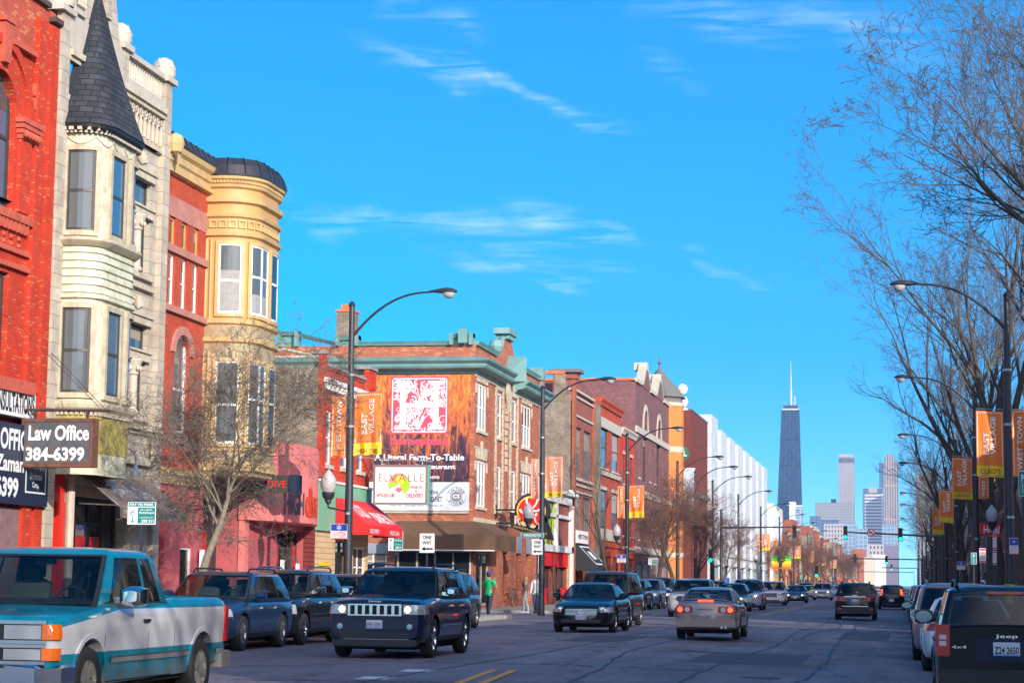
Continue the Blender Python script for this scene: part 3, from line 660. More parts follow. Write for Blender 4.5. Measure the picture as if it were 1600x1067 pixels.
for k in range(0, 60, 10): b.tube([(q[0] + q[2] * .02, q[1] + q[3] * .02, 12.36 - .2 * math.sin(PI * j / 10)) for j, q in enumerate(segs[k:k + 11])], .02, 5)
b.build('garland', m_creamt, B)
for z0, z1 in ((9.98, 12.0), (5.95, 8.05)):
    bay_window(B, F, out, .27, .93, z0, z1, (m_tan, m_dark), m_glassg, fw=.13, cas=.09)
    bay_window(B, F, out, 1.55, 2.45, z0, z1, (m_tan, m_dark), m_glassb, fw=.13, cas=.09)
    bay_window(B, F, out, 2.95, 3.7, z0, z1, (m_tan, m_dark), m_glassb, fw=.13, cas=.09)
# turret roof
b = MB(F); oc = [(u, d, nu, nd) for (u, d, nu, nd) in out]; ap = (49.75, .12, 16.75); n = len(oc); lv = []
for k in range(13):
    t = k / 12; z = 12.64 + (ap[2] - 12.64) * t; flare = .22 * (1 - t) ** 3.2; s_ = (1 - t)
    lv.append([(ap[0] + (u + nu * .02 - ap[0]) * s_ + nu * flare, max(-.05, ap[1] + (d + nd * .02 - ap[1]) * s_ + nd * flare), z) for (u, d, nu, nd) in oc])
pts = [p for l in lv for p in l]; b.add(pts, [(i * n + k, i * n + k + 1, (i + 1) * n + k + 1, (i + 1) * n + k) for i in range(12) for k in range(n - 1)])
b.build('turret_roof', m_shingle, B, smooth=True)
b = MB(F); sweep(b, out, [(0, 12.42), (.14, 12.46), (.2, 12.56), (.22, 12.66), (.15, 12.68)], cap=False); b.build('turret_eave', m_black, B)
b = MB(F); b.add([(47.75, .02, 12.74), (48.15, .35, 12.74), (49.7, .2, 16.7), (49.62, .05, 16.75)], [(0, 1, 2, 3)]); b.build('flashing', m_black, B, recalc=False)
b = MB(F); b.prism([(49.95, 15.9), (50.25, 15.9), (49.9, 17.4), (49.7, 17.6)], .15, .34); b.build('gable_rib', m_stone, B)
# shopfront
b = MB(F); b.box(47.5, 48.95, -.6, .03, 3.3, 4.4); b.box(47.55, 47.65, -.3, .03, .15, 3.3); b.box(48.5, 49.0, -.3, .035, .15, 3.3); b.quad((47.55, -.45, .15), (48.9, -.45, .15), (48.9, -.45, 3.3), (47.55, -.45, 3.3)); b.build('doorway', m_scarlet, B)
b = MB(F); b.tube([(49.15, .1, .15), (49.15, .1, 3.9)], .11, 8); b.box(48.98, 49.32, -.05, .2, 3.9, 4.05); b.box(53.2, 54.7, .001, .08, .15, 3.5); b.build('iron_column', m_whites, B)
window(B, F, 49.35, 53.05, .45, 3.5, m_black, m_shop, ins=.3, rails=(.78,), mulls=(.25, .5, .75), fw=.1, name='shop_window')
b = MB(F)
for (a, c, z0, z1) in ((50.35, 51.05, 1.9, 2.5), (51.35, 52.05, 1.9, 2.5)): b.box(a, c, -.26, -.255, z0, z1)
b.build('window_poster', mat('red_poster', (.5, .02, .03), .5, var=.2), B)
b = MB(F); b.box(52.0, 55.3, .001, .1, 5.35, 5.45); b.box(52.0, 55.3, .001, .16, 4.5, 4.68); b.box(54.7, 55.3, .1, .16, 4.68, 5.3); b.box(52.0, 55.3, .001, .22, 5.45, 5.55)
b.build('belt_course', m_creamt, B)
s = thing('gooseneck_lamp', 'first and leftmost gooseneck sign lamp over the taupe awning', 'lamp', (-20.5, 52.0, 4.35), group='gooseneck lamps over the taupe awning')
b = MB(F); n = 10; b.tube([(52.0, 0, 4.25)] + [(52.0, .35 - .35 * math.cos(PI * k / n), 4.55 + .3 * math.sin(PI * k / n)) for k in range(n + 1)] + [(52, .7, 4.4)], .022, 6); b.build('arm', m_steel, s)
b = MB(F); b.lathe((52.0, .7, 4.1), [(.17, 0), (.15, .08), (.06, .2), (.05, .32), (0, .34)], 12); b.build('lamp_shade', mat('pale_blue_enamel', (.42, .52, .62), .35), s, smooth=True)
for k, q in ((1, 'middle gooseneck sign lamp over the taupe awning'), (2, 'last and rightmost gooseneck sign lamp over the taupe awning')):
    c = dup(s); c.location.y += .95 * k; c['label'] = q
def awning(par, F, u0, u1, d0, d1, zw, zf, zv, m, name='awning', ends=True, rec=.04):
    b = MB(F); b.quad((u0, d0, zw), (u1, d0, zw), (u1, d1, zf), (u0, d1, zf)); b.quad((u0, d1, zf), (u1, d1, zf), (u1, d1, zv), (u0, d1, zv))
    b.quad((u0, d0, zw - rec), (u1, d0, zw - rec), (u1, d1 - .02, zf - rec), (u0, d1 - .02, zf - rec))
    if ends:
        for u in (u0, u1): b.add([(u, d0, zw), (u, d1, zf), (u, d1, zv), (u, d0, zv)], [(0, 1, 2, 3)])
    return b.build(name, m, par, recalc=False)
awning(B, F, 49.7, 54.75, .05, 1.2, 4.1, 3.22, 2.95, m_taupec, ends=False)
b = MB(F); b.tube([(49.7, .1, 3.3), (49.7, 1.18, 3.26)], .02, 6); b.tube([(49.7, .05, 4.1), (49.7, 1.2, 3.22)], .02, 6); b.build('awning_frame', m_steel, B)
b_ = text('Winde Orn', lambda u, d, z: F(u, .05 + (4.1 - z) * 1.307 + .01, z), 50.6, 53.3, 3.5, 3.85, 0, m_sw, B, .02)
text('1912 w. chicago', F, 49.95, 51.7, 3.0, 3.16, 1.206, m_sw, B, .01)

# ---- red brick house with the yellow pressed-metal bay
B = thing('brick_building', 'red brick building with a rounded yellow metal bay and black mansard cap', 'building', (-20.5, 60.5, .15))
Hs = []
for k in range(3):
    a = 55.95 + k * 1.02; Hs += [(a, a + .48, 10.85, 11.95), (a, a + .48, 9.3, 10.6)] if False else [(a, a + .48, 10.95, 11.75), (a, a + .48, 9.2, 10.7)]
Hs += [(56.6, 57.9, 5.6, 8.45)]
wall(F, 55.4, 65.2, 4.55, 13.0, Hs + [(59.6, 62.2, 9.2, 11.6), (59.6, 62.2, 5.5, 8)], m_red2, B, arch=[(56.6, 57.9, 8.45, .55, 'round')])
shell(F, 55.4, 65.2, 13.6, 14, m_common, B)
b = MB(F); b.box(62.7, 65.15, .001, .02, 13.0, 13.7); b.build('frieze', m_yellow, B)
for k in range(3):
    a = 55.95 + k * 1.02
    window(B, F, a, a + .48, 9.2, 10.7, m_white, m_glass, ins=.13, rails=(.5,)); window(B, F, a, a + .48, 10.95, 11.75, m_yellow, m_glass, ins=.13, rails=())
window(B, F, 56.6, 57.9, 5.6, 8.45, m_white, m_glassg, ins=.18, rails=(.45,), fw=.09)
b = MB(F); b.box(55.45, 59.1, .001, .09, 10.72, 10.93); b.box(55.42, 59.15, .001, .12, 9.0, 9.18); b.build('stone_band', m_sand, B)
b = MB(F); b.box(55.42, 59.15, .001, .02, 11.76, 12.35); b.build('stone_lintel', m_sand, B)
b = MB(F); b.box(55.42, 59.2, .001, .1, 5.3, 5.48); b.box(56.3, 58.2, .001, .12, 5.48, 5.6)
n = 12
for k in range(n):
    a0, a1 = PI * k / n, PI * (k + 1) / n; b.prism([(57.25 + r * math.cos(a), 7.9 + r * .85 * math.sin(a)) for r, a in ((.66, a0), (.95, a0), (.95, a1), (.66, a1))], .001, .06)
b.build('stone_arch', m_sand, B)
Cp = [(0, 13.0), (.1, 13.02), (.1, 13.25), (.16, 13.3), (.16, 13.5), (.26, 13.58), (.3, 13.72), (0, 13.72)]
b = MB(F); b.prof(Cp, 55.42, 59.3); b.prof([(0, 12.95), (.16, 12.98), (.16, 13.08), (0, 13.09)], 55.42, 59.3)
b.add([(55.42, .35, 13.0), (55.42, .35, 13.7), (55.7, .35, 13.7), (55.7, .35, 13.3)], [(0, 1, 2, 3)]); b.lathe((55.5, .25, 13.75), [(0, -.35), (.2, -.25), (.26, 0), (.2, .22), (0, .32)], 10)
b.build('cornice', m_yellowl, B)
out = rrect(59.15, 62.6, 1.42, 1.0, 12)
b = MB(F); sweep(b, out, [(0, 4.5), (0, 8.98)], cap=True); b.build('lower_bay', mat('weathered_tan_metal', (.42, .33, .20), .7, var=.25, vs=1.6, dirt=(.26, .19, .11), dsc=1.5), B, smooth=True, angle=R(25))
b = MB(F); sweep(b, out, [(0, 8.98), (0, 9.1), (.04, 9.12), (.04, 9.2), (0, 9.22), (0, 13.2)], cap=False); b.build('bay', m_yellow, B, smooth=True, angle=R(25))
b = MB(F)
for z, o_, h in ((11.7, .10, .1), (12.28, .09, .09), (12.72, .13, .13), (13.18, .10, .08)): sweep(b, out, [(0, z - .05), (o_, z), (o_ + .03, z + h), (0, z + h + .02)], cap=False)
sweep(b, out, [(0, 13.25), (.06, 13.28), (.1, 13.36), (.2, 13.42), (.22, 13.5), (.1, 13.52)], cap=False)
sweep(b, out, [(0, 8.45), (.1, 8.5), (.12, 8.62), (0, 8.64)], cap=False); sweep(b, out, [(0, 4.6), (.12, 4.65), (.12, 4.9), (0, 4.95)], cap=False); sweep(b, out, [(0, 5.2), (.06, 5.22), (.06, 5.3), (0, 5.32)], cap=False)
sweep(b, out, [(0, 9.0), (.09, 9.05), (.1, 9.15), (0, 9.2)], cap=False)
b.build('bay_moulding', m_yellowl, B)
b = MB(F)
sg = on_out(out, .25, 5.2, 17)
for (u, d, nu, nd) in sg:                             # square rosettes round the bay
    t = Vector((-nd, nu)); c0 = Vector((u, d)); nn = Vector((nu, nd)); w = .12
    for zz0, zz1, ww in ((11.94, 11.98, .12), (12.14, 12.18, .12), (11.98, 12.14, None)):
        if ww:
            q = [c0 - t * w, c0 + t * w, c0 + t * w + nn * .05, c0 - t * w + nn * .05]; b.add([(*p, zz0) for p in q] + [(*p, zz1) for p in q], [(0, 1, 2, 3), (4, 5, 6, 7), (0, 1, 5, 4), (1, 2, 6, 5), (2, 3, 7, 6), (3, 0, 4, 7)])
        else:
            for s_ in (-1, 1):
                q = [c0 + t * s_ * .08, c0 + t * s_ * w, c0 + t * s_ * w + nn * .05, c0 + t * s_ * .08 + nn * .05]; b.add([(*p, zz0) for p in q] + [(*p, zz1) for p in q], [(0, 1, 2, 3), (4, 5, 6, 7), (0, 1, 5, 4), (1, 2, 6, 5), (2, 3, 7, 6), (3, 0, 4, 7)])
for (u, d, nu, nd) in on_out(out, .2, 5.2, 52): b.box(u + nu * .1 - .03, u + nu * .1 + .03, d + nd * .1 - .03, d + nd * .1 + .03, 13.3, 13.38)
b.build('bay_rosettes', m_yellowl, B)
for z0, z1, ml in ((9.35, 11.45, m_curtain), (5.45, 7.9, None)):
    bay_window(B, F, out, .46, 1.14, z0, z1, (m_yellowl, m_white), m_glassg, fw=.1, cas=.06, rail=.47, curtain=.62 if ml else None)
    bay_window(B, F, out, 1.45, 2.62, z0, z1, (m_yellowl, m_white), m_glassg, fw=.1, cas=.06, rail=.55, mull=.1, curtain=.3 if ml else None)
    bay_window(B, F, out, 2.95, 4.0, z0, z1, (m_yellowl, m_white), m_glass, fw=.1, cas=.06, rail=.55)
b = MB(F)
for s0 in (.05, .2, 1.42): 
    for (u, d, nu, nd) in on_out(out, s0, s0 + .001, 1)[:1]:
        for z0, z1 in ((9.2, 11.6), (5.35, 8.2)): b.lathe((u, d, z0), [(.05, 0), (.05, z1 - z0)], 6)
b.build('bay_colonnette', m_yellow, B)
# black seamed cap following wall and bay
b = MB(F); sweep(b, out, [(.24, 13.5), (.25, 13.56), (.16, 13.85), (0, 14.08), (-.5, 14.12)], cap=False)
b.prof([(.3, 13.72), (.32, 13.78), (.1, 14.14), (-.6, 14.2), (-.6, 13.72)], 55.45, 59.6); b.prof([(.3, 13.72), (.32, 13.78), (.1, 14.14), (-.6, 14.2), (-.6, 13.72)], 62.2, 65.2)
b.build('mansard_cap', m_roofmetal, B)
b = MB(F)
for k in range(8): u = 55.6 + k * .52; b.tube([(u, .33, 13.78), (u, .12, 14.15)], .018, 5)
for (u, d, nu, nd) in on_out(out, .2, 5.2, 11): b.tube([(u + nu * .26, d + nd * .26, 13.56), (u + nu * .17, d + nd * .17, 13.86), (u, d, 14.1)], .018, 5)
b.build('roof_seams', m_black, B)
# mauve shop storey
wall(F, 55.4, 59.4, 0, 4.1, [(55.7, 56.3, .15, 3.9), (57.6, 58.6, .2, 2.35)], m_mauve, B, name='shop_wall', dep=.6)
wall(F, 59.4, 65.2, 0, 4.55, [(59.5, 63.0, .15, 4.3)], m_mauve, B, name='shop_wall', dep=.9)
b = MB(F); b.prof([(0, 4.1), (.1, 4.12), (.16, 4.3), (.26, 4.38), (.26, 4.55), (0, 4.58)], 55.42, 59.5); b.build('shop_cornice', m_yellowl, B)
window(B, F, 55.7, 56.3, .15, 3.9, m_black, m_shop, ins=.4, rails=(.62,), name='door'); text('1912', F, 55.82, 56.2, 2.42, 2.6, -.3, mat('gilt', (.5, .33, .05), .5), B)
window(B, F, 57.6, 58.6, .2, 2.35, m_white, m_shop, ins=.12, rails=(), name='door')
window(B, F, 59.5, 63.0, .15, 4.3, m_dark, m_shop, ins=.8, rails=(.62,), mulls=(.2, .48, .8), name='shop_window', fw=.12)
b = MB(F)
for a, c in ((60.4, 60.62), (61.6, 61.95)): b.box(a, c, -.75, -.7, .2, 2.9)
b.build('red_drape', m_redcurt, B)
s = thing('canopy_sign', 'black projecting box sign with faded red letters behind the bare tree', 'sign', (-19, 62.5, 4))
Fs = FC(62.9); b = MB(Fs); b.box(-20.45, -18.8, -.3, .2, 4.15, 4.68); b.build('sign_box', m_dark, s)
b = MB(Fs); b.box(-18.795, -18.55, -.35, .25, 4.12, 4.7); b.build('sign_end', m_navy, s)
text('P', Fs, -20.3, -20.18, 4.3, 4.5, .205, m_scarlet, s); text('AN', Fs, -20.0, -19.7, 4.3, 4.5, .205, m_scarlet, s); text('DIVE', Fs, -19.5, -18.9, 4.3, 4.52, .205, m_scarlet, s)

# ---- High Dive bar, pink curved fascia
B = thing('bar_building', 'low pink bar with a curved fascia and High Dive lettering', 'building', (-20.5, 69, .15))
wall(F, 65.25, 71.6, 0, 5.6, [(67.1, 70.2, .3, 3.1)], m_mauve, B, dep=.4)
shell(F, 65.25, 71.6, 5.6, 12, m_common, B)
def hb(u):
    for (a, p), (c, q) in zip(HB, HB[1:]):
        if u <= c: return p + (q - p) * (u - a) / (c - a)
    return 0
HB = [(62.9, .35), (64, .7), (65.5, 1.0), (67, 1.15), (68, 1.08), (69, .85), (70, .55), (71.6, .02)]
b = MB(F); k = 24; us = [62.9 + (71.6 - 62.9) * i / k for i in range(k + 1)]
for i in range(k):
    a, c = us[i], us[i + 1]; ta = 6.15 + .0 * i; b.quad((a, hb(a), 3.3), (c, hb(c), 3.3), (c, hb(c), 5.85), (a, hb(a), 5.85))
    b.quad((a, 0, 3.3), (c, 0, 3.3), (c, hb(c), 3.3), (a, hb(a), 3.3)); b.quad((a, 0, 5.85), (c, 0, 5.85), (c, hb(c), 5.85), (a, hb(a), 5.85))
b.quad((62.9, 0, 3.3), (62.9, hb(62.9), 3.3), (62.9, hb(62.9), 5.85), (62.9, 0, 5.85)); b.quad((71.6, 0, 3.3), (71.6, hb(71.6), 3.3), (71.6, hb(71.6), 6.0), (71.6, 0, 6.0))
b.build('fascia', m_pink, B, recalc=False, smooth=False)
b = MB(F); b.box(62.95, 63.4, .001, .2, .15, 3.3); b.build('pink_column', m_pink, B)
hbt = lambda u, z: hb(u) + .03
Fh = lambda u, d, z: F(u, hb(u) + .035 + d, z)
text('HIGH', Fh, 64.85, 66.4, 3.55, 4.3, 0, mat('charcoal_letter', (.09, .10, .12), .4), B, .03); text('dive', Fh, 66.5, 68.15, 3.5, 4.5, 0, mat('orange_red_letter', (.72, .06, .02), .4), B, .04)
window(B, F, 67.1, 70.2, .3, 3.1, m_dark, m_shop, ins=.3, rails=(), mulls=(.25, .5, .75), name='shop_window')
b = MB(F); b.box(70.2, 71.58, .001, .03, .15, 3.28); b.build('siding', m_siding, B)
b = MB(F)
for a in (67.6, 69.6): b.box(a, a + .16, -.2, -.15, .4, 2.6)
b.build('red_drape', m_redcurt, B)
b = MB(F)
for a, z in ((67.2, 1.1), (69.0, 1.0), (59.0, 1.3)): b.box(a, a + .35, .1, .14, z, z + 1.0)
b.build('menu_board', m_sw, B)
# ---- two-storey red brick restaurant (green and beige shopfront, red awning)
B = thing('brick_building', 'two storey red brick house with white cornice and green shopfront band', 'building', (-20.5, 75.5, .15))
wall(F, 71.65, 79.2, 5.0, 9.05, [(72.6, 73.6, 5.6, 7.6), (74.9, 75.9, 5.6, 7.6), (77.2, 78.2, 5.6, 7.6)], m_red, B)
for a in (72.6, 74.9, 77.2): window(B, F, a, a + 1, 5.6, 7.6, m_white, m_glassb, ins=.14, sill=m_whites)
shell(F, 71.65, 79.2, 9.05, 16, m_common, B)
b = MB(F); b.box(71.68, 79.17, .001, .12, 8.3, 8.5); b.box(71.68, 79.17, .001, .34, 8.5, 8.62); b.box(71.68, 79.17, .001, .22, 8.62, 8.7)
for k in range(14): b.box(71.8 + k * .53, 71.95 + k * .53, .001, .28, 8.28, 8.5)
b.build('cornice', m_white, B)
b = MB(F); b.box(71.65, 72.1, .001, .2, 5.1, 9.5); b.box(78.1, 79.2, .001, .2, 8.75, 9.6); b.box(72.1, 78.1, -.28, .05, 9.05, 9.15)
for k in range(5): b.box(78.2 + k * .18, 78.28 + k * .18, .2, .24, 8.85, 9.45)
b.build('parapet', m_red, B)
b = MB(F); b.box(71.6, 72.15, -.3, .26, 9.5, 9.62); b.box(78.05, 79.25, -.3, .26, 9.6, 9.72); b.box(72.15, 78.05, -.3, .12, 9.15, 9.25); b.build('coping', mat('grey_coping', (.30, .27, .27), .8, var=.2), B)
b = MB(F); b.box(71.66, 79.18, .001, .12, 3.2, 4.95); b.build('green_fascia', m_greenp, B); b = MB(F); b.box(71.6, 79.25, .001, .18, 4.95, 5.03); b.build('fascia_trim', m_white, B)
wall(F, 71.65, 79.2, 0, 3.2, [(74.4, 76.4, .2, 2.9), (77.0, 78.9, .8, 2.7)], m_beigeblock, B, name='shop_wall')
window(B, F, 74.4, 76.4, .2, 2.9, m_black, m_shop, mulls=(.5,), rails=(.8,), name='shop_window'); window(B, F, 77, 78.9, .8, 2.7, m_white, m_shop, mulls=(.5,), rails=(.6,))
b = MB(F); b.box(72.2, 73.6, .02, .06, 1.95, 2.1); b.build('yellow_sign_strip', mat('sign_yellow', (.75, .5, .02), .5), B)
b = MB(F); b.box(71.9, 72.8, .02, .05, .5, 1.6); b.box(73.0, 73.9, .02, .05, .5, 1.6); b.build('red_panel', m_redc, B)
for i, zz in enumerate((1.3, 1.0, .72)): text(('TACOS', 'BURRITOS', 'TO GO')[i], F, 73.1, 73.8, zz, zz + .13, .056, m_sw, B)
B2_ = thing('shop_awning', 'bright red canvas awning with white lettering beside the lamp post', 'awning', (-20.4, 77, 3), group=None)
awning(B2_, F, 73.9, 79.3, .15, 1.35, 4.45, 3.45, 3.1, m_redc, name='canvas')
text('TO GO', lambda u, d, z: F(u, .15 + (4.45 - z) * 1.2 + .012, z), 74.3, 75.9, 3.75, 4.25, 0, m_sw, B2_, .03)
text('DINE IN', lambda u, d, z: F(u, .15 + (4.45 - z) * 1.2 + .012, z), 76.4, 78.9, 3.6, 4.0, 0, m_sw, B2_, .03)
text('DELIVERY', F, 74.2, 75.6, 3.17, 3.33, 1.362, m_sw, B2_); text('MEXICAN', F, 77.2, 78.7, 3.17, 3.33, 1.362, m_sw, B2_)
# camera-facing things on that house: green framed hanging sign
Fe = FC(78)
s = thing('hanging_sign', 'white restaurant sign in a grey frame with a round pepper emblem', 'sign', (-18.8, 78, 4.4))
b = MB(Fe); b.box(-19.95, -17.82, -.18, .1, 4.36, 5.86); b.build('sign_box', mat('sign_green_side', (.14, .42, .28), .5), s)
b = MB(Fe)
for q in ((-20.0, -17.86, 4.36, 4.43), (-20.0, -17.86, 5.79, 5.88), (-20.0, -19.92, 4.43, 5.79), (-17.93, -17.86, 4.43, 5.79)): b.box(q[0], q[1], .1, .13, q[2], q[3])
b.build('sign_frame', mat('grey_brown_frame', (.20, .15, .15), .6), s)
b = MB(Fe); b.box(-19.92, -17.93, .1, .112, 4.43, 5.79); b.build('face', m_sw, s)
def disc(F, u, z, r, d, m, par, n=28, a0=0, a1=2 * PI, name='emblem', ru=None):
    b = MB(F); ru = ru or r; pts = [(u, d, z)] + [(u + ru * math.cos(a0 + (a1 - a0) * k / n), d, z + r * math.sin(a0 + (a1 - a0) * k / n)) for k in range(n + 1)]
    b.add(pts, [(0, k, k + 1) for k in range(1, n + 1)]); return b.build(name, m, par, recalc=False)
def ringd(F, u, z, r0, r1, d, m, par, n=28, name='emblem_ring', a0=0, a1=2 * PI):
    b = MB(F); pts = []
    for k in range(n + 1):
        a = a0 + (a1 - a0) * k / n; pts += [(u + r0 * math.cos(a), d, z + r0 * math.sin(a)), (u + r1 * math.cos(a), d, z + r1 * math.sin(a))]
    b.add(pts, [(2 * k, 2 * k + 1, 2 * k + 3, 2 * k + 2) for k in range(n)]); return b.build(name, m, par, recalc=False)
m_lime = mat('lime_green', (.32, .62, .03), .5); m_salmon = mat('salmon', (.75, .28, .20), .5); m_crim = mat('crimson_print', (.62, .02, .06), .5); m_gyel = mat('sun_yellow', (.85, .62, .05), .5)
disc(Fe, -18.98, 5.13, .42, .113, m_salmon, s, a0=.3, a1=PI - .2); disc(Fe, -18.98, 5.13, .42, .114, m_lime, s, a0=-1.1, a1=.55); disc(Fe, -18.98, 5.13, .42, .114, m_lime, s, a0=PI - .25, a1=PI + .45)
disc(Fe, -18.92, 5.3, .17, .1155, m_gyel, s); ringd(Fe, -18.98, 5.13, .41, .425, .117, m_greyf, s); b = MB(Fe); b.prism([(-19.13, 4.9), (-18.98, 4.8), (-18.83, 4.9), (-18.9, 5.0), (-19.06, 5.0)], .114, .118); b.build('emblem_mouth', mat('rose', (.6, .15, .18), .5), s)
for t_, a, c in (('E', -19.78, -19.64), ('L', -19.55, -19.42), ('V', -19.36, -19.08), ('A', -19.0, -18.72), ('L', -18.62, -18.48), ('L', -18.38, -18.24), ('E', -18.14, -18.0)): text(t_, Fe, a, c, 5.24, 5.52, .12, mat('olive_ink', (.10, .10, .03), .5), s, -.012)
text('DINE IN', Fe, -18.55, -18.05, 4.96, 5.07, .12, m_crim, s, .02); text('&', Fe, -18.34, -18.26, 4.82, 4.92, .12, m_crim, s, .02); text('DELIVERY', Fe, -18.68, -18.0, 4.62, 4.77, .12, m_crim, s, .03)
b = MB(Fe); b.prism([(-19.86, 4.7), (-19.78, 4.62), (-19.78, 4.78)], .114, .117); b.build('emblem_arrow', m_crim, s); text('773-293-2188', Fe, -19.77, -19.16, 4.62, 4.77, .12, m_crim, s, .03)
text('DINE IN & CARRY OUT', Fe, -19.4, -18.1, 4.5, 4.57, .12, mat('pale_blue_ink', (.35, .45, .65), .5), s)
b = MB(Fe); b.tube([(-20.5, 0, 6.15), (-17.7, 0, 6.0)], .03, 6); b.tube([(-20.5, -.3, 6.75), (-17.7, 0, 6.02)], .012, 5); b.tube([(-20.5, .1, 8.6), (-18.1, 0, 6.05)], .01, 5); b.tube([(-20.5, .1, 9.0), (-17.9, 0, 6.05)], .01, 5)
for x in (-19.7, -18.1): b.tube([(x, 0, 5.86), (x, 0, 6.08)], .02, 5)
b.build('bracket', m_steel, s)

for i, (x, y) in enumerate(((-4.6, 47), (-7.2, 76), (-2.4, 35.5))):
    b = MB(); b.lathe((x, y, road_z(x) + .009), [(0, 0), (.36, 0), (.37, -.02)], 20); b.m = 1
    for k in range(5): b.box(x - .25, x + .25, y - .22 + k * .1, y - .18 + k * .1, road_z(x) + .009, road_z(x) + .014)
    tag(b.build('manhole_cover', [mat('cast_iron', (.05, .048, .045), .6, var=.3), m_black]), 'round iron manhole cover in the road, %s from the viewer' % ('second', 'third', 'nearest')[i], 'manhole cover')
for (x0, x1, y0, y1) in ((-4.2, -2.0, 41, 47.5), (-8.6, -6.9, 52, 58), (-1.9, -.4, 62, 73)):
    b = MB(); b.quad((x0, y0, .0035 + road_z(x0)), (x1, y0, .0035 + road_z(x1)), (x1, y1, .0035 + road_z(x1)), (x0, y1, .0035 + road_z(x0))); tag(b.build('road_patch', mat('fresh_asphalt', (.07, .07, .085), .8, var=.25, vs=6), recalc=False), kind='structure')
# ================================================================== CORNER RESTAURANT BLOCK WITH THE BILLBOARD
B = thing('corner_building', 'orange-brown brick corner block with verdigris cornices and a painted billboard', 'building', (-20.5, 108, .15))
F = FL(-20.5); Y5 = 99.5; Y6 = 118.0; Fs = FC(Y5)
wins = [PW(745, 760, 611, 679), PW(774, 781, 622, 688), PW(794, 801, 632, 697), PW(809, 822, 640, 702)]
U = []
for (x0, x1) in ((100.0, 102.4), (105.1, 106.5), (109.2, 110.7), (112.4, 115.2)):
    U += [(x0, x1, 8.85, 11.2), (x0, x1, 5.1, 7.4)]
wall(F, Y5, Y6, 4.5, 12.0, U, m_orangebrick, B)
wall(F, Y5, Y6, 0, 4.5, [(100.3, 103.4, .3, 2.9), (107.4, 109.0, .4, 3.9), (111.2, 112.8, .4, 3.9), (114.2, 115.7, .4, 3.9)], m_orangebrick, B, name='ground_floor_wall')
for k, (x0, x1) in enumerate(((100.0, 102.4), (105.1, 106.5), (109.2, 110.7), (112.4, 115.2))):
    for z0, z1 in ((8.85, 11.2), (5.1, 7.4)):
        window(B, F, x0, x1, z0, z1, m_white, m_glassg, ins=.12, fw=.12, rails=(.5,), mulls=(.36, .68) if k in (0, 3) else (), sill=m_creamt)
        if k in (0, 3):
            b = MB(F)
            for j in range(9):
                t = (j + .5) / 9; u = x0 - .15 + (x1 - x0 + .3) * t; b.prism([(u - .11, z1 + .05), (u + .11, z1 + .05), (u + .16 + (t - .5) * .2, z1 + .55), (u - .12 + (t - .5) * .2, z1 + .55)], .001, .035 if j % 2 else .05)
            for s_ in (x0 - .4, x1 + .05): b.box(s_, s_ + .35, .001, .04, z1 - .55, z1 - .05)
            b.box(x0 - .45, x1 + .45, .001, .05, z1 + .56, z1 + .64); b.box((x0 + x1) / 2 - .12, (x0 + x1) / 2 + .12, .001, .09, z1 + .1, z1 + .95); b.build('window_arch', m_creamt, B)
for a in (107.4, 111.2, 114.2):
    window(B, F, a, a + 1.5, .4, 3.9, m_orangebrick, m_dark, ins=.35, rails=(), name='window', fw=.02); b = MB(F); b.box(a, a + 1.5, -.2, .01, 3.0, 3.88); b.build('grey_shutter', mat('grey_panel', (.30, .33, .38), .5), B)
b = MB(F)                                             # toothed terracotta strips beside the narrow windows
for a in (104.6, 106.55, 108.7, 110.75):
    for j in range(30): z = 4.9 + j * .24; w = .36 if j % 2 else .26; b.box(a + (.36 - w), a + .4, .001, .06, z, z + .22)
b.box(104.6, 107.0, .001, .05, 11.3, 11.9); b.box(108.7, 111.1, .001, .05, 11.3, 11.9)
for j in range(10): b.box(107.5, 108.15, .001, .05, 7.2 + j * .38, 7.5 + j * .38)
b.prism([(107.1, 11.3), (107.8, 10.2), (108.5, 11.3), (107.8, 12.5)], .06, .14); b.prism([(107.4, 11.3), (107.8, 10.7), (108.2, 11.3), (107.8, 11.9)], .141, .18)
b.build('terracotta_strip', m_creamt, B)
b = MB(F); b.box(Y5, Y6, .001, .07, 4.35, 4.55); b.box(Y5, 104.6, .001, .07, 11.45, 11.58); b.box(111.1, Y6, .001, .07, 11.45, 11.58); b.build('belt_course', m_creamt, B)
sidemat = m_orangebrick
wall(Fs, -44, -20.5, 0, 12.0, [(-33, -31.6, .9, 2.8), (-26.2, -24.8, .8, 3.2)], sidemat, B, name='side_wall')
wall(Fs, -44, -20.5, 12.0, 13.0, [], sidemat, B, name='parapet'); wall(F, Y5, 106.2, 12.0, 13.0, [], m_orangebrick, B, name='parapet')
wall(F, 111.2, Y6, 12.0, 13.0, [], m_orangebrick, B, name='parapet')
b = MB(F); b.prism([(104.9, 12.0), (111.3, 12.0), (111.3, 12.9), (110.0, 13.3), (109.3, 14.0), (108.1, 14.35), (106.9, 14.0), (106.2, 13.3), (104.9, 12.9)], -.35, .02); b.build('curved_gable', m_orangebrick, B)
b = MB(F)
pth = [(104.9, 12.9), (106.2, 13.3), (106.9, 14.0), (107.3, 14.25)]
for i in range(len(pth) - 1): b.tube([(pth[i][0], -.15, pth[i][1]), (pth[i + 1][0], -.15, pth[i + 1][1])], .14, 6); b.tube([(216.2 - pth[i][0], -.15, pth[i][1]), (216.2 - pth[i + 1][0], -.15, pth[i + 1][1])], .14, 6)
b.box(107.0, 109.2, -.6, .3, 14.45, 14.75); b.box(107.3, 108.9, -.5, .2, 14.2, 14.45); b.lathe((105.2, -.1, 13.55), [(0, -.45), (.3, -.3), (.42, 0), (.3, .3), (0, .45)], 12)
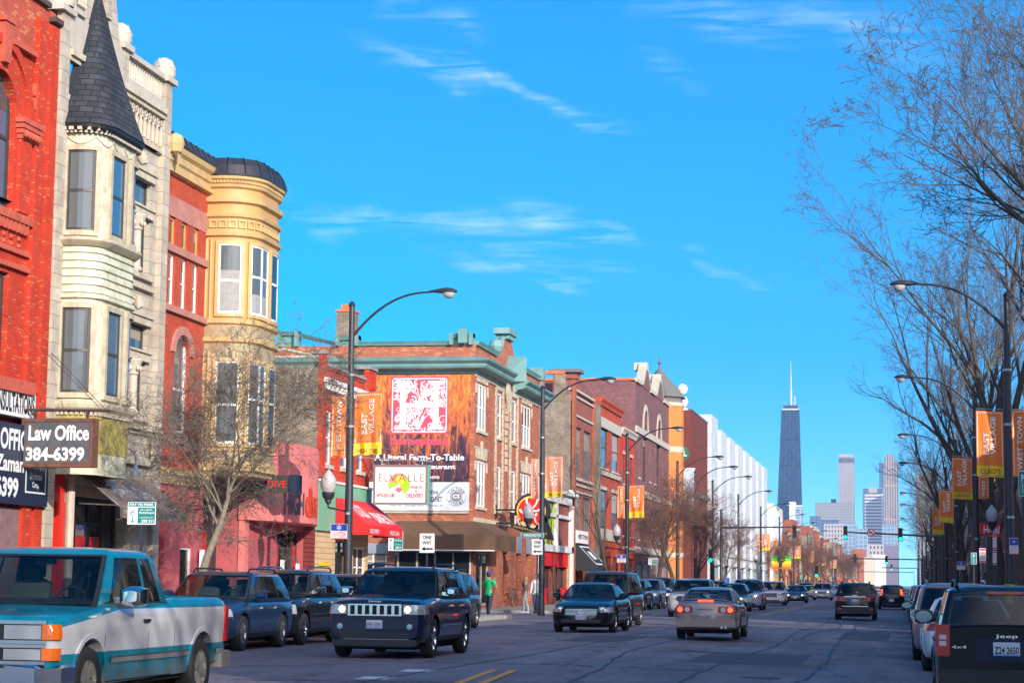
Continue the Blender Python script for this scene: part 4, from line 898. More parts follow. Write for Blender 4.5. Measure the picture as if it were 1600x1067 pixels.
b.add([(106.6, -.2, 11.9), (108.1, 1.0, 12.0), (109.6, -.2, 11.9), (108.1, -.3, 13.4), (108.1, 1.0, 13.3)], [(0, 1, 4, 3), (1, 2, 3, 4), (0, 1, 2)])
b.build('gable_trim', m_teal, B)
MC_ = [(0, 11.55), (.15, 11.6), (.2, 11.72), (.6, 11.8), (.66, 11.9), (.66, 12.0), (.85, 12.14), (.88, 12.24), (.1, 12.42), (0, 12.42)]
def mitre(prof, xa, yb, nm):                          # moulding running along the side wall and round the corner
    b = MB(); n = len(prof); b.add([(xa, Y5 - d, z) for d, z in prof] + [(-20.5 + d, Y5 - d, z) for d, z in prof] + [(-20.5 + d, yb, z) for d, z in prof], [(k + n * j, (k + 1) % n + n * j, (k + 1) % n + n * j + n, k + n * j + n) for j in (0, 1) for k in range(n)] + [tuple(range(n)), tuple(range(2 * n, 3 * n))]); b.build(nm, m_teal, B)
mitre(MC_, -44, 106.4, 'main_cornice'); b = MB(F); b.prof(MC_, 109.8, Y6 + .2); b.build('main_cornice', m_teal, B)
b = MB(Fs)
TP = [(-.35, 12.98), (.12, 12.98), (.15, 13.05), (.24, 13.18), (-.35, 13.22)]
def tp(b, u0, u1, dz, prof=TP): b.prof([(d, z + dz) for d, z in prof], u0, u1)
tp(b, -44, -30.9, .4); tp(b, -26.4, -21.8, 0)
for (a, c, z) in ((-30.6, -29.5, .55), (-27.6, -26.4, .3), (-21.8, -20.6, .35)): tp(b, a, c, z); b.box(a, a + .2, -.35, .26, 12.98, 13.2 + z); b.box(c - .2, c, -.35, .26, 12.98, 13.2 + z); b.box(a + .2, c - .2, -.3, -.02, 13, 13.0 + z)
b.add([(-29.6, .05, 13.45), (-27.5, .05, 12.98), (-27.5, .25, 13.15), (-29.6, .25, 13.7), (-29.6, -.35, 13.7), (-27.5, -.35, 13.15)], [(0, 1, 2, 3), (3, 2, 5, 4)])
b.box(-21.3, -20.85, .25, .42, 13.05, 13.75)
b.build('parapet_cornice', m_teal, B)
b = MB(F); tp(b, Y5 + .02, 104.8, 0); tp(b, 111.4, Y6, -.0); b.box(Y6 - .6, Y6 + .1, -.5, .3, 13.0, 13.7); b.build('parapet_cornice', m_teal, B)
b = MB(Fs)
for (p0, p1) in (((-33, 12.3), (-30.3, 12.85)), ((-30.3, 12.85), (-27.6, 12.3))): b.tube([(p0[0], .03, p0[1]), (p1[0], .03, p1[1])], .07, 4)
b.box(-33, -27.6, .001, .06, 12.44, 12.52); b.build('gable_outline', m_creamt, B)
r = MB(); r.quad((-44, Y5 + .2, 12.6), (-20.8, Y5 + .2, 12.6), (-20.8, Y6, 12.6), (-44, Y6, 12.6)); r.build('roof', m_roof, B, recalc=False)
r = MB(); r.quad((-20.5, Y6, 0), (-44, Y6, 0), (-44, Y6, 12.6), (-20.5, Y6, 12.6)); r.quad((-44, Y5, 0), (-44, Y6, 0), (-44, Y6, 12.6), (-44, Y5, 12.6)); r.build('rear_wall', m_common, B, recalc=False)
b = MB(); b.box(-28.0, -27.1, 100.9, 101.9, 12.5, 14.9); b.build('chimney', m_common, B); b = MB(); b.box(-28.05, -27.05, 100.85, 101.95, 14.9, 15.0); b.box(-27.8, -27.4, 101.1, 101.7, 15.0, 15.3); b.build('chimney_cap', m_chimney, B)
# shopfront under the brown awning
b = MB(Fs); b.box(-24.2, -20.55, .001, .06, .2, 2.9); b.build('shop_front', m_shop, B)
b = MB(Fs)
for x in (-24.25, -23.3, -22.4, -21.5, -20.65): b.box(x, x + .09, .06, .12, .2, 3.0)
b.box(-24.25, -20.56, .06, .115, 2.85, 2.98); b.build('shop_mullion', m_whites, B)
window(B, Fs, -26.2, -24.8, .8, 3.2, m_white, m_shop, ins=.12, rails=(.33, .66), mulls=(.5,)); b = MB(Fs); b.box(-26.25, -24.75, -.05, .04, 2.75, 3.25); b.build('lintel_panel', mat('grey_panel', (.30, .33, .38), .5), B)
window(B, F, 100.3, 103.4, .3, 2.9, m_whites, m_shop, ins=.1, rails=(), mulls=(.5,), name='shop_window')
s = thing('shop_awning', 'wide brown canvas awning wrapping the brick corner under the billboard', 'awning', (-21, 99, 3))
b = MB()
A = [(-24.3, Y5 - .05, 4.35), (-20.45, Y5 - .05, 4.35), (-20.45, 103.8, 4.35)]; Cc = [(-24.3, Y5 - 1.35, 3.7), (-19.15, Y5 - 1.35, 3.7), (-19.15, 103.8, 3.7)]; D = [(x, y, 2.95) for x, y, z in Cc]
b.add(A + Cc + D, [(0, 1, 4, 3), (1, 2, 5, 4), (3, 4, 7, 6), (4, 5, 8, 7), (2, 5, 8), (0, 3, 6)]); b.build('canvas', m_brownc, s, recalc=False)
b = MB(); b.box(-24.3, -19.15, Y5 - 1.37, Y5 - 1.352, 2.9, 2.95); b.build('awning_edge', m_white, s)
# ---- the billboard
def wheat():
    m = mat('wheat_photo_print', (.3, .1, .05), .6); t = m.node_tree; L = t.links.new; p = t.nodes['Principled BSDF']
    g = N(t, 'ShaderNodeNewGeometry').outputs['Position']
    q = N(t, 'ShaderNodeMapping'); q.inputs['Scale'].default_value = (4.2, 1, 1.1); q.inputs['Rotation'].default_value = (0, .25, 0); L(g, q.inputs[0])
    n = N(t, 'ShaderNodeTexNoise'); n.inputs['Scale'].default_value = 1.0; n.inputs['Detail'].default_value = 9; n.inputs['Roughness'].default_value = .72; n.inputs['Distortion'].default_value = 1.2; L(q.outputs[0], n.inputs[0])
    sp = N(t, 'ShaderNodeSeparateXYZ'); L(g, sp.inputs[0])
    mr = N(t, 'ShaderNodeMapRange'); mr.inputs[1].default_value = 7.0; mr.inputs[2].default_value = 10.5; mr.inputs[3].default_value = -.13; mr.inputs[4].default_value = .06; L(sp.outputs[2], mr.inputs[0])
    ad = N(t, 'ShaderNodeMath', operation='ADD'); L(n.outputs[0], ad.inputs[0]); L(mr.outputs[0], ad.inputs[1])
    cr = N(t, 'ShaderNodeValToRGB'); L(ad.outputs[0], cr.inputs[0]); e = cr.color_ramp.elements
    e[0].position = .36; e[0].color = (.035, .02, .045, 1); e[1].position = .66; e[1].color = (.85, .34, .04, 1)
    for pos, c in ((.42, (.18, .045, .045, 1)), (.48, (.45, .10, .035, 1)), (.56, (.66, .17, .035, 1))):
        x = e.new(pos); x.color = c
    L(cr.outputs[0], p.inputs['Base Color']); return m
s = thing('billboard', 'large wall banner for a rooftop restaurant with a pink ornamental letter H', 'billboard', (-23.2, 99.4, 4.8))
BX0, BX1, BZ0, BZ1 = -25.95, -20.72, 4.85, 11.5; zw = 6.25
b = MB(Fs); b.box(BX0, BX1, .002, .07, zw, BZ1); b.build('printed_banner', wheat(), s)
b = MB(Fs); b.box(BX0, BX1, .002, .07, BZ0, zw); b.build('white_strip', mat('banner_white', (.66, .68, .72), .5, var=.06), s)
b = MB(Fs); b.box(BX0, BX1, .002, .09, BZ0 - .12, BZ0 - .03)
for k in range(40): b.box(BX0 + k * .132, BX0 + .05 + k * .132, .07, .085, BZ0 - .01, BZ0 + .04)
b.build('banner_lacing', m_creamt, s)
hx0, hx1, hz0, hz1 = -24.72, -21.82, 8.62, 11.42; D = .072
m_pk = mat('coral_pink_print', (.72, .075, .12), .5); m_hw = mat('print_white', (.74, .76, .80), .5)
b = MB(Fs); b.box(hx0, hx1, D, D + .004, hz0, hz1); b.build('emblem_square', m_pk, s)
b = MB(Fs); e = D + .006; f_ = .055
for q in ((hx0 + .06, hx0 + .06 + f_, hz0 + .06, hz1 - .06), (hx1 - .06 - f_, hx1 - .06, hz0 + .06, hz1 - .06), (hx0 + .06, hx1 - .06, hz0 + .06, hz0 + .06 + f_), (hx0 + .06, hx1 - .06, hz1 - .06 - f_, hz1 - .06)): b.box(q[0], q[1], e, e + .004, q[2], q[3])
for xc in (-24.1, -22.44):
    b.box(xc - .15, xc + .15, e, e + .016, 8.95, 11.1)
    for z0, z1, w0, w1 in ((8.82, 8.92, .42, .36), (8.92, 9.1, .34, .16), (11.12, 11.22, .42, .42), (10.98, 11.12, .18, .36)): b.prism([(xc - w0, z0), (xc + w0, z0), (xc + w1, z1), (xc - w1, z1)], e, e + .013 + .002 * w0)
b.box(-24.1, -22.44, e, e + .011, 9.92, 10.12); b.build('letter_h', m_hw, s)
def spiral(b, cx, cz, r, turns, dr, w, hand, a0):
    global SD; SD += .00004; e = SD; pts = []; n = int(14 * turns)
    for k in range(n + 1):
        t = k / n; a = a0 + hand * 2 * PI * turns * t; rr = r * (1 - t) + .03
        pts.append((cx + rr * math.cos(a), cz + rr * math.sin(a), w * (1 - .6 * t)))
    for i in range(n):
        (x0, z0, w0), (x1, z1, w1) = pts[i], pts[i + 1]; dx, dz = x1 - x0, z1 - z0; l = math.hypot(dx, dz) or 1; nx, nz = -dz / l, dx / l
        b.quad((x0 - nx * w0, e + .003, z0 - nz * w0), (x0 + nx * w0, e + .003, z0 + nz * w0), (x1 + nx * w1, e + .003, z1 + nz * w1), (x1 - nx * w1, e + .003, z1 - nz * w1))
SD = D + .0015; b = MB(Fs); rr = random.Random(5)
for k in range(105):
    cx, cz = rr.uniform(hx0 + .2, hx1 - .2), rr.uniform(hz0 + .2, hz1 - .2); spiral(b, cx, cz, rr.uniform(.09, .20), rr.uniform(.8, 1.5), 0, rr.uniform(.02, .042), rr.choice((-1, 1)), rr.uniform(0, 6))
for k in range(44):
    cx, cz, a = rr.uniform(hx0 + .25, hx1 - .25), rr.uniform(hz0 + .25, hz1 - .25), rr.uniform(0, PI); l = rr.uniform(.1, .2); w = l * .35; SD += .00004; e = SD
    b.add([(cx - l * math.cos(a), e + .004, cz - l * math.sin(a)), (cx - w * math.sin(a), e + .004, cz + w * math.cos(a)), (cx + l * math.cos(a), e + .004, cz + l * math.sin(a)), (cx + w * math.sin(a), e + .004, cz - w * math.cos(a))], [(0, 1, 2, 3)])
e = D + .006
for k in range(5): b.tube([(-23.3, e, 8.8), (-23.3 + (k - 2) * .15, e, 9.4), (-23.3 + (k - 2) * .42, e, 9.85)], .022, 4)
for k in range(5): b.tube([(-23.2, e, 10.15), (-23.2 + (k - 2) * .15, e, 10.7), (-23.2 + (k - 2) * .36, e, 11.2)], .022, 4)
b.build('scrollwork', m_hw, s, recalc=False)
text('homestead', Fs, -24.72, -21.78, 8.06, 8.48, .076, mat('coral_letters', (.80, .07, .13), .5), s, .035)
text('A Literal Farm-To-Table', Fs, -25.5, -20.98, 7.3, 7.62, .076, m_sw, s, .03); text('Rooftop Restaurant', Fs, -25.1, -21.4, 6.82, 7.12, .076, m_sw, s, .03)
text('At Green Roots', Fs, -24.3, -22.2, 6.42, 6.6, .076, m_sw, s, .02)
ik = mat('grey_ink', (.06, .06, .07), .6)
text('Merchandise', Fs, -23.6, -22.27, 5.66, 5.9, .076, ik, s); text('WWW.CULTURESTUDIO.NET', Fs, -24.66, -22.05, 5.28, 5.55, .076, ik, s, .02); text('1940 W. Chicago Ave  Chicago IL', Fs, -24.7, -22.0, 5.06, 5.14, .076, ik, s)
for r0, r1 in ((.46, .475), (.28, .30)): ringd(Fs, -21.35, 5.55, r0, r1, .076, ik, s)
disc(Fs, -21.35, 5.55, .25, .0745, mat('badge_grey', (.22, .22, .26), .5), s); text('CS', Fs, -21.52, -21.18, 5.46, 5.66, .078, m_sw, s, .04)
def arc_text(t, F, cu, cz, r, a0, a1, h, d, m, par, up=True):
    for i, ch in enumerate(t):
        a = a0 + (a1 - a0) * (i + .5) / len(t); th = a - PI / 2 if up else a + PI / 2
        cx, cz2 = cu + r * math.cos(a), cz + r * math.sin(a)
        Fr = (lambda cx, cz2, th: lambda u, dd, z: F(cx + u * math.cos(th) - z * math.sin(th), dd, cz2 + u * math.sin(th) + z * math.cos(th)))(cx, cz2, th)
        text(ch, Fr, -h * .38, h * .38, -h / 2, h / 2, d, m, par, .03)
arc_text('CULTURE', Fs, -21.35, 5.55, .38, R(160), R(20), .12, .078, ik, s); arc_text('STUDIO', Fs, -21.35, 5.55, .38, R(205), R(335), .12, .078, ik, s, up=False)
# ---- round bowling-pin sign with the slanted name board
Fr_ = FC(105)
s = thing('hanging_sign', 'round red sign with a white pin emblem above a slanted black name board', 'sign', (-19.5, 105, 3.6))
cx, cz = Q(832, 798, 105)
def cyl(F, u, z, r, d0, d1, m, par, name, n=36):
    b = MB(F); b.prism([(u + r * math.cos(2 * PI * k / n), z + r * math.sin(2 * PI * k / n)) for k in range(n)], d0, d1); return b.build(name, m, par)
cyl(Fr_, cx, cz, .92, -.25, .1, mat('navy_black', (.02, .022, .035), .45), s, 'round_board'); disc(Fr_, cx - .05, cz, .76, .104, m_gyel, s, name='emblem_rim'); disc(Fr_, cx - .05, cz, .68, .108, m_scarlet, s, name='emblem_disc')
b = MB(Fr_)
def limb(p, w0, w1):
    for i in range(len(p) - 1):
        (x0, z0), (x1, z1) = p[i], p[i + 1]; l = math.hypot(x1 - x0, z1 - z0); nx, nz = -(z1 - z0) / l, (x1 - x0) / l
        a, c = w0 + (w1 - w0) * i / (len(p) - 1), w0 + (w1 - w0) * (i + 1) / (len(p) - 1)
        b.quad((cx + x0 - nx * a, .112, cz + z0 - nz * a), (cx + x0 + nx * a, .112, cz + z0 + nz * a), (cx + x1 + nx * c, .112, cz + z1 + nz * c), (cx + x1 - nx * c, .112, cz + z1 - nz * c))
for p in ([(-.3, .6), (-.26, .3), (-.1, 0)], [(-.65, .05), (-.45, -.15), (-.1, -.3)], [(.3, .6), (.2, .35), (0, .1)], [(.45, .1), (.25, .0), (-.05, 0)], [(-.1, 0), (.1, -.25), (.2, -.6)], [(-.1, -.3), (.1, -.3), (.25, -.1)]): limb(p, .05, .035)
for x, z in ((-.3, .6), (-.62, .04), (.3, .6), (.45, .1), (-.1, 0), (.2, -.2)):
    pts = [(cx + x, .112, cz + z)] + [(cx + x + .065 * math.cos(k), .1135 + x * .001, cz + z + .065 * math.sin(k)) for k in [j * PI / 5 for j in range(11)]]; b.add(pts, [(0, k, k + 1) for k in range(1, 11)])
b.build('emblem_pins', m_sw, s, recalc=False)
x0, z0 = Q(796, 799, 105); x1, z1 = Q(869, 800, 105)
b = MB(Fr_); b.prism([(x0, z0), (x0 + .1, z0 - .8), (x0 + 1.3, z0 - 1.28), (x1 - .1, z0 - 1.45), (x1 - .5, z0 - .25), (x0 + 1.2, z0 - .3)], -.2, .1); b.build('name_board', m_sb, s)
text('ROOT', Fr_, x0 + .28, x0 + 1.75, z0 - .98 + .35, z0 - .45 + .28, .104, m_salmon and mat('pale_pink_letters', (.72, .5, .46), .5), s, .05, shear=-.22)
text('HANDMADE PIZZA', Fr_, x0 + .25, x0 + 2.0, z0 - .98 + .18, z0 - .98 + .3, .104, mat('gilt', (.5, .33, .05), .5), s, .02, shear=-.22)
b = MB(Fr_); b.tube([(-20.5, 0, cz + .05), (cx - .9, 0, cz + .05)], .05, 6); b.box(-20.5, -20.42, -.1, .1, cz - .4, cz + .3); b.tube([(-20.5, 0, z0 - .6), (x0 + .1, 0, z0 - .6)], .05, 6); b.build('bracket', m_black, s)

# ================================================================== FURTHER ALONG THE LEFT SIDE
def simple(label, u0, u1, H, wm, floors, mf=None, mp=None, name='brick_building', shopm=None, depth=18, ghz=4.2, ncol=3, ww=1.1, wh=1.8, fz0=None, corn=None, sidem=None, group=None, lintel=None, F=F, par=.5, shop=True, X=-20.5):
    B = thing(name, label, 'building', tuple(F((u0 + u1) / 2, 0, .15)), group=group)
    hs = []; n = ncol; fh = (H - ghz - 1.0) / floors
    for f in range(floors):
        for k in range(n):
            uc = u0 + (u1 - u0) * (k + .5) / n; z = ghz + .5 + f * fh; hs.append((uc - ww / 2, uc + ww / 2, z + .3, min(z + .3 + wh, H - .8)))
    wall(F, u0, u1, ghz, H, hs, wm, B)
    for h in hs: window(B, F, *h, mf or m_dark, mp or m_glassb, ins=.15, sill=m_whites, lintel=lintel)
    m = max(2, int((u1 - u0) / 3.2)); sh = [(u0 + .35 + (u1 - u0 - .5) * k / m, u0 + .05 + (u1 - u0 - .5) * (k + 1) / m, .5, ghz - .9) for k in range(m)]
    wall(F, u0, u1, 0, ghz, sh, shopm or wm, B, name='shop_wall')
    for h in sh: window(B, F, *h, m_dark, m_shop, ins=.2, rails=(.75,), mulls=(.5,), name='shop_window')
    shell(F, u0, u1, H, depth, sidem or m_common, B, par=par)
    b = MB(F); c = corn or m_whites
    b.prof([(0, H - .45), (.12, H - .42), (.18, H - .2), (.3, H - .05), (.3, H + .08), (-.3, H + .1), (-.3, H)], u0 + .01, u1 - .01); b.box(u0 + .02, u1 - .02, .001, .12, ghz - .25, ghz - .02); b.build('cornice', c, B)
    return B
# single storey diner with white cornice in front of the grey brick wall
B = thing('diner_building', 'single storey diner with white cornice frame and red panels beside the corner block', 'building', (-20.5, 124, .15))
wall(F, 118.05, 129.9, 0, 6.3, [(119.5, 123.0, .3, 3.1), (124.2, 128.4, .3, 3.1)], m_dred, B); shell(F, 118.05, 129.9, 6.3, 14, m_common, B)
b = MB(F)
for q in ((118.1, 129.85, 6.2, 6.9), (118.1, 129.85, 3.25, 3.65), (118.1, 118.6, .3, 6.2), (129.1, 129.85, .15, 7.2), (123.4, 123.8, 3.65, 6.2), (118.6, 129.1, 5.3, 5.5)): b.box(q[0], q[1], .001, .22, q[2], q[3])
b.box(118, 130, .001, .5, 6.75, 6.95); b.build('white_frame', m_white, B)
b = MB(F); rr = random.Random(2)
for k in range(46): u, z = rr.uniform(118.9, 123.0), rr.uniform(3.9, 5.8); a = rr.uniform(.9, 2.2); b.prism([(u - .14, z - .3), (u + .14, z - .3), (u + .35 * math.cos(a), z + .55 * math.sin(a))], .03 + .003 * (k % 9), .05 + .003 * (k % 9))
b.build('painted_burst', mat('acid_green', (.38, .75, .02), .5, var=.4, vs=2), B)
b = MB(F); b.box(119.3, 123.2, .02, .08, 2.4, 3.3); b.box(124.0, 128.6, .02, .08, 2.35, 3.3); b.box(119.3, 121, .02, .06, .2, 1.1); b.box(126, 128.6, .02, .06, .2, 1.1); b.build('red_panel', m_redc, B)
for h in ((119.5, 123.0, .3, 3.1), (124.2, 128.4, .3, 3.1)): window(B, F, *h, m_dark, m_shop, ins=.3, mulls=(.5,), rails=(), name='shop_window')
b = MB(F); b.box(128.45, 129.1, .001, .1, .15, 3.2); b.build('stone_pier', m_beigeblock, B)
# dark red block
B = thing('brick_building', 'dark red brick block with tall grouped windows and grey brick side wall', 'building', (-20.5, 136, .15))
hs = [(131.0, 134.3, 8.2, 11.4), (135.2, 138.6, 8.2, 11.4), (131.0, 134.3, 4.3, 7.0), (135.2, 138.6, 4.3, 7.0)]
wall(F, 130.0, 139.6, 3.9, 13.3, hs, m_dred, B)
for h in hs: window(B, F, *h, m_greyf, m_glass, ins=.22, mulls=(.25, .5, .75), rails=(.6,), fw=.14)
wall(F, 130.0, 139.6, 0, 3.9, [(131, 133.5, .2, 3), (134.5, 138.6, .2, 3)], m_brown, B, name='shop_wall')
for h in ((131, 133.5, .2, 3), (134.5, 138.6, .2, 3)): window(B, F, *h, m_dark, m_shop, ins=.3, mulls=(.5,), rails=(), name='shop_window')
b = MB(F)
for z in (13.2, 12.0, 7.6, 7.15): b.box(130.6, 139, .001, .12, z, z + .13)
b.box(130.1, 139.5, .001, .14, 7.95, 8.12); b.box(130.1, 139.5, -.25, .15, 13.6, 13.75); b.build('stone_course', m_whites, B)
b = MB(F); b.box(130.0, 130.7, .001, .2, .2, 14.3); b.box(129.9, 130.8, -.4, .3, 14.3, 14.5); b.box(139.0, 141.8, -.25, .16, .2, 13.75); b.build('pier', m_brown, B)
b = MB(F); b.box(139.3, 141.9, .161, .18, .2, 13.5); b.build('grey_brick_strip', m_common, B)
Fq = FC(129.95)
wall(Fq, -36, -20.55, 0, 13.3, [], m_common, B, name='side_wall'); b = MB(Fq); b.box(-24.3, -22.3, -.3, .05, 13.3, 14.3); b.box(-21.6, -20.9, -.3, .05, 13.3, 14.6); b.build('stepped_parapet', m_common, B)
b = MB(Fq); b.box(-24.4, -22.25, -.35, .1, 14.3, 14.48); b.box(-36, -24.3, -.35, .1, 13.3, 13.48); b.box(-22.2, -21.0, -.35, .1, 14.6, 14.8); b.build('coping_tile', m_chimney, B)
r = MB(); r.quad((-36, 130, 13), (-20.7, 130, 13), (-20.7, 141.8, 13), (-36, 141.8, 13)); r.build('roof', m_roof, B, recalc=False)
s = thing('shop_sign', 'small white sign board reading West Town over the black awning', 'sign', (-20.3, 132, 3.8)); b = MB(F); b.box(130.9, 135.6, .15, .28, 3.95, 4.75); b.build('board', m_white, s); text('WEST TOWN', F, 131.2, 135.3, 4.2, 4.5, .285, m_sb, s, .03)
s = thing('shop_awning', 'small black canvas awning with a white framed label', 'awning', (-20.3, 133, 2.9)); awning(s, F, 130.9, 136.4, .1, 1.5, 3.95, 2.5, 2.2, mat('black_canvas', (.02, .022, .03), .8), name='canvas')
Fz = lambda u, d, z: F(u, .1 + (3.95 - z) * 1.4 / 1.45 + .01 + d, z)
b = MB(Fz)
for q in ((131.6, 135.8, 3.7, 3.78), (131.6, 135.8, 2.6, 2.68), (131.6, 131.9, 2.68, 3.7), (135.5, 135.8, 2.68, 3.7), (133.0, 134.4, 2.95, 3.45)): b.quad((q[0], 0, q[2]), (q[1], 0, q[2]), (q[1], 0, q[3]), (q[0], 0, q[3]))
b.build('awning_label', m_sw, s, recalc=False)
B = simple('orange-red brick house with pale lintel bands and blue-black windows', 141.9, 153.4, 14.1, m_red2, 2, ncol=2, ww=3.6, wh=2.9, mp=m_glassb, corn=m_red2, sidem=m_red2, lintel=m_whites)
b = MB(F); b.box(142.3, 153, .001, .16, 8.9, 9.2); b.box(142.3, 153, .001, .12, 12.2, 12.9); b.box(142.1, 153.2, .001, .1, 4.4, 5.2); b.build('stone_band', m_whites, B)
B = simple('narrow red brick house with small round-headed windows between taller blocks', 153.45, 161.9, 12.9, m_red, 2, ncol=2, ww=1.4, wh=2.2, sidem=m_red, lintel=m_whites)
# purple gabled block with orange turret
B = thing('gabled_building', 'purple brick block with two pointed gables and an orange corner turret', 'building', (-20.5, 174, .15))
holes = []; arches = []
G = []
for k in range(6):
    u = 164.2 + k * 3.6; w = 1.0
    holes += [(u, u + w, 9.8, 13.0), (u, u + w, 4.9, 7.6)]
for (a, c) in ((167.0, 170.0), (176.6, 179.6)): holes.append((a, c, 9.6, 15.4)); arches.append((a, c, 15.4, 2.2, 'round'))
holes = [h for h in holes if not any(a - .2 < (h[0] + h[1]) / 2 < c + .2 and h[3] < 14 and h[2] > 9 for a, c, *_ in arches)]
wall(F, 162.0, 186.0, 3.9, 17.2, holes, m_purple, B, arch=arches)
for h in holes: window(B, F, *h, m_dark, m_glass, ins=.25, rails=(.5,), sill=m_whites if h[3] < 14 else None, mulls=(.5,) if h[1] - h[0] > 2 else ())
for (a, c) in ((167.0, 170.0), (176.6, 179.6)):
    cu = (a + c) / 2
    b = MB(F); b.prism([(a - 1.2, 17.2), (c + 1.2, 17.2), (cu + .6, 18.5), (cu + .4, 18.9), (cu - .4, 18.9), (cu - .6, 18.5)], -.4, .05); b.build('gable', m_purple, B)
    b = MB(F)
    for p, q in (((a - 1.6, 17.3), (a - .9, 17.3)), ((a - .9, 17.3), (cu - .7, 18.6)), ((cu - .7, 18.6), (cu - .45, 19.0)), ((cu - .45, 19.0), (cu + .45, 19.0)), ((cu + .45, 19.0), (cu + .7, 18.6)), ((cu + .7, 18.6), (c + .9, 17.3))):
        b.prism([(p[0], p[1]), (q[0], q[1]), (q[0], q[1] + .3), (p[0], p[1] + .3)], -.5, .18)
    b.prism([(cu - .5, 18.7), (cu + .5, 18.7), (cu + .3, 19.35), (cu - .3, 19.35)], -.9, .2)
    n = 14
    for k in range(n):
        a0, a1 = PI * k / n, PI * (k + 1) / n; b.prism([(cu + r * math.cos(t), 13.3 + r * 1.42 * math.sin(t)) for r, t in ((1.52, a0), (1.85, a0), (1.85, a1), (1.52, a1))], .001, .1)
    b.build('gable_coping', m_whites, B)
b = MB(F)
for z in (13.25, 8.3, 3.8): b.box(162.02, 185.98, .001, .14, z, z + .5)
for a, c in ((162.0, 165.2), (171.6, 175.0), (181.2, 186)): b.box(a, c, -.4, .16, 17.2, 17.5)
b.build('stone_band', m_whites, B)
wall(F, 162, 186, 0, 3.9, [(163 + 4.5 * k, 166.8 + 4.5 * k, .4, 3.1) for k in range(5)], m_purple, B, name='shop_wall')
for k in range(5): window(B, F, 163 + 4.5 * k, 166.8 + 4.5 * k, .4, 3.1, m_steel, m_glassb, ins=.2, mulls=(.33, .66), rails=(.8,), name='shop_window')
Fq = FC(162); wall(Fq, -42, -20.5, 0, 17.3, [], m_purple, B, name='side_wall'); b = MB(Fq); b.box(-42, -20.6, -.4, .08, 17.3, 17.5); b.build('coping_tile', m_chimney, B)
b = MB(); b.box(-26.5, -24.6, 158.5, 160, 12, 17.6); b.build('chimney', m_dred, B); b = MB(); b.box(-26.8, -24.3, 158.2, 160.3, 17.6, 17.85); b.build('chimney_cap', m_lead, B)
r = MB(); r.quad((-42, 162.2, 16.9), (-20.8, 162.2, 16.9), (-20.8, 195, 16.9), (-42, 195, 16.9)); r.build('roof', m_roof, B, recalc=False)
wall(F, 190.5, 195.8, 0, 17, [], m_purple, B, name='rear_wall')
n = 8; cu, cd_, rad = 188.2, -1.1, 2.3
def octo(r, z): return [(cu + r * math.cos(R(22.5 + 45 * k)), cd_ + r * math.sin(R(22.5 + 45 * k)), z) for k in range(8)]
b = MB(F); b.add(octo(rad, 0) + octo(rad, 17.4), [(k, (k + 1) % 8, 8 + (k + 1) % 8, 8 + k) for k in range(8)]); b.build('turret', m_orange, B)
b = MB(F)
for z, h in ((17.4, .3), (13.2, .5), (8.3, .5), (3.8, .4)): b.add(octo(rad + .06, z) + octo(rad + .06, z + h), [(k, (k + 1) % 8, 8 + (k + 1) % 8, 8 + k) for k in range(8)] + [tuple(range(8)), tuple(range(8, 16))])
b.build('turret_band', m_whites, B)
b = MB(F); b.add(octo(rad - .1, 17.7) + octo(rad - .1, 18.1) + octo(rad + .25, 18.2) + octo(.12, 20.9), [(k + 8 * j, (k + 1) % 8 + 8 * j, 8 * j + 8 + (k + 1) % 8, 8 * j + 8 + k) for j in range(3) for k in range(8)]); b.tube([(cu, cd_, 20.8), (cu, cd_, 22.2)], [.1, .03], 6); b.lathe((cu, cd_, 21.4), [(0, -.2), (.2, 0), (0, .3)], 8); b.build('turret_roof', m_lead, B)
v = octo(rad + .03, 0)
for z0, z1 in ((9.8, 12.9), (4.6, 7.9), (.6, 3.4)):
    for k in (6, 7, 5):
        a, c = Vector(v[k]), Vector(v[(k + 1) % 8]); 
        Fo = (lambda a, c: lambda u, d, z: F(a.x + (c.x - a.x) * u + (a.x + c.x - 2 * cu) * d * .15, a.y + (c.y - a.y) * u + (a.y + c.y - 2 * cd_) * d * .15, z))(a, c)
        w = MB(Fo); w.box(.18, .82, 0, .12, z0, z1); o = w.build('window', m_dark, B); w = MB(Fo); w.box(.22, .5, .12, .14, z0 + .1, z1 - .1); w.box(.53, .78, .12, .14, z0 + .1, z1 - .1); w.build('pane', m_glassb, o)
# maroon block and rooftop dome
B = thing('brick_building', 'plain dark maroon block with narrow window slots and rooftop domes', 'building', (-20.5, 215, .15))
hs = [(208 + 2.3 * k, 208.9 + 2.3 * k, z, z + 4.4) for k in range(7) for z in (11.2, 5.2)]
wall(F, 206, 224, 0, 18.6, hs, m_maroon, B)
for h in hs: window(B, F, *h, m_maroon, m_glass, ins=.2, rails=(.5,))
Fq = FC(206); wall(Fq, -42, -20.5, 0, 18.6, [(-41, -39.5, 12, 14)], m_maroon, B, name='side_wall'); b = MB(F); b.box(206, 224, .001, .3, 10.2, 10.6); b.box(206, 224, -.3, .06, 18.6, 18.75); b.build('steel_band', m_lead, B); b = MB(Fq); b.box(-42, -20.2, .001, .3, 10.2, 10.6); b.build('steel_band', m_lead, B)
r = MB(); r.quad((-42, 206.2, 18.3), (-20.8, 206.2, 18.3), (-20.8, 224, 18.3), (-42, 224, 18.3)); r.build('roof', m_roof, B, recalc=False)
r = MB(); r.quad((-20.5, 224, 0), (-42, 224, 0), (-42, 224, 18.3), (-20.5, 224, 18.3)); r.build('rear_wall', m_maroon, B, recalc=False)
b = MB()
for z, r_ in ((18.9, .75), (20.1, .65), (21.4, .6)): b.lathe((-22.2, 214, z), [(0, -r_), (r_ * .7, -r_ * .7), (r_, 0), (r_ * .7, r_ * .7), (0, r_)], 12)
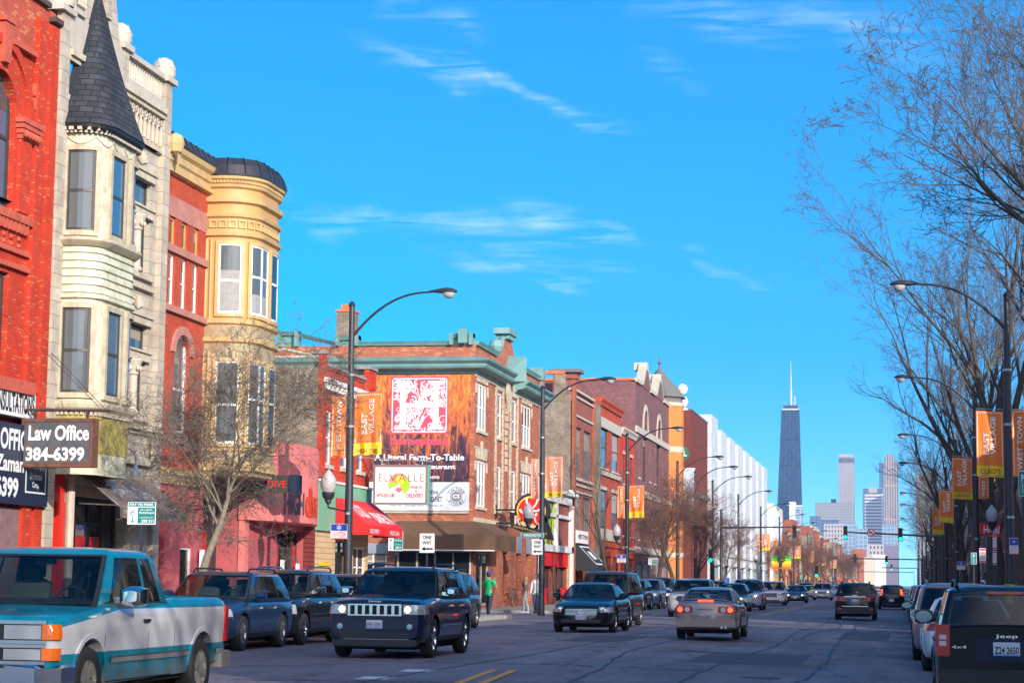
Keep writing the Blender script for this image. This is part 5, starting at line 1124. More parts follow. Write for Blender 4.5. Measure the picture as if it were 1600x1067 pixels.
b.lathe((-23.6, 213, 19), [(0, -.5), (.5, 0), (0, .5)], 10); b.build('dome', m_white, B, smooth=True)
s = thing('hanging_sign', 'small green oval sign ending in AL on the maroon block', 'sign', (-20, 205, 13)); cyl(FC(205.2), -21.3, 14.2, .75, -.1, .1, mat('dark_green_sign', (.03, .16, .07), .5), s, 'board'); text('AL', FC(205.2), -21.7, -20.8, 13.95, 14.45, .11, m_sw, s, .04)
b = MB(FC(205.2)); b.box(-21.2, -20, -.1, .1, 8.6, 12.8); b.build('poster_board', mat('pale_poster', (.5, .55, .62), .5, var=.4, vs=.8), s)
# white stepped civic block
B = thing('civic_building', 'long white panelled civic block of stepped bays with glass slots', 'building', (-20.5, 280, .15))
Z0 = 229.0; nb = 8; bl = (330 - 229) / nb
for k in range(nb):
    a = Z0 + bl * k; H = 19.2 if k else 20.0
    b = MB(F); b.box(a, a + bl * .62, -12, .0, .1, H); b.box(a + bl * .62, a + bl, -12, -.7, .1, H - .4)
    b.build('bay', m_block, B)
    b = MB(F); b.box(a + bl * .62 + .3, a + bl - .3, -.7, -.66, .5 if k in (1, 5) else H - 3, H - 1.2); b.build('glass_slot', m_glassb, B)
    b = MB(F); b.box(a + 1, a + bl * .62 - 1, .0, .05, .5, 3.4); b.build('entrance_glass', mat('pale_glass', (.25, .32, .36), .15), B)
    b = MB(F); b.box(a + .9, a + bl * .62 - .9, .05, .3, 3.4, 3.6); 
    for j in range(5): b.box(a + 1 + j * 1.5, a + 1.12 + j * 1.5, .05, .12, .5, 3.4)
    b.build('door_frame', m_steel, B)
b = MB(F); b.box(Z0 + 1, 329, .0, .06, 4.6, 4.7); b.build('panel_joint', m_greyf, B)
Fq = FC(229.03)
wall(Fq, -40, -20.5, 0, 19.4, [], m_block, B, name='side_wall')
b = MB(F); b.box(243.5, 247, .3, .5, 1.4, 2.2); b.box(262, 265, .3, .5, 2.2, 3.0); b.build('blue_sign', mat('sign_blue', (.03, .12, .55), .5), B)
# ---- rows of shop buildings down both sides of the avenue
rr = random.Random(21)
pal = [m_dred, m_brown, m_orangebrick, m_common, m_red2, m_stone, m_purple, m_creamt and mat('tan_stucco', (.5, .36, .2), .8, var=.1), m_maroon, mat('salmon_stucco', (.62, .28, .16), .8, var=.1), mat('beige_render', (.6, .55, .46), .8, var=.1)]
pn = ['dark red brick', 'brown brick', 'orange brick', 'grey common brick', 'scarlet brick', 'pale limestone', 'purple brick', 'tan stucco', 'maroon brick', 'salmon stucco', 'beige rendered']
def row(F, ulist, tag_, Hf, xb, rr):
    for i, (u0, u1) in enumerate(ulist):
        k = rr.randrange(len(pal)); H = Hf(i); fl = 2 if H > 10 else 1
        B = thing('shop_building', '%s shop building, number %d along the %s' % (pn[k], i + 1, tag_), 'building', tuple(F((u0 + u1) / 2, 0, .15)), group='shop buildings down the ' + tag_)
        if H > 14: fl = 3
        fh = (H - 5.2) / fl; hs = []; nc = max(2, int((u1 - u0) / 3.4))
        for f in range(fl):
            for c in range(nc): uc = u0 + (u1 - u0) * (c + .5) / nc; hs.append((uc - .7, uc + .7, 4.7 + f * fh, 4.7 + f * fh + min(2, fh * .65)))
        wall(F, u0, u1, 4, H, hs, pal[k], B); b = MB(F); g_ = MB(F)
        for h in hs:
            g_.quad((h[0], -.18, h[2]), (h[1], -.18, h[2]), (h[1], -.18, h[3]), (h[0], -.18, h[3])); zm = (h[2] + h[3]) / 2; b.box(h[0], h[1], -.17, -.12, zm - .05, zm + .05); b.box(h[0] - .1, h[1] + .1, -.1, .1, h[2] - .16, h[2] - .002)
            for q in (h[0], h[1] - .1): b.box(q, q + .1, -.17, -.12, h[2], h[3])
        w = b.build('window_frames', rr.choice([m_white, m_dark, m_creamt]), B); g_.build('window_panes', m_glassb, w, recalc=False)
        shh = [(u0 + .5, u1 - .5, .5, 3.1)]; wall(F, u0, u1, 0, 4, shh, rr.choice(pal), B, name='shop_wall'); window(B, F, *shh[0], m_dark, m_shop, mulls=(.2, .4, .6, .8), rails=(.8,), name='shop_window')
        b = MB(F); b.prof([(0, H - .5), (.25, H - .4), (.4, H), (-.3, H + .1), (-.3, H - .4)], u0, u1); b.build('cornice', rr.choice([m_whites, m_teal, m_creamt, m_brown]), B)
        shell(F, u0, u1, H, 16, rr.choice([m_common, m_brown, m_dred]), B)
        if rr.random() < .5: aw = awning(B, F, u0 + .8, u0 + (u1 - u0) * .6, .05, 1.3, 3.6, 2.9, 2.6, rr.choice([m_redc, m_greenp, m_brownc, mat('orange_canvas', (.75, .2, .03), .7), m_navy, mat('yellow_canvas', (.75, .5, .03), .7)]))
ul = []; u = 331
while u < 1000:
    w = rr.uniform(7.5, 13) if u < 700 else rr.uniform(14, 24); ul.append((u + .05, u + w))
    u += w; 
    if rr.random() < .14: u += 16
row(F, ul, 'north side of the avenue', lambda i: rr.choice([7, 9.5, 11, 12.5, 14, 15]), None, rr)
# ---- the shaded south side
rr = random.Random(33)
FRt = FR(8.6)
def seg(a, c, w0, w1):
    o = []; u = a
    while u < c - 4: w = min(rr.uniform(w0, w1), c - u); o.append((-(u + w), -u - .05)); u += w
    return o
m_shadb = [m_dred, m_brown, m_maroon, m_common, m_purple]
def rrow(lst, Hs, lab):
    for i, (u0, u1) in enumerate(lst):
        H = Hs[i % len(Hs)]; wm = m_shadb[i % 5]
        B = thing('shop_building', 'building %d from the near end of the %s' % (i + 1, lab), 'building', tuple(FRt((u0 + u1) / 2, 0, 0)), group=lab)
        fl = int((H - 4) / 3.4); hs = []; nc = max(2, int((u1 - u0) / 3))
        for f in range(fl):
            for c in range(nc): uc = u0 + (u1 - u0) * (c + .5) / nc; hs.append((uc - .6, uc + .6, 4.6 + f * 3.4, 6.6 + f * 3.4))
        wall(FRt, u0, u1, 4, H, hs, wm, B); b = MB(FRt); g_ = MB(FRt)
        for h in hs:
            g_.quad((h[0], -.18, h[2]), (h[1], -.18, h[2]), (h[1], -.18, h[3]), (h[0], -.18, h[3])); zm = (h[2] + h[3]) / 2; b.box(h[0], h[1], -.17, -.12, zm - .04, zm + .04); b.box(h[0] - .1, h[1] + .1, -.1, .1, h[2] - .16, h[2] - .002)
        w = b.build('window_frames', m_whites, B); g_.build('window_panes', m_glass, w, recalc=False)
        wall(FRt, u0, u1, -.3, 4, [(u0 + .5, u1 - .5, .5, 3.1)], rr.choice(m_shadb), B, name='shop_wall'); window(B, FRt, u0 + .5, u1 - .5, .5, 3.1, m_dark, m_shop, mulls=(.2, .4, .6, .8), rails=(.8,), name='shop_window')
        b = MB(FRt); b.prof([(0, H - .5), (.25, H - .4), (.4, H), (-.3, H + .1), (-.3, H - .4)], u0, u1); b.build('cornice', m_creamt, B)
        shell(FRt, u0, u1, H, 14, m_common, B, z0=-.3)
rrow(seg(-64, -9, 9, 14) + seg(7, 56.5, 9, 14), [12.2, 11.6, 12.6, 11.9, 12.4, 12, 12.2, 11.8, 8.4], 'unseen dark shops beside and behind the viewer')  # unseen rows; heights and gaps set to shape the shadow across the street
rrow(seg(71, 108, 9, 12), [12.2, 12.8, 11.8], 'dark shops just past the right-hand gap')
rrow(seg(112, 158, 10, 13), [12.8, 19.5, 15, 12.5], 'dark shops behind the right-hand trees')
rrow(seg(163, 460, 13, 20), [11, 13, 10.5, 12.5, 13, 10], 'far shaded shops on the right')
rrow(seg(470, 1000, 22, 40), [12, 14, 10, 13], 'farthest shaded shops on the right')
# ================================================================== SKYLINE
def grid_mat(name, wallc, glassc, bw, bh, ms, rough=.3, var=.04, spec=.5):
    m = tiles(name, glassc, tuple(x * .8 for x in glassc), wallc, bw=bw, bh=bh, ms=ms, rough=rough, var=var, bump=0, shift=0, vs=.02); return m
def tower(label, px0, px1, py, Y, dep, m, name='skyscraper', z0=-1, extra=None):
    x0, zt = Q(px0, py, Y); x1, _ = Q(px1, py, Y)
    B = thing(name, label, 'skyscraper', ((x0 + x1) / 2, Y, 0)); b = MB(); b.box(x0, x1, Y, Y + dep, z0, zt); b.build('tower_block', m, B)
    return B, x0, x1, zt
# tapering black tower with cross bracing and twin masts
Y = 4200; B = thing('skyscraper', 'tall tapering black tower tinted haze-blue with crossed bracing and white masts', 'skyscraper', (-221, Y, 0))
xb0, _ = Q(1212.5, 850, Y); xb1, _ = Q(1254, 850, Y); xt0, zt = Q(1221, 640, Y); xt1, _ = Q(1248, 640, Y)
s0 = (xt0 - xb0) / (zt - 80); s1 = (xt1 - xb1) / (zt - 80); xb0 -= s0 * 80; xb1 -= s1 * 80
mh = grid_mat('haze_blue_curtain_wall', (.02, .03, .05), (.03, .07, .14), 5.2, 7.0, .9, rough=.25)  # black tower's base colours tinted blue to stand in for distance haze
b = MB(); b.add([(xb0, Y, -1), (xb1, Y, -1), (xb1, Y + 50, -1), (xb0, Y + 50, -1), (xt0, Y + 8, zt), (xt1, Y + 8, zt), (xt1, Y + 40, zt), (xt0, Y + 40, zt)], [(0, 1, 5, 4), (1, 2, 6, 5), (2, 3, 7, 6), (3, 0, 4, 7), (4, 5, 6, 7)]); b.build('tower_shaft', mh, B, recalc=False)
b = MB(); m_br = mat('dark_brace', (.02, .028, .045), .4)
def onf(t, z): f = z / zt; a = xb0 + (xt0 - xb0) * f; c = xb1 + (xt1 - xb1) * f; return (a + (c - a) * t, Y + 8 * f - .8, z)
zz = [0, 62, 124, 184, 240, 292, zt]
for i in range(6):
    for p, q in (((0, zz[i]), (1, zz[i + 1])), ((1, zz[i]), (0, zz[i + 1]))): b.tube([onf(*p), onf(*q)], .75, 4)
    b.tube([onf(0, zz[i + 1] - 1), onf(1, zz[i + 1] - 1)], .9, 4)
for t in (0, .2, .4, .6, .8, 1): b.tube([onf(t, 0), onf(t, zt)], .6, 4)
b.build('bracing', m_br, B)
b = MB(); b.box(xt0 + 1, xt1 - 1, Y + 7.5, Y + 38, zt, zt + 3); b.build('crown_band', m_white, B)
b = MB(); b.box(xt0 + 3, xt1 - 3, Y + 12, Y + 36, zt + 3, zt + 10); b.build('crown', m_br, B)
xm, zm = Q(1235, 565, Y); b = MB(); 
b.tube([(xm, Y + 15, zt + 8), (xm, Y + 15, zt + 40)], 2.4, 8); b.tube([(xm, Y + 15, zt + 40), (xm, Y + 15, zt + 70)], 1.4, 8); b.tube([(xm, Y + 15, zt + 70), (xm, Y + 15, zm + 3)], [.9, .4], 6)
xq = xm + 7; b.tube([(xq, Y + 30, zt + 8), (xq, Y + 30, zt + 30)], 1.4, 6)
for k in range(4): b.tube([(xt0 + 6 + k * 6, Y + 20, zt + 8), (xt0 + 6 + k * 6, Y + 20, zt + 17)], .5, 5)
b.build('mast', mat('mast_white', (.75, .72, .72), .5), B)
g1 = grid_mat('pale_grid_facade', (.55, .48, .46), (.06, .08, .12), 3.6, 5.2, 1.3)
g2 = grid_mat('grey_fine_grid_facade', (.42, .39, .39), (.12, .15, .20), 4.2, 4.2, 1.2)
g3 = grid_mat('white_banded_facade', (.75, .72, .70), (.07, .10, .17), 30, 5.2, 1.9)
g4 = grid_mat('stone_pier_facade', (.55, .42, .35), (.06, .08, .12), 4.4, 60, 1.6)
g5 = grid_mat('blue_glass_facade', (.20, .28, .40), (.07, .14, .26), 6, 4.5, .5, rough=.12)
g6 = grid_mat('pale_blue_glass_facade', (.42, .50, .58), (.22, .33, .45), 5, 5, .6, rough=.15)
B, x0, x1, zt = tower('slim pale gridded tower with a dark top band', 1310, 1334.5, 712, 4000, 32, g1)
b = MB(); b.box(x0 + 2, x1 - 2, 4002, 4028, zt, zt + 3); b.build('crown', m_whites, B)
b = MB()
for k in range(10): b.box(x0 + 1.5 + k * 2.95, x0 + 3.2 + k * 2.95, 3999.6, 4000, zt - 13, zt - 4)
b.build('window_band', m_br, B)
B, x0, x1, zt = tower('broad grey office slab below the black tower', 1274, 1333, 785, 3300, 40, g2, 'office_block')
b = MB(); b.box(x0 + 24, x0 + 32, 3305, 3320, zt, zt + 6); b.build('roof_plant', m_br, B)
B, x0, x1, zt = tower('white banded tower with a dark-topped crown', 1348.5, 1380, 770, 3400, 30, g3)
b = MB(); b.box(x0 - .5, x1 + .5, 3399, 3431, zt, zt + 8); b.build('crown', m_whites, B); b = MB(); b.box(x0, x0 + 9, 3398.5, 3399, zt - 1, zt + 7.5); b.box(x1 - 9, x1, 3398.5, 3399, zt - 1, zt + 7.5); b.box(x0 - .6, x0 + 2.5, 3398, 3399, 0, zt); b.build('dark_panel', g5, B)
B, x0, x1, zt = tower('tall stone tower with vertical piers and stepped top', 1374, 1403, 722, 3800, 34, g4)
b = MB(); b.box(x0 + 9, x1 - 5, 3803, 3830, zt, zt + 9); b.box(x0 + 12, x1 - 8, 3808, 3825, zt + 9, zt + 15); b.build('crown', g4, B)
b = MB(); b.box(x0 - .5, x0 + 7.5, 3797, 3800, 60, zt - 2); b.build('glass_side', g5, B)
tower('mid-height blue glass block left of the grey slab', 1265, 1282, 806, 3100, 25, g5, 'office_block')
tower('blue and purple banded hotel block below the grey slab', 1280, 1310, 812, 2700, 25, g5, 'office_block')
tower('pale gridded block before the blue glass hotel', 1287, 1318, 818, 2500, 20, g1, 'office_block')
tower('flat-topped blue glass block in the middle distance', 1318, 1340, 817, 2600, 25, g6, 'office_block')
tower('low pale-blue glass block beside the signals', 1336, 1356, 826, 2500, 25, g6, 'office_block')
tower('pale blue glass tower before the stone tower', 1377.5, 1401, 819, 2900, 25, g6, 'office_block')
tower('white framed low block under the banded tower', 1356, 1380, 850, 2100, 25, g1, 'office_block')
tower('dusky violet block at the foot of the stone tower', 1381, 1403, 852, 2200, 25, mat('dusky_render', (.22, .18, .24), .7), 'office_block')
B, x0, x1, zt = tower('small white condominium tower at the foot of the black tower', 1234, 1253, 789, 1900, 16, g6); b = MB(); b.box(x0 - .4, x0 + 5, 1899, 1916, 0, zt + 3); b.box(x0 + 5, x1 + .5, 1899, 1900, zt - 1.5, zt); b.build('white_frame', m_white, B)
B, x0, x1, zt = tower('grey violet tower behind the right-hand trees', 1431, 1456, 740, 3300, 30, g2)
tower('beige block past the white civic building', 1202, 1216, 792, 470, 18, mat('beige_render', (.6, .55, .46), .8), 'office_block')
B, x0, x1, zt = tower('brown brick block with red edge past the beige block', 1217, 1240, 811, 520, 20, m_brown, 'office_block')
B, x0, x1, zt = tower('grey concrete block above the far shops', 1243, 1275, 822, 640, 20, mat('grey_concrete', (.42, .40, .38), .8, var=.1), 'office_block')
tower('white wide block low at the end of the avenue', 1364, 1384, 866, 1500, 20, mat('white_render', (.7, .68, .66), .8), 'office_block')
tower('terracotta block low at the end of the avenue', 1330, 1352, 857, 1300, 20, m_orangebrick, 'office_block')
tower('cream block low at the end of the avenue', 1350, 1366, 870, 1250, 20, mat('cream_render', (.65, .55, .42), .8), 'office_block')
# white domed-roof shop with orange front and rainbow sign, grey gabled house
B = thing('shop_building', 'white round-roofed hall with an orange front below it', 'building', (-20.5, 342, .15))
b = MB(F); n = 10; b.prism([(331.5, 0)] + [(331.5, 12)] + [(331.5 + 26 * k / n, 12 + 2.2 * math.sin(PI / 2 + PI / 2 * k / n)) for k in range(n + 1)] + [(357.5, 0)], -14, .5); b.build('hall', m_white, B)
b = MB(F); b.box(332, 358, .5, 1.2, .2, 8.4); b.build('orange_front', mat('orange_stucco', (.8, .28, .08), .7), B)
s = thing('marquee_sign', 'rainbow striped projecting sign green to red over the far pavement', 'sign', (-18, 300, 4))
Fm = FC(300); X0, Z1_ = Q(1206, 868, 300); X1, Z0_ = Q(1236, 889, 300)
cols = [(.02, .5, .08), (.25, .65, .02), (.8, .65, .02), (.85, .4, .02), (.75, .15, .02)]
for k, c in enumerate(cols): b = MB(Fm); h = (Z1_ - Z0_) / 5; b.box(X0, X1, -.15, .15 + .001 * k, Z1_ - h * (k + 1), Z1_ - h * k); b.build('stripe', mat('rainbow_%s' % 'abcde'[k], c, .5), s)
b = MB(Fm); xm_ = (X0 + X1) / 2; zc = Z0_ + .7
for p in ([(xm_, zc - .4), (xm_, zc + .5)], [(xm_ - .5, zc + .6), (xm_, zc + .2)], [(xm_ + .5, zc + .6), (xm_, zc + .2)]): b.tube([(q[0], .17, q[1]) for q in p], .12, 5)
b.lathe((xm_, .1, zc + .7), [(0, 0), (.6, .1), (.5, .35), (0, .5)], 8); b.build('tree_emblem', m_sb, s)
# ================================================================== TREES (bare)
m_barkl = mat('pale_bark', (.20, .165, .125), .9, var=.3, vs=7, bump=.5, bs=25); m_barkd = mat('dark_bark', (.085, .065, .05), .9, var=.3, vs=7, bump=.5, bs=25)
m_twig = mat('pale_twigs', (.17, .145, .12), .9, var=.25, vs=4); m_twigd = mat('brown_twigs', (.11, .095, .085), .9, var=.25, vs=4); m_twigr = mat('reddish_twigs', (.20, .11, .09), .9, var=.25, vs=4)
class Tree:
    def __init__(s, seed): s.r = random.Random(seed); s.v = []; s.f = []; s.tv = []; s.tf = []
    def seg(s, path, rads, n, big):
        V, Fc = (s.tv, s.tf) if big else (s.v, s.f); base = len(V); prev = None; m = len(path)
        for i in range(m):
            t = path[min(i + 1, m - 1)] - path[max(i - 1, 0)]; t.normalize()
            if prev is None: a = t.cross(Vector((.3, .2, 1)) if abs(t.z) < .9 else Vector((1, 0, 0))); a.normalize()
            else: a = prev - t * prev.dot(t); a.normalize()
            prev = a; b = t.cross(a); q = rads[i]; p = path[i]
            for k in range(n):
                c, d = math.cos(6.2832 * k / n) * q, math.sin(6.2832 * k / n) * q; V.append((p.x + a.x * c + b.x * d, p.y + a.y * c + b.y * d, p.z + a.z * c + b.z * d))
        for i in range(m - 1):
            for k in range(n): k2 = (k + 1) % n; Fc.append((base + i * n + k, base + i * n + k2, base + (i + 1) * n + k2, base + (i + 1) * n + k))
    def grow(s, p, d, L, rad, lvl, prm):
        r = s.r; ns = 5 if lvl <= 1 else (4 if lvl <= 3 else 3); path = [p.copy()]; rads = [rad]; dd = d.copy(); st = L / ns
        up = prm['up'][min(lvl, len(prm['up']) - 1)]; wob = prm['wob'] * (1 + .25 * lvl)
        for i in range(ns):
            dd = (dd + Vector((r.gauss(0, wob), r.gauss(0, wob), r.gauss(0, wob) + up))).normalized(); path.append(path[-1] + dd * st); rads.append(max(rad * (1 - .9 * ((i + 1) / ns) ** 1.15), min(rad, .004)))
        s.seg(path, rads, 8 if lvl == 0 else (6 if lvl == 1 else (4 if lvl == 2 else 3)), lvl <= prm.get('bigl', 1))
        if lvl >= prm['max']: return
        nc = prm['n'][min(lvl, len(prm['n']) - 1)]; 
        for k in range(nc):
            t = prm['t0'][min(lvl, len(prm['t0']) - 1)] + (1 - prm['t0'][min(lvl, len(prm['t0']) - 1)]) * (k + r.random()) / nc; t = min(t, .99); i = min(int(t * ns), ns - 1); f = t * ns - i; q = path[i].lerp(path[i + 1], f)
            base = (path[i + 1] - path[i]).normalized(); az = r.uniform(0, 6.283) if lvl else 6.283 * k / nc + r.uniform(-.4, .4); sp = prm['ang'][min(lvl, len(prm['ang']) - 1)] * r.uniform(.75, 1.25)
            a = base.cross(Vector((.1, .2, 1)) if abs(base.z) < .9 else Vector((1, 0, 0))).normalized(); b = base.cross(a); nd = base * math.cos(sp) + (a * math.cos(az) + b * math.sin(az)) * math.sin(sp)
            cr = max(rads[i] * prm.get('rr', .55) * r.uniform(.7, 1), prm.get('mr', .0075)); s.grow(q, nd.normalized(), L * prm['lf'][min(lvl, len(prm['lf']) - 1)] * r.uniform(.7, 1.15) * (1.1 - .4 * t), cr, lvl + 1, prm)
    def build(s, label, loc, mb_, mt, rz=0, group=None, scale=1, name='bare_tree'):
        root = thing(name, label, 'tree', (0, 0, 0), 0, group)
        for nm, V, Fc, m_ in (('trunk', s.tv, s.tf, mb_), ('crown', s.v, s.f, mt)):
            me = bpy.data.meshes.new(nm); me.from_pydata(V, [], Fc); me.materials.append(m_); me.polygons.foreach_set('use_smooth', [True] * len(me.polygons)); o = bpy.data.objects.new(nm, me); COL.objects.link(o); o.parent = root
        root.location = loc; root.rotation_euler = (0, 0, rz); root.scale = (scale,) * 3; return root
def place(o, label, loc, rz, sc=1, group=None):
    c = dup(o); c.location = loc; c.rotation_euler = (0, 0, rz); c.scale = (sc,) * 3; c['label'] = label
    if group: c['group'] = group
    return c
# dense spreading tree before the red house
pA = dict(max=5, mr=.006, n=[12, 9, 7, 5, 3], t0=[.38, .2, .15, .1, .1], ang=[.85, .75, .75, .7, .7], lf=[.84, .68, .6, .58, .55], up=[.0, .05, .0, -.03, -.07], wob=.10, rr=.5)
T = Tree(11); T.grow(Vector((0, 0, 0)), Vector((.42, .35, 1)).normalized(), 4.9, .15, 0, pA)
tA = T.build('bare spreading tree with pale trunk in front of the yellow bay', (-16.9, 47.8, .1), m_barkl, m_twig); tA.scale = (.95, .95, 1.0)
# open vase-shaped tree
pB = dict(max=5, n=[5, 5, 5, 4, 2], t0=[.45, .35, .25, .2, .1], ang=[.38, .45, .55, .6, .6], lf=[.95, .62, .55, .5, .5], up=[.0, .10, .10, .05, .02], wob=.06, rr=.62)
T = Tree(5); T.grow(Vector((0, 0, 0)), Vector((0, .02, 1)), 5.4, .19, 0, pB)
tB = T.build('tall forked bare tree past the diner on the left pavement', (-16.4, 119, .1), m_barkd, m_twigd)
# twiggy reddish tree
pC = dict(max=5, mr=.008, n=[9, 8, 7, 5, 2], t0=[.4, .2, .15, .1, .1], ang=[.75, .7, .7, .7, .7], lf=[.8, .66, .58, .55, .5], up=[.0, .10, .05, .02, .0], wob=.09, rr=.5)
T = Tree(8); T.grow(Vector((0, 0, 0)), Vector((0, .02, 1)), 4.4, .15, 0, pC)
tC = T.build('bushy reddish bare tree before the purple gabled block', (-15.9, 137, .1), m_barkd, m_twigr, scale=1.25)
place(tC, 'bushy reddish bare tree under the maroon block', (-16, 152, .1), 1.9, 1.35); place(tC, 'smaller bare tree before the white civic building', (-16, 164, .1), 4.1, 1.3)
for i, (yy, sc) in enumerate(((192, 1.1), (300, 1.3), (322, 1.2), (346, 1.35), (368, 1.3), (392, 1.2), (420, 1.3), (455, 1.4), (500, 1.4), (560, 1.5), (640, 1.6), (740, 1.7))):
    place(tC, 'far bare tree on the left pavement, number %d of the line past the civic building' % (i + 1), (-16.2, yy, .1), i * 1.3, sc, 'far bare trees on the left pavement')
# big elms on the right
pD = dict(max=6, mr=.0058, n=[7, 5, 5, 4, 3, 2], t0=[.35, .3, .25, .2, .15, .1], ang=[.36, .40, .5, .55, .6, .6], lf=[1.0, .66, .58, .56, .52, .5], up=[.0, .07, .05, .03, .0, -.02], wob=.065, rr=.7, bigl=1)
def elm(seed, L, rad): 
    T = Tree(seed); T.grow(Vector((0, 0, 0)), Vector((-.02, .0, 1)), L, rad, 0, pD); return T
tD = elm(3, 7.6, .30).build('big bare street tree standing nearest at the right edge', (4.6, 57.5, -.1), m_barkd, m_twigd, scale=1.3)
tE = elm(17, 7.8, .29).build('tall bare elm by the large orange banner on the right', (4.5, 69, -.1), m_barkd, m_twigd, rz=2.0, scale=1.42)
place(tD, 'bare elm standing third from the near end of the right pavement', (4.5, 82, -.1), 2.4, 1.35); place(tE, 'bare elm standing fourth from the near end of the right pavement', (4.5, 96, -.1), .6, 1.25)
place(tD, 'bare elm standing fifth from the near end of the right pavement', (4.4, 112, -.1), 4.2, 1.2)
for i in range(12): place((tD, tE, tB)[i % 3], 'bare tree number %d in the receding line on the right pavement' % (i + 6), (4.2, 128 + i * 17, -.1), i * 1.1, 1.1 if i % 3 < 2 else 1.15, 'receding bare trees on the right pavement')
# overhanging limb from a tree whose trunk stands outside the frame
T = Tree(29); pE = dict(max=6, mr=.005, n=[7, 6, 5, 5, 4, 2], t0=[.3, .3, .2, .15, .15, .1], ang=[.6, .5, .55, .6, .6, .6], lf=[.75, .62, .56, .54, .5, .5], up=[.0, .03, .02, .0, .0, 0], wob=.07, rr=.66, bigl=1)
T.seg([Vector((0, 0, 0)), Vector((.02, 0, 3)), Vector((-.05, .1, 5.5))], [.24, .19, .16], 8, True)
for d, l in (((-.72, .35, .9), 6.4), ((-.45, .3, 1), 6.4), ((-.1, .6, 1), 5.8), ((-.9, .1, .75), 5.4)): T.grow(Vector((-.05, .1, 5.4)), Vector(d).normalized(), l, .085, 1, pE)
T.build('bare tree whose limbs reach in over the top right corner', (4.9, 35.5, -.1), m_barkd, m_twigd)
for i, yy in enumerate((-.5, 4.5, 9.5)): place((tD, tE)[i % 2], 'unseen bare elm added to dim the sun on the pickup, number %d' % (i + 1), (4.9, yy, -.1), 1.3 * i, .82, 'unseen bare elms added to filter the sun')  # unseen elms added in a building gap to filter sun onto the pickup
# ================================================================== STREET FURNITURE
m_obn = mat('orange_banner_cloth', (.74, .18, .02), .7, var=.06); m_obf = mat('faded_orange_banner_cloth', (.68, .24, .12), .7, var=.08); m_ybn = mat('yellow_banner_cloth', (.78, .52, .02), .7)
m_globe = mat('frosted_globe', (.46, .42, .44), .25); m_lens2 = mat('lamp_refractor', (.45, .46, .48), .2)
m_gold = mat('banner_ink', (.28, .12, .02), .6)
def banner(x, y, z0, z1, w, side, label, faded=False, yel=.12, txt=('EAST', 'VILLAGE'), foot=None, sway=0, group='street banners on the lamp posts'):
    s = thing('street_banner', label, 'banner', (x, y, z0), group=group); Fb = FC(y); x0, x1 = (x + .12, x + .12 + w) if side > 0 else (x - .12 - w, x - .12)
    fold = lambda u, z: .045 * math.sin((u - x0) * 16 + z * 1.6) * (.3 + abs(z1 - z) / (z1 - z0)) 
    def sh(a, c, za, zc, m, nm, off=0, par=s):
        b = MB(Fb); n, k = 10, 8; pts = [(lerp(a, c, i / n), off + fold(lerp(a, c, i / n), lerp(za, zc, j / k)), lerp(za, zc, j / k) + .05 * (lerp(a, c, i / n) - x0) * side) for j in range(k + 1) for i in range(n + 1)]
        b.add(pts, [(j * (n + 1) + i, j * (n + 1) + i + 1, (j + 1) * (n + 1) + i + 1, (j + 1) * (n + 1) + i) for j in range(k) for i in range(n)]); return b.build(nm, m, par, recalc=False, smooth=True)
    zy = z0 + (z1 - z0) * yel; sh(x0, x1, zy, z1, m_obf if faded else m_obn, 'cloth')
    if yel: sh(x0, x1, z0, zy, m_ybn, 'foot_panel')
    hm = m_sw; q = .035
    for a, c, za, zc in ((x0 + .03, x0 + .045, zy + .03, z1 - .05), (x1 - .045, x1 - .03, zy + .03, z1 - .05), (x0 + .03, x1 - .03, z1 - .06, z1 - .045)): sh(a, c, za, zc, hm, 'border', .006)
    zm = zy + (z1 - zy) * .5; bend = lambda u, z: fold(u, z)
    if len(txt) == 2:
        text(txt[0], Fb, x0 + w * .26, x0 + w * .46, zm - .48, zm + .16, .01, hm, s, .02, rot=True, bend=bend); text(txt[1], Fb, x0 + w * .52, x0 + w * .72, zm - .48, zm + .60, .01, hm, s, .02, rot=True, bend=bend)
    else: text(txt[0], Fb, x0 + w * .34, x0 + w * .66, zm - .75, zm + .75, .01, hm, s, .02, rot=True, bend=bend)
    if foot: text(foot, Fb, x0 + w * .12, x0 + w * .88, z0 + .08, z0 + .22, .012, m_gold, s, .02, bend=bend)
    b = MB(Fb)
    for z in (z0 + .02, z1 + .01): b.tube([(x, 0, z), ((x1 if side > 0 else x0), 0, z + .05 * w)], .012, 5)
    b.build('banner_rod', m_steel, s); return s
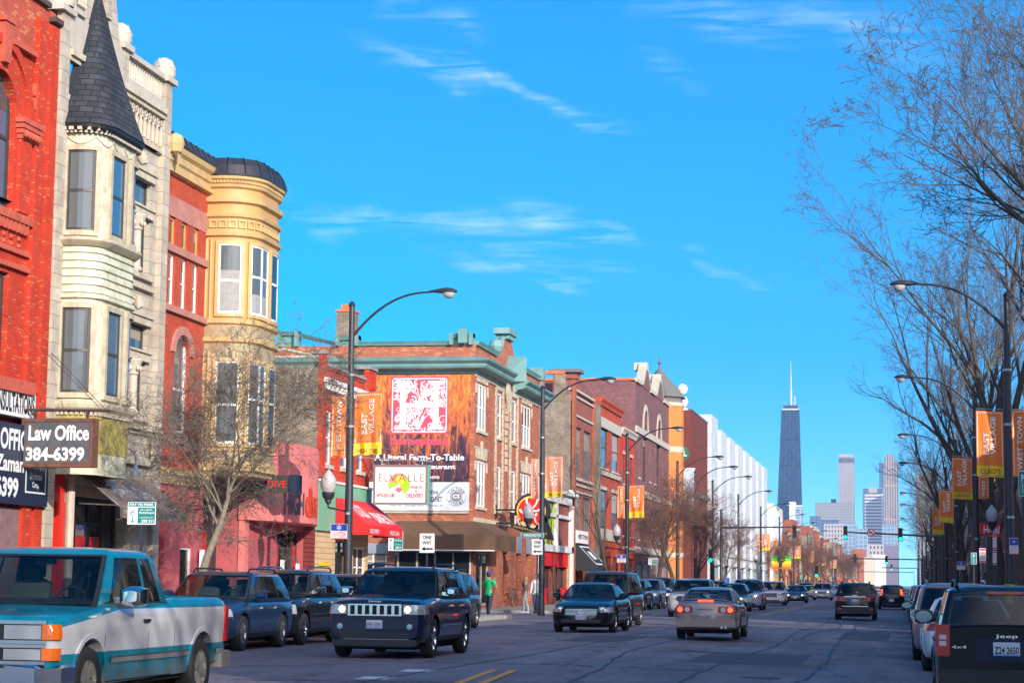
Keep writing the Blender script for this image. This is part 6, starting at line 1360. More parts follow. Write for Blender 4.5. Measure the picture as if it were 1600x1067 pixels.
def lamp_post(x, y, H, side, label, arm=3.2, base=None, globe=False, collar=None, group='cobra-head lamp posts along the avenue'):
    """side +1: the arm reaches towards +X (over the road from the left)"""
    s = thing('street_lamp', label, 'street lamp', (x, y, .1), group=group); b = MB()
    b.tube([(x, y, -.2), (x, y, .5), (x - .0, y, H * .5), (x - .03 * side, y, H)], [.17, .145, .12, .085], 12); b.lathe((x - .03 * side, y, H), [(.10, 0), (.11, .06), (.05, .14), (0, .16)], 10); b.build('post', m_pole, s, smooth=True)
    b = MB(); zz = [.9, H * .35, H * .62, H * .78]
    for z in zz: b.lathe((x - .015 * side, y, z), [(.0, 0), (.135, 0), (.135, .07), (.0, .07)], 12)
    b.build('strap', m_steel, s)
    b = MB(); n = 12; pa = []
    for k in range(n + 1):
        t = k / n; pa.append((x + side * (t * (arm - .75)), y - .02, H - .95 + (1.35) * (1 - (1 - t) ** 2.3)))
    b.tube(pa, [.045 - .015 * k / n for k in range(n + 1)], 8); b.build('arm', m_pole, s, smooth=True)
    hx, hz = pa[-1][0], pa[-1][2]; a = side; b = MB(); pr = [(-.1, .04, .03), (.0, .06, .05), (.12, .09, .075), (.3, .13, .11), (.5, .16, .125), (.66, .14, .10), (.78, .07, .05), (.81, .0, .0)]; k = 12; pts = []
    for t, w, h in pr: pts += [(hx + a * t, y + w * math.cos(2 * PI * j / k), hz + .01 + h * (math.sin(2 * PI * j / k) if math.sin(2 * PI * j / k) > 0 else .45 * math.sin(2 * PI * j / k))) for j in range(k)]
    b.add(pts, [(i * k + j, i * k + (j + 1) % k, (i + 1) * k + (j + 1) % k, (i + 1) * k + j) for i in range(len(pr) - 1) for j in range(k)]); b.build('lamp_head', m_pole, s, smooth=True)
    b = MB(); b.lathe((hx + a * .54, y, hz - .03), [(.19, 0), (.18, -.06), (.12, -.14), (.05, -.17), (0, -.175)], 12); b.build('lamp_lens', m_lens2, s, smooth=True)
    if globe:
        gx = x - side * .85 if globe < 0 else x + side * .0; gx = x + globe; gz = base or 3.85
        b = MB(); b.tube([(x, y, gz - .55), (gx, y, gz - .42), (gx, y, gz - .3)], .035, 6); b.lathe((gx, y, gz - .32), [(.04, 0), (.10, .05), (.10, .12), (.17, .2), (.2, .32), (.2, .36)], 12); b.build('globe_bracket', m_pole, s, smooth=True)
        b = MB(); b.lathe((gx, y, gz + .04), [(.17, 0), (.23, .12), (.25, .26), (.22, .42), (.14, .54), (.09, .6), (.03, .68), (0, .7)], 14); b.build('globe', m_globe, s, smooth=True)
    if collar:
        b = MB(); b.lathe((x, y, 1.0), [(.165, 0), (.165, .55)], 12); b.build('post_wrap', collar, s)
    return s
def at_x(px, py, X): return P(px, py, X)[0]
m_orw = mat('orange_wrap', (.75, .2, .05), .6); m_yew = mat('yellow_wrap', (.7, .65, .03), .6)
yA = 61.0; xA = Q(547, 700, yA)[0]
lamp_post(xA, yA, 9.75, 1, 'tall curved lamp post with globe lamp beside the East Village banner', globe=-.65, base=4.05, collar=m_orw)
def bz(px0, px1, yt, yb, Y): x0, z1 = Q(px0, yt, Y); x1, z0 = Q(px1, yb, Y); return x0, x1, z0, z1
x0, x1, z0, z1 = bz(556, 597, 615, 712, yA); banner(xA, yA, z0, z1, x1 - x0, 1, 'orange banner reading East Village and High Dive on the nearest left post', foot='HIGH DIVE', yel=.20)
x0, x1, z0, z1 = bz(518, 540, 618, 715, yA); banner(xA, yA, z0 + .02, z1, x1 - x0, -1, 'orange banner reading West Town on the nearest left post', txt=('WEST TOWN',), yel=0)
yB = 90.5; xB = Q(848, 700, yB)[0]
lamp_post(xB, yB, 9.95, 1, 'curved lamp post with globe at the left street corner', globe=-.62, base=4.2)
x0, x1, z0, z1 = bz(853, 880, 714, 778, yB); banner(xB, yB, z0, z1, x1 - x0, 1, 'faded salmon East Village banner on the corner lamp post', faded=True, yel=.14, foot='WEST TOWN')
x0, x1, z0, z1 = bz(829, 842, 716, 779, yB); banner(xB, yB, z0, z1, x1 - x0, -1, 'faded salmon West Town banner on the corner lamp post', faded=True, txt=('WEST TOWN',), yel=0)
for i, (px, base_) in enumerate(((980, 119), (1059, 146), (1087, 158), (1114, 173), (1154, 200), (1189, 232), (1218, 267), (1240, 305), (1262, 350), (1282, 400), (1300, 460), (1318, 540))):
    Y_ = FPX * 15.8 / (1410 - px) if px != 980 else 119; X_ = Q(px, 800, Y_)[0]
    lamp_post(X_, Y_, 9.9, 1, 'lamp post number %d past the corner post on the left side' % (i + 1), collar=m_yew if i == 0 else None, globe=-.6 if i in (0, 5) else False, base=4.1)
    if i in (0, 5, 7, 8, 9, 10): banner(X_, Y_, 5.15, 7.0, .85, 1, 'orange banner on lamp post number %d past the corner post' % (i + 1), yel=.2, faded=i > 0); banner(X_, Y_, 5.15, 7.0, .45, -1, 'narrow orange banner on lamp post number %d past the corner post' % (i + 1), yel=0, txt=('WEST TOWN',), faded=i > 0)
for i, (Y_, X_) in enumerate(((60.5, 2.98), (88, 3.0), (122, 3.05), (150, 3.05), (199, 3.05), (228, 3.05), (275, 3.05), (330, 3.05), (400, 3.05))):
    lamp_post(X_, Y_, 9.7, -1, 'lamp post number %d counted from the near end on the right pavement' % (i + 1), arm=3.2, globe=.65 if i % 2 else False, base=4.1, collar=m_yew if i == 0 else None)
Yr = 60.5; x0, x1, z0, z1 = bz(1519, 1563, 641, 744, Yr); banner(2.98, Yr, z0, z1, x1 - x0, -1, 'large orange East Village banner with Cleo foot panel on the right', foot="CLEO'S", yel=.17)
banner(2.98, Yr, z0, z1, .42, 1, 'orange West Town banner cut by the right edge', txt=('WEST TOWN',), yel=0)
x0, x1, z0, z1 = bz(1487, 1513, 714, 779, 88); banner(3.0, 88, z0, z1, .82, -1, 'second orange East Village banner on the right side', yel=.17, foot='CHICAGO'); banner(3.0, 88, z0, z1, .42, 1, 'second narrow West Town banner on the right side', txt=('WEST TOWN',), yel=0)
banner(3.05, 122, 5.1, 6.95, .82, -1, 'third orange East Village banner among the right-hand trees', yel=.17); banner(3.05, 150, 5.1, 6.95, .82, -1, 'fourth orange banner among the right-hand trees', yel=.2)
# signs on posts
m_sgn = mat('sign_green', (.01, .22, .20), .5); m_sback = m_steel; m_sblue = mat('sign_deep_blue', (.02, .05, .42), .5)
def sign_on_post(px0, px1, yt, yb, Y, label, kind, z_to=None, post=True, xoff=0, group=None):
    X0, Zt = Q(px0, yt, Y); X1, _ = Q(px1, yt, Y); _, Zb = Q(px0, yb, Y); Fs_ = FC(Y); xm = (X0 + X1) / 2; w, h = X1 - X0, Zt - Zb
    s = thing('street_sign', label, 'sign', (xm, Y, .1), group=group)
    if post: b = MB(); b.box(xm - .03, xm + .03, Y + .01, Y + .05, .1 if xm < 0 else -.06, Zt); b.build('post', m_pole, s)
    b = MB(Fs_); b.box(X0, X1, -.008, .0, Zb, Zt); b.build('plate', m_sw, s)
    def T(t, a, c, za, zc, m, **k): text(t, Fs_, X0 + w * a, X0 + w * c, Zb + h * za, Zb + h * zc, .006, m, s, **k)
    def Bx(a, c, za, zc, m, nm='panel', d=.002): b = MB(Fs_); b.quad((X0 + w * a, d, Zb + h * za), (X0 + w * c, d, Zb + h * za), (X0 + w * c, d, Zb + h * zc), (X0 + w * a, d, Zb + h * zc)); b.build(nm, m, s, recalc=False)
    if kind == 'oneway':
        T('ONE', .2, .8, .70, .9, m_sb, bold=.03); T('WAY', .18, .82, .42, .62, m_sb, bold=.03); b = MB(Fs_); cz_ = Zb + h * .2
        b.add([(X0 + w * .12, .004, cz_), (X0 + w * .36, .004, cz_ + h * .12), (X0 + w * .36, .004, cz_ + h * .045), (X0 + w * .9, .004, cz_ + h * .045), (X0 + w * .9, .004, cz_ - h * .045), (X0 + w * .36, .004, cz_ - h * .045), (X0 + w * .36, .004, cz_ - h * .12)], [(0, 1, 2, 3, 4, 5, 6)]); b.build('arrow', m_sb, s, recalc=False)
    elif kind == 'pay':
        Bx(.03, .97, .80, .98, m_sgn); T('PAY TO PARK', .08, .92, .84, .94, m_sw, bold=.03); Bx(.36, .97, .05, .76, m_sgn)
        T('PAY BOX', .45, .88, .62, .69, m_sw); T('ParkChicago', .42, .94, .45, .58, m_sw, bold=.02); T('LOCATION NO.', .45, .9, .28, .34, m_sw); T('298 311', .5, .93, .08, .22, m_sw, bold=.03)
        ringd(Fs_, X0 + w * .18, Zb + h * .52, w * .08, w * .095, .004, m_sb, s); T('P', .14, .22, .46, .58, m_sb, bold=.02); Bx(.165, .195, .12, .36, m_sgn, d=.004); b = MB(Fs_); b.add([(X0 + w * .18, .005, Zb + h * .06), (X0 + w * .12, .005, Zb + h * .16), (X0 + w * .24, .005, Zb + h * .16)], [(0, 1, 2)]); b.build('arrow', m_sgn, s, recalc=False)
    elif kind == 'snow':
        Bx(0.02, .98, .55, .98, m_sblue); b = MB(Fs_)
        for k in range(3): a = PI * k / 3 + .52; c, q = math.cos(a), math.sin(a); r_ = w * .16; u, z = X0 + w * .5, Zb + h * .77; n_ = w * .022; b.quad((u - c * r_ - q * n_, .005, z - q * r_ + c * n_), (u - c * r_ + q * n_, .005, z - q * r_ - c * n_), (u + c * r_ + q * n_, .005, z + q * r_ - c * n_), (u + c * r_ - q * n_, .005, z + q * r_ + c * n_))
        b.build('snowflake', m_sw, s, recalc=False); T('NO PARKING', .1, .9, .40, .49, m_crim); T('3AM TO 7AM', .1, .9, .26, .35, m_crim); T('DEC 1 TO APR 1', .1, .9, .14, .21, m_crim); Bx(.02, .98, .0, .07, m_crim)
    elif kind == 'nopark': Bx(.04, .96, .84, .97, m_crim); T('NO PARKING', .08, .92, .6, .76, m_crim); T('LOADING', .12, .88, .42, .55, m_crim); T('ZONE', .2, .8, .24, .38, m_crim); Bx(.04, .96, .03, .15, m_crim)
    elif kind == 'green': Bx(.02, .98, .03, .97, m_sgn, d=.003); T('WINCHESTER', .1, .9, .25, .75, m_sw, bold=.02)
    elif kind == 'greenp': Bx(.05, .95, .03, .97, m_sgn, d=.003); T('P', .35, .65, .55, .85, m_sw, bold=.02); Bx(.46, .54, .12, .5, m_sw, d=.006)
    elif kind == 'sch': Bx(.0, 1, 0, 1, mat('sign_lime', (.45, .75, .02), .5), d=.003)
    elif kind == 'blank': pass
    elif kind == 'redhotel': Bx(0, 1, 0, 1, m_scarlet, d=.003); T('Hotel', .3, .98, .2, .8, m_sw, bold=.02)
    return s
sign_on_post(200, 244, 784, 819, 45, 'green and white pay to park sign before the taupe awning', 'pay')
sign_on_post(607, 630, 829, 860, 84, 'pay to park sign before the brown awning corner', 'pay'); sign_on_post(656, 679, 833, 863, 82, 'one way arrow sign before the brown awning', 'oneway')
sign_on_post(831, 848, 842, 866, 90, 'one way arrow sign beside the corner lamp post', 'oneway'); sign_on_post(814, 850, 832, 839.5, 90.2, 'green Winchester street name sign on the corner lamp post', 'green', post=False)
sign_on_post(517, 543, 818, 842, 60.6, 'blue snowflake parking sign on the nearest left lamp post', 'snow', post=False); sign_on_post(964, 978, 866, 879, 117, 'blue snowflake parking sign past the diner', 'snow')
sign_on_post(1013, 1028, 871, 882, 130, 'pay to park sign before the purple block', 'pay')
sign_on_post(1495, 1508, 877, 890, 88, 'blue snowflake parking sign among the right-hand trees', 'snow'); sign_on_post(1577, 1591, 840, 866, 56, 'blue snowflake sign low by the right-hand post', 'snow')
sign_on_post(1530, 1540, 856, 879, 70, 'red and white parking sign left of the red shop sign', 'nopark'); sign_on_post(1551, 1557, 836, 858, 63, 'upper red and white parking sign right of the elm', 'nopark'); sign_on_post(1551, 1557, 860, 882, 62.8, 'lower red and white parking sign right of the elm', 'nopark', post=False)
sign_on_post(1517, 1526, 863, 881, 75, 'green parking arrow sign among the right-hand trees', 'greenp'); sign_on_post(1591, 1604, 735, 775, 50, 'green parking sign cut by the right edge', 'greenp')
sign_on_post(1526, 1562, 816, 838, 92, 'red hotel sign hanging behind the elm', 'redhotel', post=False)
# parking pay box, news box and red awning in the shade
# traffic signals
m_son = mat('lit_green_signal', (.0, .8, .55), .4, emit=(.0, 1, .62), es=3.0); m_soff = mat('dark_signal_lens', (.03, .02, .02), .3)
def signal(x, y, z, label, back=False, lit=2, sc=1.0, group='traffic signal heads'):
    s = thing('traffic_signal', label, 'traffic light', (x, y, z), group=group); Fs_ = FC(y); w, h = .17 * sc, .54 * sc; b = MB(Fs_); b.box(x - w, x + w, -.22, 0, z - h, z + h)
    b.build('housing', m_black, s)
    for k in range(3):
        zc = z + h * (.66 - .66 * k); b = MB(Fs_); n = 14; r_ = .13 * sc
        if not back: b.add([(x, .004, zc)] + [(x + r_ * math.cos(2 * PI * j / n), .006, zc + r_ * math.sin(2 * PI * j / n)) for j in range(n + 1)], [(0, j, j + 1) for j in range(1, n + 1)]); b.build('signal_lens', m_son if k == lit else m_soff, s, recalc=False)
        b = MB(Fs_); b.add([(x + r_ * 1.1 * math.cos(PI * j / 8), d_, zc + r_ * 1.1 * math.sin(PI * j / 8)) for d_ in ((0, .18) if not back else (-.22, -.4)) for j in range(9)], [(j, j + 1, 10 + j, 9 + j) for j in range(8)]); b.build('visor', m_black, s, recalc=False)
    return s
Ys = 172; s = thing('signal_mast', 'long signal mast arm reaching over the road from the right', 'mast', (3.4, Ys, 0)); xr, zr_ = Q(1480, 838, Ys); xl, zl = Q(1322, 831, Ys)
b = MB(); b.tube([(3.3, Ys, -.1), (3.3, Ys, 7.2)], [.16, .11], 10); b.tube([(3.3, Ys, zr_), (xl - .1, Ys, zl)], [.09, .055], 8); b.build('mast', m_pole, s)
xs_, zs_ = Q(1321, 832, Ys); signal(xs_, Ys - .15, zs_, 'green signal hanging left of the no left turn sign'); xs_, zs_ = Q(1407, 835, Ys); signal(xs_, Ys - .15, zs_, 'green signal hanging right of the no left turn sign')
xs_, zs_ = Q(1361, 832, Ys); s = thing('traffic_sign', 'round white no left turn sign on the mast arm', 'sign', (xs_, Ys - .2, zs_)); Fs_ = FC(Ys - .2); disc(Fs_, xs_, zs_, .33, 0, m_sw, s, name='plate'); ringd(Fs_, xs_, zs_, .26, .33, .006, m_crim, s, name='ring')
b = MB(Fs_); b.quad((xs_ - .22, .01, zs_ + .16), (xs_ - .17, .01, zs_ + .21), (xs_ + .22, .01, zs_ - .16), (xs_ + .17, .01, zs_ - .21)); b.build('slash', m_crim, s, recalc=False); b = MB(Fs_); b.add([(xs_ - .2, .008, zs_ + .02), (xs_ - .08, .008, zs_ + .12), (xs_ - .08, .008, zs_ - .06)], [(0, 1, 2)]); b.quad((xs_ - .1, .008, zs_), (xs_ + .12, .008, zs_), (xs_ + .12, .008, zs_ + .06), (xs_ - .1, .008, zs_ + .06)); b.quad((xs_ + .06, .008, zs_ - .18), (xs_ + .12, .008, zs_ - .18), (xs_ + .12, .008, zs_), (xs_ + .06, .008, zs_)); b.build('arrow', m_sb, s, recalc=False)
Yt = 184; s = thing('signal_mast', 'signal mast arm reaching over the road from the left', 'mast', (-16, Yt, 0)); xl, zl = Q(1127, 824, Yt); xr, zr_ = Q(1246, 823, Yt); b = MB(); b.tube([(xl, Yt, 0), (xl, Yt, 8)], [.16, .11], 10); b.tube([(xl, Yt, zl), (xr, Yt, zr_)], [.09, .055], 8); b.build('mast', m_pole, s)
xs_, zs_ = Q(1241, 830, Yt); signal(xs_, Yt + .3, zs_, 'signal head facing away at the end of the left mast arm', back=True, lit=-1); xs_, zs_ = Q(1110, 868, 172); signal(xs_, 172, zs_, 'green signal on a post at the left corner beyond the trees'); b = MB(); 
s = thing('signal_post', 'short signal post at the left corner beyond the trees', 'post', (xs_, 172.2, 0)); b = MB(); b.tube([(xs_, 172.25, 0), (xs_, 172.25, zs_ + .5)], .06, 8); b.build('pole', m_pole, s)
for i, (px, py, Y_, yc) in enumerate(((1385, 875, 330, 876), (1393, 886, 480, 886), (1336, 872, 330, 872), (1276, 893, 260, 890))):
    xs_, zs_ = Q(px, py, Y_); signal(xs_, Y_, zs_, 'small distant signal, %s of the far four' % ('first', 'second', 'third', 'last')[i], lit=2 if i != 2 else -1, back=i == 2, sc=1.25)
for i, (Y_, pxl, py) in enumerate(((330.4, 1330, 873), (480.4, 1378, 887), (620, 1340, 893))):
    xl, zl = Q(pxl, py, Y_); s = thing('signal_mast', 'thin distant signal arm, %s from the front' % ('first', 'second', 'third')[i], 'mast', (3.4, Y_, 0), group='distant signal arms'); b = MB(); b.tube([(3.4, Y_, 0), (3.4, Y_, zl), (xl, Y_, zl + .1)], .11, 6); b.build('mast', m_pole, s)
# ================================================================== VEHICLES
def paint(name, col, metal=.35, rough=.28): return mat('paint_' + name, col, rough, metal=metal * .6, coat=.8, spec=.15, obj=True)
m_tyre = mat('tyre_rubber', (.018, .018, .02), .85); m_rim = mat('alloy_rim', (.42, .43, .45), .28, .85); m_chrome = mat('chrome', (.75, .76, .78), .12, 1.0)
m_plastic = mat('black_plastic', (.018, .019, .022), .55); m_seam = mat('panel_gap', (.004, .004, .005), .7)
m_lens = mat('headlight_lens', (.42, .44, .46), .12, .3, coat=1); m_lampon = mat('lit_headlamp', (1, .8, .5), .3, emit=(1, .74, .38), es=2.6)
m_tail = mat('tail_lens', (.42, .006, .008), .15, coat=1); m_tailon = mat('lit_brake_lamp', (.8, .02, .01), .3, emit=(1, .06, .02), es=2.2); m_amber = mat('amber_lens', (.75, .14, .01), .2, coat=1)
m_plate = mat('plate_white', (.62, .66, .72), .5); m_ink = mat('plate_ink', (.12, .02, .03), .5); m_clear = mat('clear_lens', (.55, .52, .52), .2)
m_cgl = mat('car_glass', (.004, .009, .015), .03, spec=.45)
def clearglass(name, col):
    m = mat(name, col, .03); t = m.node_tree; t.nodes.clear(); tr = N(t, 'ShaderNodeBsdfTransparent'); tr.inputs[0].default_value = (*col, 1); gl_ = N(t, 'ShaderNodeBsdfGlossy'); gl_.inputs['Roughness'].default_value = .02; gl_.inputs[0].default_value = (.8, .82, .85, 1)
    lw = N(t, 'ShaderNodeLayerWeight'); lw.inputs[0].default_value = .5; pw = N(t, 'ShaderNodeMath', operation='POWER'); t.links.new(lw.outputs['Facing'], pw.inputs[0]); pw.inputs[1].default_value = 4; fr = N(t, 'ShaderNodeMath', operation='MULTIPLY_ADD'); t.links.new(pw.outputs[0], fr.inputs[0]); fr.inputs[1].default_value = .85; fr.inputs[2].default_value = .05; mx = N(t, 'ShaderNodeMixShader'); o = N(t, 'ShaderNodeOutputMaterial'); t.links.new(fr.outputs[0], mx.inputs[0]); t.links.new(tr.outputs[0], mx.inputs[1]); t.links.new(gl_.outputs[0], mx.inputs[2]); t.links.new(mx.outputs[0], o.inputs[0]); return m
m_ws = clearglass('windscreen_glass', (.50, .60, .58)); m_sg = clearglass('tinted_side_glass', (.26, .31, .33)); m_int = mat('dark_interior', (.03, .03, .034), .8, var=.3, vs=5, obj=True); m_seatd = mat('grey_seat', (.09, .085, .085), .85)
m_under = mat('underbody', (.008, .008, .009), .9)
m_seat = mat('pale_seat', (.22, .2, .18), .8)
def pl(tab, x):
    if x <= tab[0][0]: return tab[0][1]
    for i in range(1, len(tab)):
        if x <= tab[i][0]:
            t = (x - tab[i - 1][0]) / (tab[i][0] - tab[i - 1][0]); return tab[i - 1][1] + (tab[i][1] - tab[i - 1][1]) * t
    return tab[-1][1]
def smooth_tab(tab, x, r=.09): return (pl(tab, x - r) + 2 * pl(tab, x) + pl(tab, x + r)) / 4
def car(name, label, cat, x, y, rz, sp, z=0, group=None):
    """rz = 0: the nose points away from the viewer; PI: towards the viewer. Local y is forward."""
    L, Wd, H = sp['L'], sp['W'], sp['H']; hwid = Wd / 2; r = sp.get('r', .34); bz = sp['belt']
    root = thing(name, label, cat, (0, 0, 0), 0, group)
    pm = sp['paint']; det = sp.get('det', 2)
    top = sp['top']; bot = sp.get('bot', [(0, .30), (.25, .22), (L - .3, .24), (L, .36)])
    fx = sp.get('plan', [(0, .70), (.04, .80), (.12, .895), (.3, .96), (.6, .99), (1.0, 1), (L - .9, 1), (L - .3, .965), (L - .12, .92), (L - .03, .85), (L, .78)])
    def wt(t): return hwid * pl(fx, t)
    def ztop(t): return smooth_tab(top, t, .05) if t > .1 else pl(top, t)
    RP = sp.get('ring', [(0, 0, 0), (.80, 0, 0), (.93, 0, .05), (.975, .18, 0), (1.0, .45, 0), (.995, .66, 0), (.965, .86, 0), (.90, .965, 0), (.80, 1.0, .008), (.5, 1.0, .028), (0, 1.0, .04)])
    def ring(t):
        w, zb, zt = wt(t), pl(bot, t), ztop(t); h = zt - zb
        return [(w * a, zb + h * f + o) for a, f, o in RP]
    def side_x(t, z):
        rg = ring(t)[1:9]
        for i in range(1, len(rg)):
            if rg[i][1] >= z: q = (z - rg[i - 1][1]) / max(1e-5, rg[i][1] - rg[i - 1][1]); return lerp(rg[i - 1][0], rg[i][0], max(0, q))
        return rg[-1][0]
    st = sorted({0, .02, .05, .09, .14, .2, .3, .42, .55, .75, *[.75 + (L - 1.5) * k / 16 for k in range(17)], L - .75, L - .5, L - .35, L - .22, L - .12, L - .06, L - .025, L, *[t for t, _ in top if 0 < t < L]})
    Y0 = L / 2
    b = MB(); n = len(RP); pts = []; fs = []
    for t in st:
        rg = ring(t); full = [(a, zz) for a, zz in rg] + [(-a, zz) for a, zz in rg[-2:0:-1]]
        pts += [(a, Y0 - t, zz) for a, zz in full]
    m = 2 * n - 2
    for i in range(len(st) - 1):
        for k in range(m): fs.append((i * m + k, i * m + (k + 1) % m, (i + 1) * m + (k + 1) % m, (i + 1) * m + k))
    fs += [tuple(range(m)), tuple(range(len(pts) - m, len(pts)))]
    b.add(pts, fs); body = b.build('body', pm, root, smooth=True, angle=R(40))
    fa = sp['fa']; ra = fa + sp['wb']; ar = r + sp.get('gap', .055)
    cuts = MB()
    for t in (fa, ra):
        k = 22; P1 = [(Y0 - t + ar * math.cos(2 * PI * j / k), r + .01 + ar * math.sin(2 * PI * j / k)) for j in range(k)]
        for s_ in (-1, 1):
            a0, a1 = (hwid - .34, hwid + .2) if s_ > 0 else (-hwid - .2, -hwid + .34)
            cuts.add([(a0, yy, zz) for yy, zz in P1] + [(a1, yy, zz) for yy, zz in P1], [tuple(range(k)), tuple(range(2 * k - 1, k - 1, -1))] + [(j, (j + 1) % k, k + (j + 1) % k, k + j) for j in range(k)])
    if sp.get('bed'): 
        t0, t1, zf = sp['bed']; cuts.box(-hwid + .14, hwid - .14, Y0 - t1, Y0 - t0, zf, 3)
    co = cuts.build('cut', m_under)
    md = body.modifiers.new('b', 'BOOLEAN'); md.object = co; md.operation = 'DIFFERENCE'; md.solver = 'EXACT'
    dg = bpy.context.evaluated_depsgraph_get(); me = bpy.data.meshes.new_from_object(body.evaluated_get(dg)); body.modifiers.clear(); body.data = me; bpy.data.objects.remove(co)
    me.materials.clear(); me.materials.append(pm); me.polygons.foreach_set('use_smooth', [True] * len(me.polygons)); me.set_sharp_from_angle(angle=R(38))
    b = MB(); b.box(-hwid + .1, hwid - .1, Y0 - fa + .3, Y0 - fa - .3, .25, .55); b.box(-hwid + .3, hwid - .3, -Y0 + .5, Y0 - .5, .16, .3); b.box(-hwid + .12, hwid - .12, -Y0 + .4, Y0 - .4, .28, .34)
    b.build('underbody', m_under, root)
    # greenhouse
    f0, f1, r1, r0 = sp['cab']                          # windscreen base, roof front, roof rear, rear-window base (from the nose)
    bw, rw = hwid * sp.get('bw', .93), hwid * sp.get('rw', .74); cf = sp.get('cf', .16); zr = H - .03
    def gl(v):                                         # level -> front t, rear t, half width, z
        e = sp.get('tumble', 1.25)
        return lerp(f0, f1, v), lerp(r0, r1, max(v, 0) ** sp.get('rv', 1.0)), lerp(bw, rw, max(v, 0) ** e), lerp(bz, zr, v)
    def S_f(yn, v): f, rr_, w, z_ = gl(v); return (yn * w * .97, Y0 - (f + cf * abs(yn) ** 2.2 * .9), z_)
    def S_r(yn, v): f, rr_, w, z_ = gl(v); return (yn * w * .97, Y0 - (rr_ - cf * .8 * abs(yn) ** 2.4), z_)
    def S_s(s, v, sg): f, rr_, w, z_ = gl(v); a = f + cf * .9; c = rr_ - cf * .8; return (sg * w * (1 - .05 * (2 * s - 1) ** 4 + .0), Y0 - lerp(a, c, s), z_)
    vs = [-.04, .15, .35, .55, .75, .9]
    b = MB(); rings = []
    def loop(v, ins=0):
        o = [S_f(-1 + 2 * k / 8, v) for k in range(9)] + [S_s(k / 8, v, 1) for k in range(1, 8)] + [S_r(1 - 2 * k / 8, v) for k in range(9)] + [S_s(1 - k / 8, v, -1) for k in range(1, 8)]
        if ins:
            cxm = 0; cym = Y0 - (f1 + r1) / 2; lf, lw = (r1 - f1) / 2, rw
            o = [(p[0] * (1 - ins / lw), cym + (p[1] - cym) * (1 - ins / lf), p[2]) for p in o]
        return o
    for v in vs: rings.append(loop(v))
    def lift(o, z_): return [(p[0], p[1], z_) for p in o]
    base = loop(.97); rings.append(lift(loop(.965, .02), zr - .035)); rings.append(lift(loop(1, .07), zr - .005)); rings.append(lift(loop(1, .16), zr + .015)); rings.append(lift(loop(1, .34), zr + .028)); rings.append(lift(loop(1, .6), zr + .03))
    m = len(rings[0]); pts = [p for q in rings for p in q]; fs = []
    for i in range(len(rings) - 1):
        for k in range(m):
            if i < 5 and (k < 8 or 9 <= k <= 14 or (16 <= k <= 23 and sp.get('rearglass', True)) or 25 <= k <= 30): continue
            fs.append((i * m + k, i * m + (k + 1) % m, (i + 1) * m + (k + 1) % m, (i + 1) * m + k))
    fs.append(tuple(range(len(pts) - m, len(pts)))); b.add(pts, fs); cabm = b.build('cabin', sp.get('roofpaint', pm), root, smooth=True, angle=R(50))
    b = MB(); ya, yb = Y0 - f0 - .14, Y0 - r0 + .14; b.box(-bw + .05, bw - .05, yb, ya, bz + .03, bz + .055); b.box(-bw + .12, bw - .12, ya - .42, ya - .1, bz + .055, bz + .09)
    b.build('dashboard', m_int, root); sm_ = sp.get('seatm', m_seatd)
    for ts in [f0 + 1.25] + ([f0 + 2.15] if r0 - f0 > 2.6 else []):
        for xs_ in (-.37, .37):
            b = MB(); hh = min(.42, H - bz - .22); k = 10; pts = []
            for (zz, w_, d_) in ((0, .24, .09), (hh * .45, .23, .08), (hh * .62, .10, .05), (hh * .66, .13, .06), (hh, .12, .05)): pts += [(xs_ + w_ * max(-1, min(1, 1.3 * math.cos(2 * PI * j / k))), Y0 - ts - zz * .25 + d_ * math.sin(2 * PI * j / k), bz + .055 + zz) for j in range(k)]
            b.add(pts, [(i * k + j, i * k + (j + 1) % k, (i + 1) * k + (j + 1) % k, (i + 1) * k + j) for i in range(4) for j in range(k)] + [tuple(range(4 * k, 5 * k))]); b.build('seat', sm_, root, smooth=True)
    if det > 1:
        b = MB(); n = 14; b.tube([(-.37 + .19 * math.cos(2 * PI * j / n), Y0 - f0 - .62 - .05 * math.sin(2 * PI * j / n), bz + .05 + .17 * math.sin(2 * PI * j / n)) for j in range(n + 1)], .016, 5); b.box(-.55, -.19, Y0 - f0 - .66, Y0 - f0 - .63, bz + .03, bz + .06); b.build('steering_wheel', m_plastic, root)
        b = MB(); b.box(-.12, .12, Y0 - f1 - .16, Y0 - f1 - .12, H - .2, H - .13); b.build('inner_mirror', m_plastic, root)
    def frame(fn, a0, a1, v0, v1, wa, wv, m_, nm, gaps=(), **k):
        o = patch(fn, a0, a1, v0, v0 + wv, .004, m_, nm, nv=1, **k); patch(fn, a0, a1, v1 - wv, v1, .004, m_, nm, nv=1, par=o, **k)
        for (x0, x1, s0, s1) in [(a0, a0 + wa, 0, 0), (a1 - wa, a1, 0, 0)] + list(gaps): patch(fn, x0, x1, v0, v1, .0045, m_, nm, nx=1, par=o, sl0=s0, sl1=s1)
        return o
    def patch(fn, a0, a1, v0, v1, off, m_, nm, nx=8, nv=6, par=None, sl0=0, sl1=0, round_=0):
        b = MB(); pts = []
        for j in range(nv + 1):
            v = lerp(v0, v1, j / nv)
            for i in range(nx + 1):
                a = lerp(a0 + sl0 * j / nv, a1 + sl1 * j / nv, i / nx); p = Vector(fn(a, v)); da = Vector(fn(min(a + .01, 1), v)) - Vector(fn(max(a - .01, -1 if fn in (S_f, S_r) else 0), v)); dv = Vector(fn(a, v + .01)) - Vector(fn(a, v - .01)); nn = da.cross(dv).normalized()
                c = Vector((0, p.y * .2, 0)); 
                if nn.dot(p - Vector((0, Y0 - (f1 + r1) / 2, bz - .3))) < 0: nn = -nn
                pts.append(tuple(p + nn * off))
